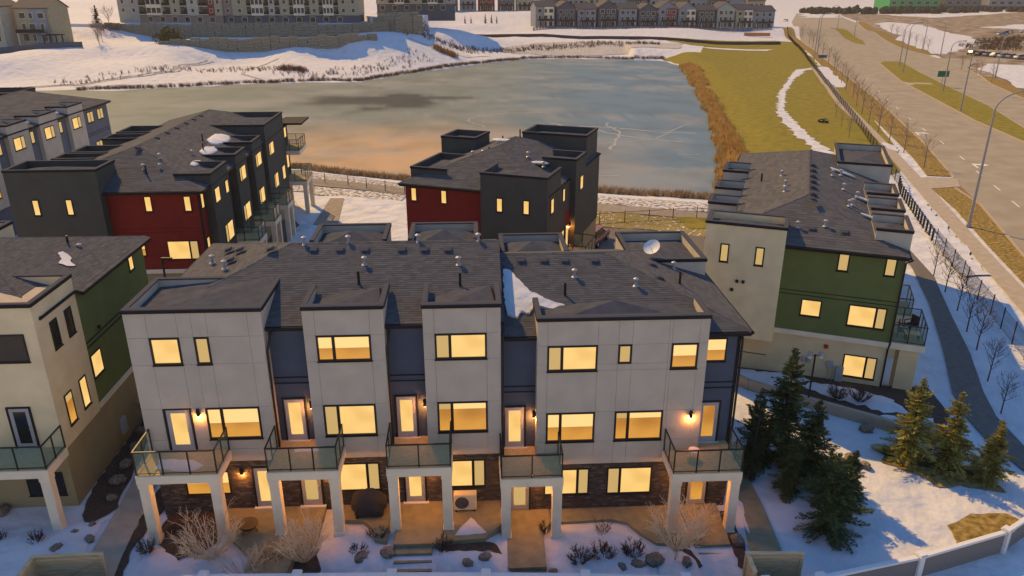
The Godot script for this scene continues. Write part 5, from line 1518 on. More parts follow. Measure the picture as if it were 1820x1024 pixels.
func car(at: Vector3, turn: float, paint: String, label: String, group: String) -> void:
	var o := thing("parked_car", label, "car", at, turn, group)
	if not meshes.has("car_body"):
		var m := MB.new()
		m.bevel(Vector3(-2.2, 0.3, -0.88), Vector3(2.2, 0.82, 0.88), 0.14)
		m.bevel(Vector3(-2.1, 0.7, -0.82), Vector3(-1.1, 0.96, 0.82), 0.1)
		meshes["car_body"] = m.mesh()
		var c := MB.new()
		var P := func(x: float, y: float, z: float) -> Vector3: return Vector3(x, y, z)
		var lo := [P.call(-1.7, 0.8, 0.82), P.call(1.15, 0.8, 0.82), P.call(1.15, 0.8, -0.82), P.call(-1.7, 0.8, -0.82)]
		var hi := [P.call(-1.25, 1.42, 0.64), P.call(0.4, 1.42, 0.64), P.call(0.4, 1.42, -0.64), P.call(-1.25, 1.42, -0.64)]
		for k in 4: c.quad(lo[k], lo[(k + 1) % 4], hi[(k + 1) % 4], hi[k])
		meshes["car_cabin"] = c.mesh()
		meshes["car_roof"] = bv(Vector3(-1.32, 1.39, -0.67), Vector3(0.46, 1.47, 0.67), 0.03).mesh()
		var w := MB.new()
		w.tube([Vector3(0, 0, -0.1), Vector3(0, 0, 0.1)], [0.33, 0.33], 16)
		meshes["car_wheel"] = w.mesh()
		var r := MB.new()
		r.tube([Vector3(0, 0, -0.105), Vector3(0, 0, 0.105)], [0.2, 0.2], 12)
		meshes["car_rim"] = r.mesh()
	part("body", meshes["car_body"], paint, o)
	part("windows", meshes["car_cabin"], "car_glass", o)
	part("roof", meshes["car_roof"], paint, o)
	for x in [-1.35, 1.35]:
		for z in [-0.8, 0.8]:
			var w := part("wheel", meshes["car_wheel"], "tyre", o, Vector3(x, 0.33, z))
			part("rim", meshes["car_rim"], "galvanised", w)
	for z in [-0.6, 0.6]:
		part("headlight", box_mesh(0.05, 0.13, 0.32), "lamp_glass", o, Vector3(2.19, 0.66, z))
		part("tail_light", box_mesh(0.05, 0.13, 0.3), "red_plastic", o, Vector3(-2.19, 0.68, z))

func wood_gate(label: String, at: Vector3, turn: float, w: float, h: float, wing: float) -> void:
	var o := thing("wooden_gate", label, "gate", at, turn)
	for x in [0.0, w]: part("post", bv(Vector3(x - 0.07, 0, -0.07), Vector3(x + 0.07, h + 0.04, 0.07), 0.012), "wood", o)
	for y in [0.12, h - 0.11]: part("rail", bv(Vector3(0.075, y - 0.05, 0.025), Vector3(w - 0.075, y + 0.05, 0.07), 0.01), "wood", o)
	part("cap_board", bv(Vector3(-0.09, h + 0.043, -0.09), Vector3(w + 0.09, h + 0.075, 0.09), 0.01), "wood", o)
	var n := int((h - 0.1) / 0.15)
	for k in n: part("plank", bv(Vector3(0.072, 0.06 + k * (h - 0.08) / n, -0.02), Vector3(w - 0.072, 0.052 + (k + 1) * (h - 0.08) / n, 0.02 + rng.randf() * 0.004), 0.008), "wood", o)
	part("brace", beam(Vector3(0.1, 0.15, 0.06), Vector3(w - 0.1, h - 0.14, 0.06), 0.09, 0.03), "wood", o)
	if absf(wing) > 0.0:
		var x := 0.0 if wing < 0 else w
		for k in n: part("plank", bv(Vector3(x - 0.02, 0.06 + k * (h - 0.08) / n, 0.08), Vector3(x + 0.02 + rng.randf() * 0.004, 0.052 + (k + 1) * (h - 0.08) / n, absf(wing)), 0.008), "wood", o)
		part("post", bv(Vector3(x - 0.07, 0, absf(wing)), Vector3(x + 0.07, h + 0.04, absf(wing) + 0.14), 0.012), "wood", o)
		part("cap_board", bv(Vector3(x - 0.09, h + 0.044, 0.095), Vector3(x + 0.09, h + 0.074, absf(wing) + 0.16), 0.01), "wood", o)

func beam(a: Vector3, b: Vector3, w: float, t: float) -> MB:
	var m := MB.new()
	var d := (b - a).normalized()
	var z := Vector3(0, 0, 1)
	m.bevelt(Transform3D(Basis(d, z.cross(d), z), (a + b) / 2), Vector3(a.distance_to(b), w, t), 0.008)
	return m

func boundary_fence() -> void:
	var o := thing("boundary_fence", "boundary fence of white capped posts and rails with rough grey panels along the bottom edge", "fence", Vector3(0, 0, 0))
	var line := [[-19.6, -22.3], [-15.6, -22.75], [-11.75, -23.15], [-8.2, -23.2], [-4.6, -23.25], [-1.0, -23.25], [2.8, -23.2], [6.6, -23.05], [9.6, -22.9], [11.75, -23.1], [16.1, -24.25], [20.4, -25.75], [24.6, -28.4], [28.5, -31.5]]
	for k in line.size():
		var a := Vector3(line[k][0], minf(H(line[k][0], line[k][1]), 0.0), line[k][1])
		var top := 1.2
		var c := MB.new()
		c.bevel(Vector3(-0.13, a.y - 0.3, -0.13), Vector3(0.13, top - 0.12, 0.13), 0.012)
		c.bevel(Vector3(-0.19, top - 0.12, -0.19), Vector3(0.19, top - 0.05, 0.19), 0.012)
		c.bevel(Vector3(-0.165, top - 0.05, -0.165), Vector3(0.165, top, 0.165), 0.02)
		var turn := 0.0
		if k + 1 < line.size():
			var d := Vector2(line[k + 1][0] - line[k][0], line[k + 1][1] - line[k][1])
			turn = rad_to_deg(atan2(-d.y, d.x))
			var len_ := d.length()
			var mid := Vector3(line[k][0] + d.x / 2, 0, line[k][1] + d.y / 2)
			part("top_rail", bv(Vector3(-len_ / 2 + 0.13, top - 0.24, -0.1), Vector3(len_ / 2 - 0.13, top - 0.13, 0.1), 0.012), "white_paint", o, mid, turn)
			part("panel", bv(Vector3(-len_ / 2 + 0.12, a.y - 0.3, -0.04), Vector3(len_ / 2 - 0.12, top - 0.242, 0.04), 0.01), "fence_panel", o, mid, turn)
		part("post", c, "white_paint", o, Vector3(a.x, 0, a.z), turn)

func chair(at: Vector3, turn: float, label: String) -> void:
	var o := thing("patio_chair", label, "chair", at, turn)
	part("seat", bv(Vector3(-0.27, 0.36, -0.27), Vector3(0.27, 0.44, 0.27), 0.02), "dark_fabric", o)
	part("backrest", bv(Vector3(-0.27, 0.44, -0.3), Vector3(0.27, 0.95, -0.22), 0.02), "dark_fabric", o)
	for x in [-0.25, 0.25]:
		part("armrest", bv(Vector3(x - 0.03, 0.62, -0.25), Vector3(x + 0.03, 0.67, 0.25), 0.01), "black_metal", o)
		for z in [-0.24, 0.24]: part("leg", box_mesh(0.04, 0.62 if z > 0 else 0.36, 0.04), "black_metal", o, Vector3(x, 0.31 if z > 0 else 0.18, z))

# ---------- far buildings ----------
func far_window(p: Node, at: Vector3, turn: float, w: float, h: float, glass := "pane_far", frame := "trim_white") -> void:
	var f := part("window", box_mesh(w, h, 0.1), frame, p, at, turn)
	part("pane", box_mesh(w - 0.22, h - 0.22, 0.03), glass, f, Vector3(0, 0, 0.05))

func gable(p: Node, x0: float, x1: float, z0: float, z1: float, y: float, rise: float, wallmat: String, front := true) -> void:
	# ridge runs front to back when "front": the gable faces the viewer
	var m := MB.new()
	var e := 0.4
	var t := Vector3(0, 0.18, 0)
	if front:
		var xm := (x0 + x1) / 2
		var g := MB.new()
		g.tri(Vector3(x0, y, z0), Vector3(x1, y, z0), Vector3(xm, y + rise, z0))
		part("gable_wall", g, wallmat, p)
		var k := rise / (xm - x0)
		for s in [-1.0, 1.0]:
			var a := Vector3(xm + s * (xm - x0 + e), y - k * e, z0 + e)
			var b := Vector3(xm, y + rise, z0 + e)
			var c := Vector3(xm, y + rise, z1 - e)
			var d := Vector3(a.x, a.y, z1 - e)
			if s > 0: m.quad(a + t, d + t, c + t, b + t)
			else: m.quad(a + t, b + t, c + t, d + t)
			m.quad(a, a + t, b + t, b)
			m.quad(d, d + t, a + t, a)
	else:
		var zm := (z0 + z1) / 2
		var k := rise / (z0 - zm)
		for s in [-1.0, 1.0]:
			var a := Vector3(x0 - e, y - k * e, zm + s * (z0 - zm + e))
			var b := Vector3(x1 + e, a.y, a.z)
			var c := Vector3(x1 + e, y + rise, zm)
			var d := Vector3(x0 - e, y + rise, zm)
			if s > 0: m.quad(a + t, b + t, c + t, d + t)
			else: m.quad(a + t, d + t, c + t, b + t)
			m.quad(a, b, b + t, a + t)
		var g := MB.new()
		for x in [x0, x1]: g.tri(Vector3(x, y, z0), Vector3(x, y, z1), Vector3(x, y + rise, zm))
		part("gable_wall", g, wallmat, p)
	part("roof", m, "roof_far", p)

func far_house(at: Vector3, turn: float, w: float, h: float, wallmat: String, label: String, front: bool, accent := "", group := "houses in a row beyond the pond") -> void:
	var o := thing("house", label, "house", at, turn, group)

	part("wall", bx(Vector3(-w / 2, -2, -9), Vector3(w / 2, h, 0)), wallmat, o)
	gable(o, -w / 2, w / 2, 0, -9, h, 2.6 if front else 2.2, wallmat, front)
	if accent:
		part("bay", bx(Vector3(-w * 0.05, 0.1, 0), Vector3(w * 0.42, h - 0.3, 0.7)), accent, o)
	for r in 3:
		var y := h * (0.16 + 0.31 * r)
		var n := 3 if w > 7 else 2
		for k in n:
			var x := w * ((k + 0.5) / n - 0.5) * 0.86
			var ww := 1.9 if (k + r) % 2 == 0 else 1.2
			far_window(o, Vector3(x, y, 0.74 if accent and x > -0.4 and x < w * 0.42 else 0.04), 0, ww, 1.7 if r else 2.1)
	part("balcony", bx(Vector3(-w * 0.42, h * 0.29, 0.02), Vector3(w * 0.38, h * 0.31, 2.2)), "house_dark", o)
	part("railing", bx(Vector3(-w * 0.42, h * 0.31, 2.15), Vector3(w * 0.38, h * 0.40, 2.2)), "fascia", o)
	for x in [-w * 0.38, w * 0.34]: part("column", bx(Vector3(x - 0.12, -1, 1.95), Vector3(x + 0.12, h * 0.29, 2.14)), "trim_white", o)

func apartment(label: String, at: Vector3, turn: float, bays: Array, storeys: int, depth: float, low: String) -> void:
	var o := thing("apartment_block", label, "apartment block", at, turn, "apartment blocks on the terraces")
	o.scale = Vector3.ONE * 0.88
	var total := 0.0
	for b in bays: total += b[0]
	var sh := 3.0
	var top := storeys * sh
	part("ground_storey", bx(Vector3(0.2, -4, -depth + 0.2), Vector3(total - 0.2, 2.6, -0.3)), low, o)
	part("roof", bx(Vector3(-0.3, top, -depth - 0.3), Vector3(total + 0.3, top + 0.4, 0.6)), "fascia", o)
	var x := 0.0
	for b in bays:
		var w: float = b[0]
		var kind: String = b[1]
		var wm: String = b[2]
		if kind == "b":
			# recessed balconies
			part("wall", bx(Vector3(x, 2.6, -depth), Vector3(x + w, top, -1.6)), wm, o)
			for s in range(1, storeys):
				var y := s * sh
				part("balcony", bx(Vector3(x, y - 0.25, -1.6), Vector3(x + w, y - 0.02, 0.05)), "trim_white", o)
				part("railing", bx(Vector3(x + 0.05, y, 0.0), Vector3(x + w - 0.05, y + 1.0, 0.05)), "fascia", o)
				far_window(o, Vector3(x + w / 2, y + 1.15, -1.57), 0, w * 0.7, 2.2)
		elif kind == "g":
			part("bay", bx(Vector3(x, 2.6, -depth), Vector3(x + w, top, 0.7)), "trim_white", o)
			for s in range(1, storeys):
				for k in 3: far_window(o, Vector3(x + w * (k + 0.5) / 3, s * sh + 1.35, 0.72), 0, w / 3 - 0.15, 2.0)
		else:
			part("wall", bx(Vector3(x, 2.6 if kind != "e" else -4.0, -depth), Vector3(x + w, top, 0.0)), wm, o)
			for s in range(1, storeys):
				var n := maxi(1, int(w / 3.2))
				for k in n: far_window(o, Vector3(x + w * (k + 0.5) / n, s * sh + 1.35, 0.03), 0, 1.3, 1.5)
		if kind == "g" or kind == "e": gable(o, x, x + w, 0.72 if kind == "g" else 0.0, -depth, top, 2.6, wm)  # gables above the view, added to break up the shadow outline
		x += w
	for k in int(total / 5.0): far_window(o, Vector3(2.5 + k * 5.0, 1.2, -0.27), 0, 2.0, 1.9)

func mpoly(a: Array) -> PackedVector2Array:
	var o := PackedVector2Array()
	for k in range(0, a.size(), 2):
		var p := main_world(a[k], 0, a[k + 1])
		o.append(Vector2(p.x, p.z))
	return o

func slab(called: String, poly: PackedVector2Array, y0: float, y1: float, matname: String, label: String, category := "patio") -> void:
	var m := MB.new()
	m.prism(poly, y0, y1)
	struct(tag(part(called, m, matname), label, category))

func steps(label: String, x0: float, x1: float, z: float, y: float, n: int) -> void:
	var o := thing("concrete_steps", label, "steps", main_world(0, 0, 0), 2.95)
	for k in n: part("step", bv(Vector3(x0, -1.6, z + k * 0.33), Vector3(x1, y - 0.17 * (k + 1), z + (k + 1) * 0.33 + 0.03), 0.015), "patio_concrete", o)

func front_gardens() -> void:
	slab("patio_slab", mpoly([-8.5, -0.1, -3.95, -0.1, -3.95, 2.3, -4.7, 3.2, -4.9, 4.9, -6.4, 4.9, -6.5, 3.0, -8.0, 1.4]), -0.8, 0.53, "patio_concrete", "tan concrete patio with a walk, behind the two leftmost pale bare shrubs")
	slab("patio_slab", mpoly([-3.3, -0.1, -1.05, -0.1, -1.05, 2.35, -1.55, 2.3, -1.75, 1.5, -2.2, 1.0, -3.3, 0.9]), -0.8, 0.52, "patio_concrete", "small concrete patio under the black covered barbecue")
	slab("patio_slab", mpoly([-0.75, -0.1, 1.25, -0.1, 1.25, 2.68, -0.75, 2.68]), -0.8, 0.56, "patio_concrete", "warm lit concrete walk under the third balcony from the left")
	slab("patio_slab", mpoly([1.3, -0.1, 3.75, -0.1, 3.75, 1.5, 3.0, 2.4, 1.3, 2.5]), -0.8, 0.5, "patio_concrete", "small concrete patio under the air conditioner")
	slab("patio_slab", mpoly([3.95, -0.1, 5.95, -0.1, 5.9, 0.95, 5.55, 1.3, 5.5, 3.6, 3.95, 3.6]), -1.2, -0.05, "patio_concrete", "warm lit concrete walk under the fourth balcony from the left")
	slab("patio_slab", mpoly([5.98, -0.1, 11.75, -0.1, 11.7, 2.6, 10.3, 2.4, 9.75, 1.75, 9.3, 1.0, 8.6, 0.75, 5.98, 0.85]), -1.2, -0.06, "patio_concrete", "wide concrete patio below the two ground floor windows on the right")
	slab("patio_slab", mpoly([11.85, -0.1, 13.6, -0.1, 13.4, 2.65, 11.9, 2.65]), -1.2, -0.04, "patio_concrete", "concrete walk under the rightmost balcony")
	steps("concrete steps going down from the walk under the third balcony", -0.7, 0.85, 2.68, 0.56, 6)
	steps("concrete steps going down from the walk under the fourth balcony", 4.0, 5.45, 3.6, -0.05, 4)
	steps("concrete steps going down from the walk under the rightmost balcony", 11.95, 13.35, 2.65, -0.04, 5)
	sheet("sidewalk", mpoly([-13.0, 4.6, -13.1, 2.5, -13.25, -0.9, -13.5, -3.7, -14.2, -8.6, -14.6, -13, -13.3, -13, -12.85, -8.6, -12.3, -4.1, -12.05, -0.8, -11.75, 2.6, -11.65, 4.6]), "concrete", 0.06, "pale concrete walk between the cream townhouse and the grey row", "sidewalk")
	sheet("flower_bed", ragged(mpoly([-13.35, -0.7, -13.65, -3.7, -14.3, -8.6, -15.1, -10, -15.05, -3.0, -14.6, -0.2, -14.0, 0.6]), 0.4, 0.1, 60), "soil", 0.04, "brown bare soil with boulders along the cream townhouse", "soil")
	for q in [[[-10.9, -0.1, -7.9, -0.1, -7.8, 1.6, -8.6, 2.6, -9.9, 2.9, -10.6, 1.7], "dark mulch bed under the leftmost balcony"], [[-12.0, 3.2, -11.9, -4, -11.1, -4, -11.2, 0.2, -11.5, 2.2, -11.4, 4.4, -11.9, 4.4], "dark mulch edging beside the left walk"], [[-6.5, 4.4, -6.2, 5.2, -4.6, 5.2, -4.4, 4.0, -3.6, 3.6, -3.9, 2.6, -4.9, 2.4, -6.4, 3.1], "dark mulch under the second pale shrub"], [[6.1, 3.5, 6.5, 2.9, 8.0, 2.6, 9.6, 2.6, 9.7, 3.4, 7.6, 3.7], "dark mulch under the low dark shrubs on the right"], [[10.0, 3.0, 10.6, 2.6, 11.7, 2.7, 11.9, 3.6, 11.2, 4.2, 10.2, 3.9], "dark mulch under the pale bare tree on the right"], [[13.4, 2.4, 13.6, 0.4, 14.1, 0.3, 14.0, 3.0, 13.5, 4.2], "strip of soil beside the rightmost steps"], [[1.2, 2.5, 3.6, 2.35, 3.75, 2.9, 1.3, 3.0], "dark soil edge below the air conditioner patio"]]:
		sheet("flower_bed", ragged(mpoly(q[0]), 0.3, 0.12, 61), "soil", 0.035, q[1], "soil")
	var k := 0
	for q in [[[-11.0, 2.4, -10.2, 2.0, -9.4, 3.0, -8.2, 3.2, -7.4, 4.0, -6.6, 4.2, -7.2, 5.2, -11.3, 5.2], "deep snow in front of the leftmost pale shrub"], [[-3.3, 1.0, -2.3, 1.1, -1.9, 1.7, -1.1, 2.4, -0.85, 3.0, -0.85, 5.0, -3.7, 5.0, -3.4, 2.8], "deep snow below the covered barbecue"], [[1.0, 2.9, 3.75, 2.9, 3.8, 5.0, 0.95, 5.0], "deep snow between the two middle flights of steps"], [[5.75, 1.0, 8.5, 0.85, 9.2, 1.2, 9.7, 2.0, 10.1, 2.7, 9.9, 5.0, 5.6, 5.0, 5.6, 3.0, 5.9, 2.0], "wide bed of deep snow with dark shrubs right of the fourth balcony"], [[-12.6, 3.9, -12.2, 5.0, -11.6, 4.9], "little bank of snow beside the left walk"], [[10.1, 2.6, 11.1, 2.7, 11.8, 3.4, 11.9, 5.0, 10.2, 5.0], "snow around the foot of the pale bare tree"], [[-18.8, 0.9, -17.6, 1.1, -16.4, 0.7, -15.6, 1.2, -14.7, 0.3, -13.5, 0.2, -13.4, 2.8, -14.3, 3.6, -18.9, 3.6], "trodden snow in front of the cream townhouse"], [[14.2, -3, 14.9, -4, 14.8, 1.0, 14.2, 3.0], "thin bank of snow beside the walk at the right end"]]:
		sheet("snow_bed", ragged(mpoly(q[0]), 0.3, 0.13, 70 + k), "snow", 0.03, q[1], "snow", 0.16)
		k += 1
	sheet("snow_bed", ragged(mpoly([1.75, 2.2, 2.0, 1.6, 2.45, 1.05, 2.75, 1.5, 3.1, 2.1]), 0.25, 0.04, 80), "snow", 0.0, "small snow heap on the air conditioner patio", "snow", 0.2, 0.51)
	sheet("snow_bed", ragged(mpoly([-10.4, 0.6, -9.0, 0.75, -8.4, 1.2, -8.9, 1.6, -10.3, 1.3]), 0.25, 0.05, 81), "snow", 0.0, "snow lying on the floor of the leftmost balcony", "snow", 0.06, 3.655)
	sheet("snow_bed", ragged(mpoly([-5.0, 0.1, -4.0, 0.1, -3.9, 0.35, -4.9, 0.4]), 0.2, 0.04, 82), "snow", 0.0, "strip of snow by the door of the second balcony from the left", "snow", 0.04, 3.655)
	# boulders
	var where := [[-2.0, 3.1, 0.42, 0.3, "boulder in the snow left of the middle steps, leftmost of two"], [-0.98, 2.9, 0.5, 0.28, "boulder touching the left side of the middle steps"], [2.3, 3.5, 0.32, 0.26, "small boulder in the snow between the two middle flights of steps, on the left"], [3.0, 3.3, 0.36, 0.3, "taller boulder in the snow between the two middle flights of steps, on the right"], [5.75, 3.75, 0.34, 0.3, "boulder beside the top of the steps of the fourth balcony"], [8.6, 3.6, 0.3, 0.26, "small dark boulder below the low dark shrubs"], [9.25, 3.5, 0.42, 0.28, "flat boulder below the low dark shrubs, right of a smaller one"], [10.0, 3.3, 0.6, 0.36, "large boulder left of the pale bare tree"], [11.3, 3.5, 0.38, 0.34, "boulder right of the pale bare tree"], [13.75, 2.5, 0.45, 0.5, "big round boulder beside the rightmost column"], [-13.75, -1.3, 0.34, 0.3, "boulder in the soil strip, level with the leftmost balcony"], [-14.0, -2.6, 0.5, 0.4, "large boulder in the soil strip, second from the front"], [-14.2, -3.9, 0.48, 0.36, "boulder in the middle of the soil strip by the left walk"], [-14.3, -5.4, 0.5, 0.4, "boulder in the soil strip behind the middle one"], [-14.6, -7.0, 0.46, 0.34, "farthest boulder but one in the soil strip"], [-14.8, -8.4, 0.42, 0.32, "farthest boulder in the soil strip by the left walk"], [-13.8, 0.55, 0.24, 0.24, "oval stone in the snow left of the left walk, nearest the soil"], [-13.5, 1.45, 0.3, 0.25, "oval stone in the snow by the edge of the left walk"], [-14.3, 1.0, 0.22, 0.22, "narrow stone in the snow left of two oval stones"], [-14.6, 2.0, 0.36, 0.3, "pointed stone in the snow right above the left wooden gate"], [-18.2, -0.6, 0.5, 0.35, "snowy boulder by the cream townhouse's ground floor window"], [-18.1, 2.6, 0.4, 0.3, "dark stone at the bottom left corner"], [20.5, -2.8, 0.5, 0.34, "boulder on the lawn behind the nearest spruce, leftmost of three"], [21.2, -2.9, 0.6, 0.42, "largest boulder on the lawn behind the nearest spruce"], [21.7, -2.4, 0.4, 0.3, "low boulder on the lawn, rightmost of three"], [23.3, -5.6, 0.5, 0.45, "boulder beside the leftmost sunlit spruce"]]
	for q in where:
		var p := main_world(q[0], 0, q[1])
		k += 1
		boulder(on_ground(p.x, p.z, 0.05), Vector3(q[2], q[3], q[2] * 0.75), k * 47.0, q[4], k)
	# shrubs
	var sh := [[-8.1, 2.7, 2.3, 1.25, 34, "twig_pale", "big pale bare shrub in front of the leftmost balcony", 0.018, 0.0], [-6.6, 3.6, 1.6, 1.1, 20, "twig_pale", "pale bare shrub right of the big one by the dark fire bowl", 0.016, 0.0], [-4.3, 3.1, 2.4, 0.8, 36, "twig_pale", "pale bare shrub standing between the columns of the second balcony", 0.018, 0.0], [10.85, 3.35, 2.6, 0.85, 32, "twig_pale", "pale bare little tree right of the wide snow bed", 0.018, 0.7], [11.7, 2.1, 2.1, 0.9, 26, "twig_pale", "pale bare shrub glowing in front of the rightmost lit door", 0.017, 0.0], [-10.8, 2.3, 0.9, 0.9, 30, "twig_dark", "dark shrub at the foot of the leftmost column", 0.012, 0.0], [-9.9, 1.2, 0.8, 1.1, 30, "twig_dark", "dark shrub under the leftmost balcony", 0.012, 0.0], [-1.5, 1.9, 0.6, 1.3, 30, "twig_dark", "low dark shrub right of the covered barbecue", 0.012, 0.0], [-2.2, 2.75, 0.5, 1.2, 24, "twig_dark", "low dark shrub left of the middle steps", 0.012, 0.0], [1.35, 2.75, 0.7, 1.1, 30, "twig_dark", "dark shrub at the right side of the middle steps", 0.012, 0.0], [6.9, 3.1, 0.8, 1.4, 40, "twig_dark", "wide dark shrub in the wide snow bed, leftmost", 0.014, 0.0], [7.9, 3.0, 0.8, 1.3, 40, "twig_dark", "wide dark shrub in the wide snow bed, in the middle", 0.014, 0.0], [9.2, 2.9, 0.8, 1.2, 40, "twig_dark", "round dark shrub in the wide snow bed, rightmost", 0.014, 0.0], [8.1, 1.7, 1.0, 0.7, 16, "twig_dark", "thin upright dark shrub in the wide snow bed", 0.009, 0.0], [5.7, 1.3, 0.6, 1.0, 20, "twig_dark", "dark shrub beside the column of the fourth balcony", 0.011, 0.0], [-17.3, 1.2, 0.5, 1.1, 20, "twig_dark", "dark tuft in the snow at the left edge", 0.011, 0.0], [-15.7, 1.5, 0.6, 1.1, 26, "twig_dark", "dark tuft in the snow beside the cream townhouse's column", 0.011, 0.0], [-13.9, -7.8, 1.9, 0.8, 60, "twig_dark", "tall dark shrub by the far end of the left walk", 0.014, 0.0], [-5.6, 3.2, 0.7, 1.2, 30, "twig_dark", "dark shrub between two pale ones", 0.012, 0.0], [22.9, -8.3, 0.9, 1.3, 40, "twig_dark", "brown shrub below the green row's ground floor window, on the left", 0.013, 0.0], [24.0, -7.9, 1.0, 1.3, 40, "twig_dark", "brown shrub below the green row's ground floor window, on the right", 0.013, 0.0]]
	for q in sh:
		var p := main_world(q[0], 0, q[1])
		k += 1
		shrub("bare_shrub", on_ground(p.x, p.z, 0.5 if q[1] < -7.85 and q[0] > 20 else 0.03), q[2], q[3], q[4], q[5], q[6], k, q[7], q[8])
	# things on the patios
	var ac := thing("air_conditioner", "beige outdoor air conditioner box with a round fan grille on the patio", "air conditioner", main_world(2.2, 0.5, 0.42), 2.95)
	part("case", bv(Vector3(-0.5, 0.06, -0.19), Vector3(0.5, 0.86, 0.19), 0.03), "cream", ac)
	part("fan", tube_mesh([Vector3(-0.14, 0.46, 0.185), Vector3(-0.14, 0.46, 0.2)], 0.3, 24), "fascia", ac)
	for i in 5: part("grille_ring", ring(Vector3(-0.14, 0.46, 0.21), 0.06 + i * 0.06, 0.007), "utility_grey", ac)
	for x in [-0.4, 0.4]: part("foot", box_mesh(0.08, 0.06, 0.4), "fascia", ac, Vector3(x, 0.03, 0))
	var bq := thing("barbecue", "barbecue under a black fabric cover against the brick wall", "barbecue", main_world(-1.95, 0.52, 0.6), 2.95)
	var cv := MB.new()
	cv.blob(Vector3(0, 0.62, 0), Vector3(0.78, 0.66, 0.45), bump, 0.25, 18, 12, 9.0)
	cv.bevel(Vector3(-0.62, 0.02, -0.3), Vector3(0.62, 0.75, 0.3), 0.08)
	part("cover", cv, "dark_fabric", bq)
	part("wheel", tube_mesh([Vector3(-0.5, 0.08, 0.25), Vector3(-0.5, 0.08, 0.32)], 0.08, 12), "tyre", bq)
	var fb := thing("fire_bowl", "round black fire bowl on the patio behind the big pale shrub", "fire bowl", main_world(-6.9, 0.53, 1.5), 2.95)
	var bowl := MB.new()
	bowl.lathe(Vector3(0, 0.16, 0), [Vector2(0.0, 0.2), Vector2(0.36, 0.26), Vector2(0.42, 0.27), Vector2(0.42, 0.23), Vector2(0.3, 0.06), Vector2(0.0, 0.0)], 24)
	part("bowl", bowl, "black_metal", fb)
	for i in 3: part("leg", tube_mesh([Vector3(cos(i * 2.1) * 0.25, 0.25, sin(i * 2.1) * 0.25), Vector3(cos(i * 2.1) * 0.36, 0, sin(i * 2.1) * 0.36)], 0.02), "black_metal", fb)
	var st := thing("stool", "small pale round stool on the rightmost balcony of the grey row", "stool", main_world(12.05, 2.975, 0.75), 0)
	part("seat", tube_mesh([Vector3(0, 0.4, 0), Vector3(0, 0.46, 0)], 0.24, 20), "trim_white", st)
	for i in 3: part("leg", tube_mesh([Vector3(cos(i * 2.1) * 0.1, 0.4, sin(i * 2.1) * 0.1), Vector3(cos(i * 2.1) * 0.22, 0, sin(i * 2.1) * 0.22)], 0.018), "wood", st)
	# dish on the roof
	var di := thing("satellite_dish", "white oval satellite dish on the right part of the grey row's roof", "satellite dish", main_world(11.6, 9.35, -7.3), 2.95)
	part("mast", tube_mesh([Vector3(0, -0.05, 0), Vector3(0, 0.45, 0)], 0.03), "galvanised", di)
	var ds := MB.new()
	ds.lathe(Vector3.ZERO, [Vector2(0.42, 0.1), Vector2(0.3, 0.045), Vector2(0.15, 0.012), Vector2(0.0, 0.0)], 28)
	ds.lathe(Vector3.ZERO, [Vector2(0.0, -0.012), Vector2(0.3, 0.03), Vector2(0.42, 0.1)], 28)
	var dd := part("dish", ds, "white_paint", di, Vector3(0, 0.5, 0))
	dd.rotation_degrees = Vector3(35, 0, 28)
	part("feed_arm", tube_mesh([Vector3(0, 0, 0.38), Vector3(0, 0.35, 0.15)], 0.012), "galvanised", dd)

func ring(at: Vector3, r: float, t: float) -> MB:
	var m := MB.new()
	var line := []
	var rr := []
	for k in 25:
		line.append(at + Vector3(cos(TAU * k / 24.0), sin(TAU * k / 24.0), 0) * r)
		rr.append(t)
	m.tube(line, rr, 4, false)
	return m

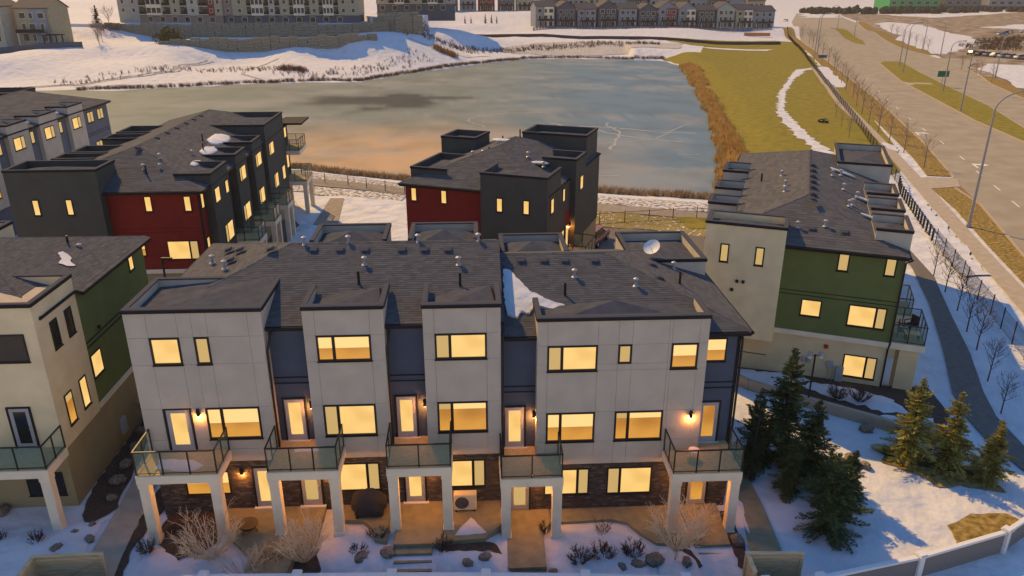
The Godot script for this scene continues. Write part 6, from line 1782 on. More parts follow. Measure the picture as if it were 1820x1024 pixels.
func right_lawn() -> void:
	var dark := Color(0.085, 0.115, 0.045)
	var sunny := Color(0.33, 0.29, 0.075)  # sunlight put into the needle colour of the three spruces by the path
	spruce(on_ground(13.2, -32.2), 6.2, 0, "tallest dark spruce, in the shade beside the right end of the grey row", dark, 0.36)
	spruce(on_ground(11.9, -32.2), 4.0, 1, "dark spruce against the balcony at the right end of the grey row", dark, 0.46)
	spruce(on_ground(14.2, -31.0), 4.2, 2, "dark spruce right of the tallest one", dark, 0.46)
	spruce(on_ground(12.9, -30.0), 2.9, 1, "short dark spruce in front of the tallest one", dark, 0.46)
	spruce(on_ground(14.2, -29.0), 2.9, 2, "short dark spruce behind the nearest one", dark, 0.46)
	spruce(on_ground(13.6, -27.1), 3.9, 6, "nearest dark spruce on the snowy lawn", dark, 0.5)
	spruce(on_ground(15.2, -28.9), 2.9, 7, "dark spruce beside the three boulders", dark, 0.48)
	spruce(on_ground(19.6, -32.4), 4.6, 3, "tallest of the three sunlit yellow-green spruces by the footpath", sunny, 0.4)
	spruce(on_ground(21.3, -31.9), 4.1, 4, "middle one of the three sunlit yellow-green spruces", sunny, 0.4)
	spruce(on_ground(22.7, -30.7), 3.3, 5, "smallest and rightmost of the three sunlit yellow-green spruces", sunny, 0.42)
	# retaining wall and raised bed
	var w := ribbon([12.6, -41.4, 13.2, -40.3, 13.8, -39.5, 16.6, -37.4, 19.2, -35.6, 20.6, -34.6, 22.2, -34.6], 0.28, -0.4, 0.62)
	tag(part("retaining_wall", w, "concrete"), "low pale concrete wall between the snowy lawn and the green row", "wall")
	var bed := pts([12.7, -41.4, 13.35, -40.3, 13.95, -39.5, 16.7, -37.5, 19.3, -35.7, 20.7, -34.6, 22.5, -34.7, 23.6, -36.0, 23.9, -39, 21.5, -39.2, 17.5, -40.5, 13.4, -41.6])
	var m := MB.new()
	m.prism(bed, -0.6, 0.42)
	var bo := part("raised_bed", m, "soil")
	struct(tag(bo, "raised bed of dark soil between the low wall and the green row", "soil"))
	sheet("snow_bed", ragged(pts([13.2, -41.2, 13.8, -39.9, 15.6, -38.7, 16.5, -39.6, 17.5, -39.9, 17.2, -40.3, 13.6, -41.4]), 0.3, 0.15, 90), "snow", 0.01, "snow on the left part of the raised bed under the cream tower", "snow", 0.1, 0.42)
	sheet("snow_bed", ragged(pts([16.6, -39.2, 17.4, -38.2, 18.8, -37.2, 20.2, -36.2, 21.6, -36.0, 21.2, -37.6, 20.4, -38.3, 18.6, -39.2, 17.6, -39.6]), 0.3, 0.15, 91), "snow", 0.01, "snow on the raised bed in front of the meters", "snow", 0.12, 0.42)
	sheet("snow_bed", ragged(pts([19.0, -35.9, 20.8, -34.9, 22.2, -34.9, 22.6, -35.6, 20.8, -35.8]), 0.3, 0.12, 92), "snow", 0.01, "snow at the right tip of the raised bed", "snow", 0.12, 0.42)
	# posts
	var p := main_world(21.2, 0.42, -8.2)
	var lp := thing("lamp_post", "slim dark lamp post with two pale lantern heads in front of the green row", "lamp post", p)
	part("pole", tube_mesh([Vector3(0, -0.3, 0), Vector3(0, 2.85, 0)], 0.05), "black_metal", lp)
	part("crossbar", tube_mesh([Vector3(-0.3, 2.8, 0), Vector3(0.3, 2.8, 0)], 0.025), "black_metal", lp)
	for x in [-0.3, 0.3]:
		var hd := part("lantern", tube_mesh([Vector3(x, 2.78, 0), Vector3(x, 2.98, 0)], 0.13, 12), "utility_grey", lp)
		part("lamp_glass", tube_mesh([Vector3(x, 2.66, 0), Vector3(x, 2.779, 0)], 0.11, 12), "lamp_glass", hd)
	lp = thing("lamp_post", "dark lamp post half hidden by spruces at the grey row's right end", "lamp post", on_ground(11.35, -30.7))
	part("pole", tube_mesh([Vector3(0, -0.2, 0), Vector3(0, 3.3, 0)], 0.07), "black_metal", lp)
	part("lantern", tube_mesh([Vector3(0, 3.3, 0), Vector3(0, 3.55, 0)], 0.11, 12), "black_metal", lp)
	lp = thing("lamp_post", "dark lamp post with a short bent head before the dark red end wall", "lamp post", Vector3(-22.2, 0, -46))
	part("pole", tube_mesh([Vector3(0, 0, 0), Vector3(0, 5.7, 0)], 0.07), "black_metal", lp)
	part("lamp_head", bv(Vector3(-0.08, 5.7, -0.1), Vector3(0.65, 5.86, 0.1), 0.03), "black_metal", lp)
	# fences at the back
	fence("wire_fence", "wire mesh fence on black posts beside the footpath at right", [38.2, -66, 36.0, -57.5, 35.5, -56.0, 34.1, -50.3, 32.2, -43.3, 30.6, -37.5, 29.4, -31], 1.5, 2.6, 0.06, 0.16, 0.006)
	fence("post_fence", "fence of stout black posts running along the snow behind the green row", [45.2, -88, 43.6, -84.2, 39.8, -71.4, 38.2, -66], 1.1, 1.35, 0.17, 0.0, 0.0)
	fence("picket_fence", "dark picket fence running straight across the meadow beside the sidewalk", [125, -368, 95.2, -260.5, 69.4, -170.4, 56.6, -125.5, 45.2, -88], 1.3, 3.0, 0.08, 0.45, 0.02)
	fence("wire_fence", "low wire fence along the pond trail behind the left houses", [-40, -95, -25.1, -90.4, -19.1, -87.8, -12.0, -84.0, -8, -82.6], 1.2, 3.0, 0.06, 0.2, 0.006)
	fence("wire_fence", "low wire fence beyond the lane on the right of the short red townhouse", [6, -71.5, 11.1, -72.9, 18.5, -74.3, 26, -72], 1.2, 3.0, 0.06, 0.2, 0.006)
	# young trees
	var k := 0
	for q in [[34.0, -58.0, 2.7], [33.2, -54.7, 2.9], [32.2, -51.1, 2.8], [30.9, -47.5, 3.0], [30.0, -44.7, 2.9], [28.3, -40.5, 2.6], [26.9, -36.8, 2.3]]:
		bare_tree(on_ground(q[0], q[1]), q[2], k % 3, "%s young bare tree from the far end of the row beside the wire fence" % ORD[k], "young trees beside the wire fence", "bare_tree", 0.012, "bark")
		k += 1
	k = 0
	for q in [[52.9, -97.5, 4.2], [54.8, -107, 4.4], [55.9, -114, 4.6], [58.3, -123, 5.6], [60.2, -131, 5.2], [63.6, -141.7, 5.4], [66.5, -151, 5.0], [70.3, -162, 5.2], [73.7, -174, 5.4], [77.9, -187, 5.2], [82, -201, 5.4], [87.5, -216, 5.6], [92, -232, 5.4], [97, -250, 5.6], [103, -270, 5.8], [110, -294, 5.8], [117, -317, 6.0], [124, -345, 6.0], [51.6, -118, 3.4], [54.0, -127, 3.2], [57.0, -137, 3.4]]:
		bare_tree(on_ground(q[0], q[1]), q[2], k % 3, "%s young bare tree from the camera along the road verge and sidewalk" % ORD[k], "young street trees along the verge", "street_tree", 0.012, "bark_light")
		k += 1
	k = 0
	for q in [[141, -272, 5.0], [144, -282, 5], [148, -295, 5], [152, -308, 5], [156, -322, 5.4], [161, -338, 5.4], [166, -354, 5.4], [122, -216, 4.4], [118, -200, 4.4], [121.5, -208, 4.2], [114, -188, 4.4]]:
		bare_tree(on_ground(q[0], q[1]), q[2], k % 3, "%s bare tree beyond the road by the snowy lot" % ORD[k], "bare trees beyond the road", "street_tree", 0.014, "bark_light")
		k += 1

func road_things() -> void:
	for q in [[[44.3, -71.6], 12.9, Vector3(2.6, 0, 0.3), "nearest and tallest looking street lamp, on the grass verge at right"], [[82.6, -143.7], 12.0, Vector3(2.2, 0, -0.6), "street lamp at the near end of the median, second from the camera"], [[94.3, -172.3], 10.5, Vector3(2.2, 0, -0.6), "street lamp on the median beside the green road sign"], [[103.3, -209.8], 12.5, Vector3(2.2, 0, -0.6), "street lamp near the far tip of the wide median, in front"], [[110.8, -228.0], 11.5, Vector3(2.2, 0, -0.6), "street lamp at the far tip of the wide median, behind"], [[138.3, -258.4], 10.5, Vector3(-2.2, 0, 0.6), "street lamp at the corner of the junction"], [[143.7, -280.6], 10.5, Vector3(-2.2, 0, 0.6), "street lamp just beyond the junction"], [[92.5, -244.8], 13.5, Vector3(2.2, 0, -0.6), "street lamp on the left verge of the road, nearer of two"], [[99.8, -262], 13.0, Vector3(2.2, 0, -0.6), "street lamp on the left verge of the road, farther of two"], [[149.5, -352.8], 11.0, Vector3(-2.2, 0, 0.6), "street lamp on the narrow far median, nearer"], [[158.8, -395.6], 11.0, Vector3(-2.2, 0, 0.6), "street lamp on the narrow far median, farther"], [[119.5, -196], 11.0, Vector3(-2.2, 0, 0.6), "street lamp by the parking place on the right"]]:
		street_lamp(on_ground(q[0][0], q[0][1], 0.05), q[1], q[2], q[3])
	for q in [[[97.9, -180.1], "sign_green", "green road sign board on the median", 2.6, 1.3], [[88.5, -228], "sign_blue", "small blue sign on a post beside the far sidewalk", 2.4, 0.8]]:
		var s := thing("road_sign", q[2], "sign", on_ground(q[0][0], q[0][1]))
		part("post", tube_mesh([Vector3(0, 0, 0), Vector3(0, 3.4, 0)], 0.06), "steel_pole", s)
		part("board", bv(Vector3(-q[3] / 2, 2.3, 0.06), Vector3(q[3] / 2, 2.3 + q[4], 0.11), 0.02), q[1], s)
	var b := thing("picnic_bench", "small dark picnic bench standing alone in the meadow", "bench", on_ground(52.9, -132.0), 20)
	b.scale = Vector3.ONE * 0.8
	part("table_top", bx(Vector3(-0.9, 0.7, -0.4), Vector3(0.9, 0.78, 0.4)), "fascia", b)
	for z in [-0.75, 0.75]: part("seat", bx(Vector3(-0.9, 0.42, z - 0.15), Vector3(0.9, 0.48, z + 0.15)), "fascia", b)
	for x in [-0.6, 0.6]: part("leg", bx(Vector3(x - 0.05, 0, -0.8), Vector3(x + 0.05, 0.42, 0.8)), "fascia", b)
	# paint on the road
	var d0 := Vector2(66.5, -124.5)
	var line := [[66.6, -125], [63.9, -114.2], [60.9, -103.2], [58.1, -94.2], [56.0, -86.8], [53.9, -79.8], [51.5, -72.5], [49, -65], [69.5, -136], [73, -148], [76.6, -160], [80.2, -172], [84, -184], [88, -196]]
	for i in line.size():
		var at := Vector2(line[i][0], line[i][1])
		var dir := (Vector2(17.0, -60.0) if at.y > -128 else Vector2(18.0, -60)).normalized()
		var s := Vector2(-dir.y, dir.x) * 0.09
		var o := part("lane_marking", sheet_mesh(PackedVector2Array([at - dir * 1.3 - s, at + dir * 1.3 - s, at + dir * 1.3 + s, at - dir * 1.3 + s]), 0.075), "paint_line")
		struct(tag(o, "%s white lane dash on the left carriageway" % ["nearer" if at.y > -100 else "farther"], "road marking", "white lane dashes"))
	for q in [[60.2, -99.2, "nearer"], [63.9, -122, "farther"]]:
		var at := Vector2(q[0], q[1])
		var f := Vector2(17, -60).normalized()
		var s := Vector2(-f.y, f.x)
		var poly := PackedVector2Array()
		for e in [[-2.2, -0.15], [-0.4, -0.15], [-0.4, -1.0], [-0.9, -1.0], [0.1, -1.9], [1.1, -1.0], [0.5, -1.0], [0.5, 0.15], [-2.2, 0.15]]: poly.append(at + f * e[0] - s * e[1])
		struct(tag(part("turn_arrow", sheet_mesh(poly, 0.075), "paint_line"), "%s white turn arrow painted on the road" % q[2], "road marking"))
	for q in [[[40.1, -48, 44.1, -62.4, 49.9, -79.5, 51.0, -86.5], "kerb along the road by the near verge"], [[53.6, -91.5, 60.9, -113.7, 73.6, -157.6, 89.1, -216.8, 117.1, -325, 170, -494], "kerb along the left edge of the road beyond the sidewalk crossing"], [[104.2, -159, 112.2, -185, 120.2, -205, 126.2, -221, 136, -235], "kerb along the right edge of the road"]]:
		struct(tag(part("kerb", ribbon(q[0], 0.22, -0.1, 0.2), "concrete"), q[1], "kerb"))
	for q in [[[40.5, -50.5, 41.6, -54, 41.2, -55, 40.1, -52], "strip of melting snow on the near verge"], [[54.2, -107, 55.6, -111, 55, -115, 53.6, -109], "small melting snow patches on the verge by the farther sidewalk"], [[38.2, -66.5, 36.4, -58, 38.6, -58.5, 41.2, -68, 45, -82, 43.8, -82.5], "sunlit snow between the black posts and the sidewalk"]]:
		sheet("snow_field", ragged(pts(q[0]), 0.8, 0.35, 95), "snow", 0.13, q[1], "snow")
	var k := 0
	for q in [[151.5, -263], [152.5, -260.2], [153.4, -257.6], [154.3, -255], [155.2, -252.4], [156.2, -249.8], [157.2, -247.2], [158.2, -244.4]]:
		car(on_ground(q[0], q[1], 0.08), 15 + (k % 3) * 3.0, ["car_black", "car_black", "car_grey", "car_white", "car_silver", "car_grey", "car_white", "car_black"][k], "%s parked car from the left by the snow patch at right, %s" % [ORD[k], ["black", "black", "grey", "white", "silver", "grey", "white", "black"][k]], "cars parked at right beyond the road")
		k += 1
	k = 0
	for q in [[222, -366], [226, -372], [231, -378], [236, -384], [241, -376], [246, -388], [252, -380]]:
		car(on_ground(q[0], q[1], 0.05), k * 33.0, ["car_white", "car_grey", "car_black", "car_silver", "car_red", "car_white", "car_grey"][k], "%s car from the left in the muddy yard at the far right, %s" % [ORD[k], ["white", "grey", "black", "silver", "red", "white", "grey"][k]], "cars in the muddy yard")
		k += 1
	car(on_ground(168, -500, 0.12), 107, "car_white", "white car driving on the far stretch of the road", "cars on the road")
	car(on_ground(7.4, -66.4, 0.12), 65, "car_red", "dark red car parked behind the balcony of the short red townhouse", "cars in the lane")
	var tp := MB.new()
	tp.blob(Vector3(0, 0.5, 0), Vector3(1.3, 0.55, 0.9), bump, 0.4, 16, 9, 4.0)
	tag(part("tarpaulin", tp, "blue_tarp", self, on_ground(6.8, -61.5, 0.1)), "blue tarpaulin over a heap in the lane beside the short red townhouse", "tarpaulin")

func far_side() -> void:
	# terraces with block walls, left
	var ww := [[[-102.1, -232.4, -95.9, -233.7, -88.0, -234.3, -80.1, -234.8, -70.4, -235.0, -59.8, -235.9, -51.0, -237.2, -40.5, -242.0], [[4.93, 6.5], [4.4, 6.65], [3.43, 6.74], [2.82, 6.83], [3.7, 7.0], [5.1, 7.27], [6.34, 7.62], [7.57, 7.97]], "long lower retaining wall of tan blocks below the apartment blocks"], [[-133.8, -257.8, -114.4, -255.2, -92.4, -251.7, -70.4, -252.1, -52.8, -253.4, -38.7, -255.2], [[8.36, 9.86], [7.22, 10.03], [6.51, 10.12], [6.69, 10.12], [7.04, 10.21], [7.92, 10.56]], "long upper retaining wall of tan blocks at the foot of the apartment blocks"], [[-44.0, -257.0, -37.0, -256.1, -31.7, -257.8, -29.0, -262.2], [[8.8, 11.79], [8.8, 11.79], [8.8, 11.79], [9.68, 11.79]], "curved pale retaining wall right of the apartment blocks, lower step"], [[-43.1, -261.4, -37.0, -260.5, -32.6, -262.2, -30.8, -266.6], [[11.0, 13.2], [11.0, 13.2], [11.0, 13.2], [11.0, 13.2]], "curved pale retaining wall right of the apartment blocks, upper step"]]
	for q in ww:
		var p := pts(q[0])
		var m := MB.new()
		for k in p.size() - 1:
			var c := maxi(1, int(p[k].distance_to(p[k + 1]) / 2.4))
			for i in c:
				var t := float(i) / c
				var a := p[k].lerp(p[k + 1], t)
				var b := p[k].lerp(p[k + 1], float(i + 1) / c)
				var y0 := lerpf(q[1][k][0], q[1][k + 1][0], t) - 1.5
				var y1 := lerpf(q[1][k][1], q[1][k + 1][1], t)
				var d := b - a
				var tr := Transform3D(Basis(Vector3.UP, atan2(-d.y, d.x)), Vector3((a.x + b.x) / 2, 0, (a.y + b.y) / 2))
				var y := y0
				while y < y1:
					m.boxt(tr * Transform3D(Basis(), Vector3(rng.randf_range(-0.1, 0.1), y + 0.4, rng.randf_range(-0.06, 0.06))), Vector3(d.length() - 0.06, 0.74, 0.8))
					y += 0.8
		tag(part("retaining_wall", m, "wall_block"), q[2], "wall")
	for q in [[[-95.9, -234.1, -80.1, -235.4, -59.8, -236.3, -40.5, -242.5, -38.7, -256.1, -52.8, -254.3, -70.4, -252.6, -92.4, -252.1, -100.3, -253.4], 6.45, "snowy terrace between the two long retaining walls"], [[-133.8, -258.3, -114.4, -255.6, -92.4, -252.1, -70.4, -252.6, -52.8, -253.9, -38.7, -256.1, -35.2, -290.4, -52.8, -303.6, -149.6, -303.6, -154.0, -264.0], 10.03, "snowy upper terrace on which the apartment blocks stand"], [[-43.6, -257.4, -37.0, -256.5, -32.1, -258.3, -29.9, -262.2, -29.9, -290.4, -52.8, -290.4], 11.7, "snowy step right of the apartment blocks"]]:
		var m := MB.new()
		m.prism(pts(q[0]), q[1] - 8.0, q[1])
		struct(tag(part("terrace", m, "snow"), q[2], "terrace"))
	apartment("grey and beige apartment block with a red section, left wing above the pond", Vector3(-130.2, 10.03, -270.2), -9, [[8.5, "e", "apartment_grey"], [3.5, "b", "house_dark"], [6.0, "g", "trim_white"], [3.2, "b", "house_dark"], [4.0, "w", "house_tan"], [2.8, "b", "house_dark"], [4.5, "w", "house_cream"], [3.8, "b", "house_red"], [2.6, "w", "house_red"], [3.0, "w", "house_tan"]], 8, 16, "apartment_brown")  # upper storeys lie above the view, added to lengthen the cast shadow
	apartment("long beige apartment block with white window bays, right wing above the pond", Vector3(-93.7, 10.03, -264.9), 2, [[3.5, "w", "apartment_brown"], [5.2, "w", "house_tan"], [1.8, "b", "house_dark"], [4.4, "g", "trim_white"], [1.8, "b", "house_dark"], [2.2, "w", "house_cream"], [1.8, "b", "house_dark"], [3.6, "w", "house_tan"], [1.6, "b", "house_dark"], [4.0, "g", "trim_white"], [1.8, "b", "house_dark"], [3.4, "w", "house_tan"], [1.6, "b", "house_dark"], [3.8, "g", "trim_white"], [1.8, "b", "house_dark"], [7.2, "w", "house_tan"]], 8, 16, "house_dark")  # extra unseen storeys here too, added for a longer shadow on the slope
	apartment("dark apartment block set back behind the curved retaining walls", Vector3(-49.3, 12.76, -297.4), 4, [[5, "w", "apartment_grey"], [2.4, "b", "house_dark"], [4, "g", "trim_white"], [2.4, "b", "house_dark"], [5, "w", "house_tan"], [2.4, "b", "house_dark"], [4, "g", "trim_white"], [2.4, "b", "house_dark"], [5, "w", "apartment_grey"]], 5, 14, "house_dark")
	# houses at the top left
	far_house(Vector3(-149, 6, -230), -4, 9.5, 10.2, "house_cream", "cream house with a front gable at the top left corner", true, "", "houses at the top left")
	far_house(Vector3(-137.2, 6, -233), -4, 10.5, 9.6, "house_tan", "tan house with a wide hipped roof right of the cream gabled house, top left", false, "house_grey", "houses at the top left")
	var pg := thing("pergola", "dark pergola beside the tan house at the top left", "pergola", Vector3(-130.5, 5.6, -229.5), -4)
	for x in [-1.8, 1.8]:
		for z in [-1.4, 1.4]: part("post", bx(Vector3(x - 0.12, -0.6, z - 0.12), Vector3(x + 0.12, 2.8, z + 0.12)), "fascia", pg)
	part("roof", bx(Vector3(-2.4, 2.8, -1.9), Vector3(2.4, 3.0, 1.9)), "fascia", pg)
	tag(part("garden_wall", ribbon([-175, -214, -150, -219.5, -138, -223, -127, -226, -121, -226.5], 0.4, -0.5, 1.5), "house_dark"), "dark low wall in front of the houses at the top left", "wall")
	# row of narrow houses
	var dir := Vector3(111, 0, -25).normalized()
	var kinds := [["house_grey", false, "trim_white", "pale grey narrow house at the left end of the row"], ["house_dark", true, "", "dark gabled house, second from the left"], ["house_grey", false, "house_grey", "grey house with broad windows, third from the left"], ["house_dark", true, "house_dark", "dark gabled house, fourth from the left"], ["house_grey", false, "", "grey house with a white band of windows, fifth from the left"], ["house_dark", true, "", "dark house, sixth from the left, left of the one with red"], ["house_grey", true, "house_red", "grey house with a red bay in the middle of the row"], ["house_grey", true, "trim_white", "grey gabled house with white trim right of the red bay"], ["house_dark", false, "", "dark low house between two gabled ones"], ["house_green", true, "", "pale green gabled house standing forward in the row"], ["house_tan", false, "trim_white", "tan house with white bays right of the pale green house"], ["house_grey", false, "", "wide grey house at the right end of the row by the road"]]
	for k in 12:
		var at := Vector3(14.5, 0, -356) + dir * (9.55 * k)
		var y := lerpf(4.3, 2.6, k / 11.0)
		far_house(Vector3(at.x, y, at.z), 12.7, 8.6 if k < 11 else 11.5, 8.6 - (k % 3) * 0.5, kinds[k][0], "%s beyond the pond" % kinds[k][3], kinds[k][1], kinds[k][2])
	for k in 11:
		var at := Vector3(20, 0, -384) + dir * (10.4 * k)
		far_house(Vector3(at.x, lerpf(6.5, 4.5, k / 10.0), at.z), 12.7, 9.2, 9.0 + (k % 3) * 0.6, ["house_dark", "house_grey", "house_tan", "house_grey"][k % 4], "%s house from the left in the second row, behind the narrow houses, %s" % [ORD[k], ["dark", "grey", "tan", "pale grey"][k % 4]], k % 2 == 1, "", "houses in the second row beyond the pond")
	fence("garden_fence", "dark reddish garden fence before the row of narrow houses beyond the pond", [9, -343, 60, -354, 118, -367], 1.3, 5.0, 0.2, 0.6, 0.22, "red_brown")
	tag(part("low_wall", ribbon([-18.6, -321, -10, -318, 4.8, -314, 20, -313, 34, -312, 50, -309, 66, -304, 84, -305, 104, -312], 0.5, -0.4, 1.1), "red_brown"), "long dark low wall across the snow below the row of houses", "wall")
	var ob := part("barrier", bv(Vector3(-5.5, 0, -0.2), Vector3(5.5, 1.4, 0.2)), "orange_paint", self, on_ground(107, -353, 0.2), -12)
	tag(ob, "orange barrier in front of the right end of the row of houses", "barrier")
	var k := 0
	for q in [[-34, 8.4, -446, "house_dark"], [-24, 8.6, -448, "house_grey"], [-14, 8.4, -450, "house_red"], [-3, 8.0, -452, "house_dark"], [7, 8.0, -453, "house_tan"]]:
		far_house(Vector3(q[0], q[1], q[2]), 4, 9, 8, q[3], "%s house from the left in the faraway row behind the snow slope, %s" % [ORD[k], ["dark grey", "pale grey", "dark red", "charcoal", "tan"][k]], k % 2 == 0, "", "houses in the faraway row")
		k += 1
	# beyond the road, top right
	for q in [[Vector3(318, 0.5, -690), 42.0, 13.0, "green_cladding", "long bright green hall at the top right"], [Vector3(366, 0.5, -692), 30.0, 12.0, "dark_cladding", "dark grey hall right of the green one"], [Vector3(402, 0.5, -690), 50.0, 11.0, "house_grey", "pale grey hall at the far top right"]]:
		var o := thing("hall", q[3 + 1], "hall", q[0])
		part("wall", bx(Vector3(0, -1, -30), Vector3(q[1], q[2], 0)), q[3], o)
		part("roof", bx(Vector3(-0.4, q[2], -30.4), Vector3(q[1] + 0.4, q[2] + 0.6, 0.4)), "fascia", o)
		part("band", bx(Vector3(0.5, 0, 0.01), Vector3(q[1] - 0.5, 3.5, 0.15)), "fascia", o)
		for i in int(q[1] / 7.0): far_window(o, Vector3(3.5 + i * 7.0, 6.5, 0.05), 0, 4.0, 2.4)
	for q in [[262, -400, 10, 4.5, 20], [285, -372, 14, 4, -12]]:
		var o := thing("shed", "%s low shed in the muddy yard at the far right" % ("pale" if q[0] < 270 else "dark"), "shed", on_ground(q[0], q[1]), q[4])
		part("wall", bx(Vector3(-q[2] / 2.0, -0.5, -6), Vector3(q[2] / 2.0, q[3], 0)), "house_grey" if q[0] < 270 else "house_dark", o)
		gable(o, -q[2] / 2.0, q[2] / 2.0, 0, -6, q[3], 1.2, "house_grey" if q[0] < 270 else "house_dark", false)
	# far trees and bushes
	spruce(on_ground(-132.9, -260.5), 6.6, 0, "dark spruce standing alone beside the left end of the apartment blocks", Color(0.03, 0.034, 0.03), 0.3, "far spruces")
	k = 0
	for q in [[-21.5, -372, 3.4], [-18.8, -373, 3.0], [-12.2, -372, 4.2], [-9.4, -373, 3.8], [-7.0, -372, 3.2]]:
		spruce(on_ground(q[0], q[1]), q[2], k % 3, "%s of five small dark spruces on the snow slope, counted from the left" % ORD[k], Color(0.03, 0.03, 0.034), 0.25, "far spruces")
		k += 1
	leafy("leafy_bush", on_ground(-100.3, -236.3), Vector3(5.5, 5.2, 4), Color(0.105, 0.095, 0.03), 2600, "big olive green bush at the left end of the lower retaining wall", 5)
	leafy("leafy_bush", Vector3(-125.8, 8.36, -253.4), Vector3(5.0, 2.6, 3), Color(0.14, 0.09, 0.04), 1200, "brown bush at the left corner of the upper retaining wall", 6)
	leafy("leafy_bush", on_ground(-29, -264, 1.0), Vector3(2.5, 3.4, 2), Color(0.08, 0.07, 0.03), 900, "narrow green bush right of the curved retaining walls", 7)
	k = 0
	for q in [[-126, -245], [-122, -240], [-120, -234], [-118, -230], [-138, -270], [-128, -258], [-134, -300]]:
		bare_tree(on_ground(q[0], q[1]), 4.0 + (k % 3), k % 3, "%s thin bare sapling beside the tan house, top left" % ORD[k], "saplings at the top left", "sapling", 0.016, "bark_light")
		k += 1
	var tl := MB.new()
	rng.seed = 77
	for i in 260:
		var x := rng.randf_range(230, 520)
		tl.col = Color(0.05, 0.045, 0.035) * rng.randf_range(0.6, 1.5)
		var at := Vector3(x, rng.randf_range(1.0, 2.5), -640 + rng.randf_range(-12, 12))
		tl.blob(at, Vector3(2.5, rng.randf_range(1.5, 3.5), 2.0), bump, 0.8, 7, 5, i * 3.0)
	stuff(tag(part("far_hedge", tl, "reed"), "dark line of brush in front of the halls at the top right", "hedge"))

func leafy(called: String, at: Vector3, size: Vector3, tone: Color, n: int, label: String, seed_: int) -> void:
	rng.seed = seed_
	var o := thing(called, label, "bush", at)
	var m := MB.new()
	for i in n:
		var d := Vector3(rng.randf_range(-1, 1), rng.randf_range(0, 1), rng.randf_range(-1, 1))
		if d.length() > 1.0 or (d.length() < 0.45): continue
		var k := 0.82 + 0.5 * bump.get_noise_3d(d.x * 30 + seed_ * 9.0, d.y * 30, d.z * 30)
		var p := d * size * k
		m.col = tone * rng.randf_range(0.5, 1.5)
		var a := Vector3(rng.randf_range(-1, 1), rng.randf_range(-1, 1), rng.randf_range(-1, 1)).normalized() * size.y * 0.055
		var b := a.cross(Vector3(rng.randf_range(-1, 1), rng.randf_range(-1, 1), rng.randf_range(-1, 1))).normalized() * size.y * 0.04
		m.quad(p - a, p - b, p + a, p + b)
	part("foliage", m, "needles", o)
	part("stem", tube_mesh([Vector3(0, -0.3, 0), Vector3(0, size.y * 0.6, 0)], size.y * 0.03), "bark", o)

func shores() -> void:
	var n := 0
	for q in [[-86, -226, -90, -216, -88, -206, -93, -198, -104, -191, -118, -187], [-84.6, -226, -88.6, -216, -86.6, -206, -91.8, -197, -103, -189.6, -117, -185.5], [-66, -226, -72, -215, -70, -206, -64, -201]]:
		n += 1
		sheet("track", ragged(strip(q, 0.7), 1.0, 0.25, 200 + n), "patchy", 0.1, "%s trodden track down the snowy slope at the far left of the pond" % ORD[n - 1], "track")
	reeds("cattail_reeds", [51.5, -238, 49.5, -216, 43.5, -180, 39.2, -152, 35.2, -130, 31.8, -111, 28.2, -96, 25.5, -87], 5.6, 4600, 1.1, Color(0.74, 0.47, 0.13), "orange-brown cattail reeds along the right bank of the pond", 21)
	reeds("cattail_reeds", [25.5, -84, 16, -86.3, 8, -88.4, -4, -91.6, -13, -93.6, -21, -97, -28, -100.4, -45, -100.2, -60, -100.3], 2.0, 2200, 0.95, Color(0.52, 0.35, 0.17), "dry brown reeds along the near shore of the pond", 22)
	reeds("cattail_reeds", [-101, -183, -92, -184, -81, -188, -66, -195.5, -49, -200, -38.5, -200, -32, -213.5, -23, -228, -12.5, -243, 3, -261.5, 17, -265.8, 35, -261.8, 49, -257], 1.2, 2000, 1.0, Color(0.27, 0.14, 0.08), "dark reddish reeds along the far shore of the pond", 23)
	reeds("dry_brush", [-110, -190, -96, -200, -86, -210, -70, -216, -56, -206, -46, -205, -36, -222, -26, -240], 12.0, 420, 1.0, Color(0.2, 0.12, 0.08), "scattered dry brush on the snow slope at the left above the pond", 24)
	reeds("dry_brush", [-36, -258, -26, -262, -14, -270, 10, -282, 30, -287, 52, -284], 14.0, 700, 1.3, Color(0.16, 0.085, 0.05), "scattered dry brush on the far snowy bank of the pond", 25)
	reeds("dry_brush", [-62, -213, -54, -209], 4.0, 120, 1.4, Color(0.26, 0.1, 0.06), "reddish brush clump on the far left bank", 26)
	reeds("dry_brush", [-24, -250, -17, -246], 5.0, 160, 1.6, Color(0.42, 0.2, 0.06), "orange brush clump on the far bank", 27)
	reeds("dry_brush", [170, -285, 200, -330, 240, -350, 300, -380], 26.0, 1200, 1.6, Color(0.17, 0.11, 0.06), "brown brush over the dry land beyond the road", 28)

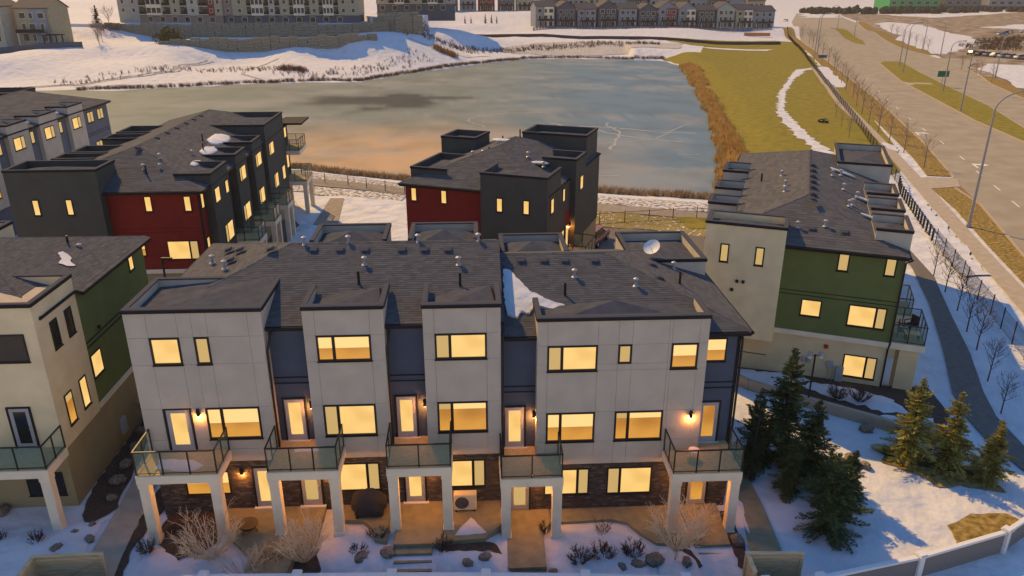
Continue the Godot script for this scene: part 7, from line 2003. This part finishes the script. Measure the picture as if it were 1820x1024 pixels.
func _ready() -> void:
	rng.seed = 12
	# camera
	var cam := Camera3D.new()
	cam.name = "camera"
	add_child(cam)
	cam.position = Vector3(0, 22, 0)
	cam.rotation_degrees = Vector3(-21.6, 0, 0)
	cam.fov = 41.07
	cam.near = 0.5
	cam.far = 4000.0
	# sky, sun and exposure
	var sky_mat := ProceduralSkyMaterial.new()
	sky_mat.sky_top_color = Color(0.29, 0.50, 0.76)
	sky_mat.sky_horizon_color = Color(1.0, 0.955, 0.87)
	sky_mat.sky_curve = 0.16
	sky_mat.ground_bottom_color = Color(0.4, 0.38, 0.36)
	sky_mat.ground_horizon_color = Color(0.7, 0.64, 0.6)
	sky_mat.sky_energy_multiplier = 1.0
	sky_mat.sun_angle_max = 12.0
	var sky := Sky.new()
	sky.sky_material = sky_mat
	var env := Environment.new()
	env.background_mode = Environment.BG_SKY
	env.sky = sky
	env.background_energy_multiplier = 1.0
	env.tonemap_mode = Environment.TONE_MAPPER_LINEAR
	env.tonemap_exposure = 1.1
	env.sdfgi_enabled = true
	env.ssao_enabled = true
	env.ssil_enabled = true
	env.fog_enabled = true
	env.fog_density = 0.0002
	env.fog_light_color = Color(0.88, 0.82, 0.72)
	var we := WorldEnvironment.new()
	we.name = "world_environment"
	we.environment = env
	add_child(we)
	var sun := DirectionalLight3D.new()
	sun.name = "sun"
	add_child(sun)
	sun.look_at_from_position(Vector3.ZERO, Vector3(0.68, -1.0, 0.98))
	sun.light_color = Color(1.0, 0.81, 0.48)
	sun.light_energy = 1.38
	sun.light_angular_distance = 0.5
	sun.shadow_enabled = true
	# materials and the lie of the land
	make_materials()
	bump.seed = 4
	bump.frequency = 0.045
	bump.fractal_octaves = 4
	pond = pts([-111.1, -183.1, -93.3, -180.1, -81, -186.2, -66.2, -193.8, -49.4, -198.4, -38.1, -198.4, -31.6, -212.3, -22.5, -226.7, -11.9, -241.3, 3.7, -259.8, 16.7, -263.9, 34.8, -259.8, 48.7, -255.9, 50.5, -234.6, 45.2, -193.8, 39.8, -160.7, 33.7, -128.5, 29.1, -104.8, 25.6, -90.7, 22.9, -86.5, 15.9, -88.1, 8.1, -90.2, -4.2, -93.6, -13.5, -95.6, -21.3, -99, -28, -102.4, -45.8, -102, -60.9, -102, -80.6, -121.1, -120, -150])
	make_grid()
	make_ground()
	grey_row()
	cream_row()
	red_row()
	slate_row()
	red_end_house()
	green_row()
	far_side()
	front_gardens()
	right_lawn()
	boundary_fence()
	wood_gate("wooden gate of pale planks with a side wing at the bottom left", Vector3(-18.7, -0.5, -24.05), 4, 2.55, 1.65, -0.9)
	wood_gate("wooden gate of pale planks at the bottom right of the steps", Vector3(9.25, -0.5, -24.25), 0, 2.15, 1.65, -0.9)
	road_things()
	shores()
	var frame := green_frame()
	chair(frame * Vector3(0.7, 3.0, -1.0), 60, "dark patio chair on the green row's balcony, left")
	chair(frame * Vector3(1.2, 3.0, -2.0), -70, "dark patio chair on the green row's balcony, right")
	var tb := thing("patio_table", "low dark patio table on the green row's balcony", "table", frame * Vector3(1.15, 3.0, -0.75), -20)
	part("table_top", bv(Vector3(-0.4, 0.4, -0.25), Vector3(0.4, 0.45, 0.25), 0.01), "wood", tb)
	for x in [-0.34, 0.34]:
		for z in [-0.2, 0.2]: part("leg", box_mesh(0.05, 0.4, 0.05), "black_metal", tb, Vector3(x, 0.2, z))

func green_frame() -> Transform3D: return Transform3D(Basis(Vector3.UP, deg_to_rad(-20)), Vector3(21.2, 0.3, -39))
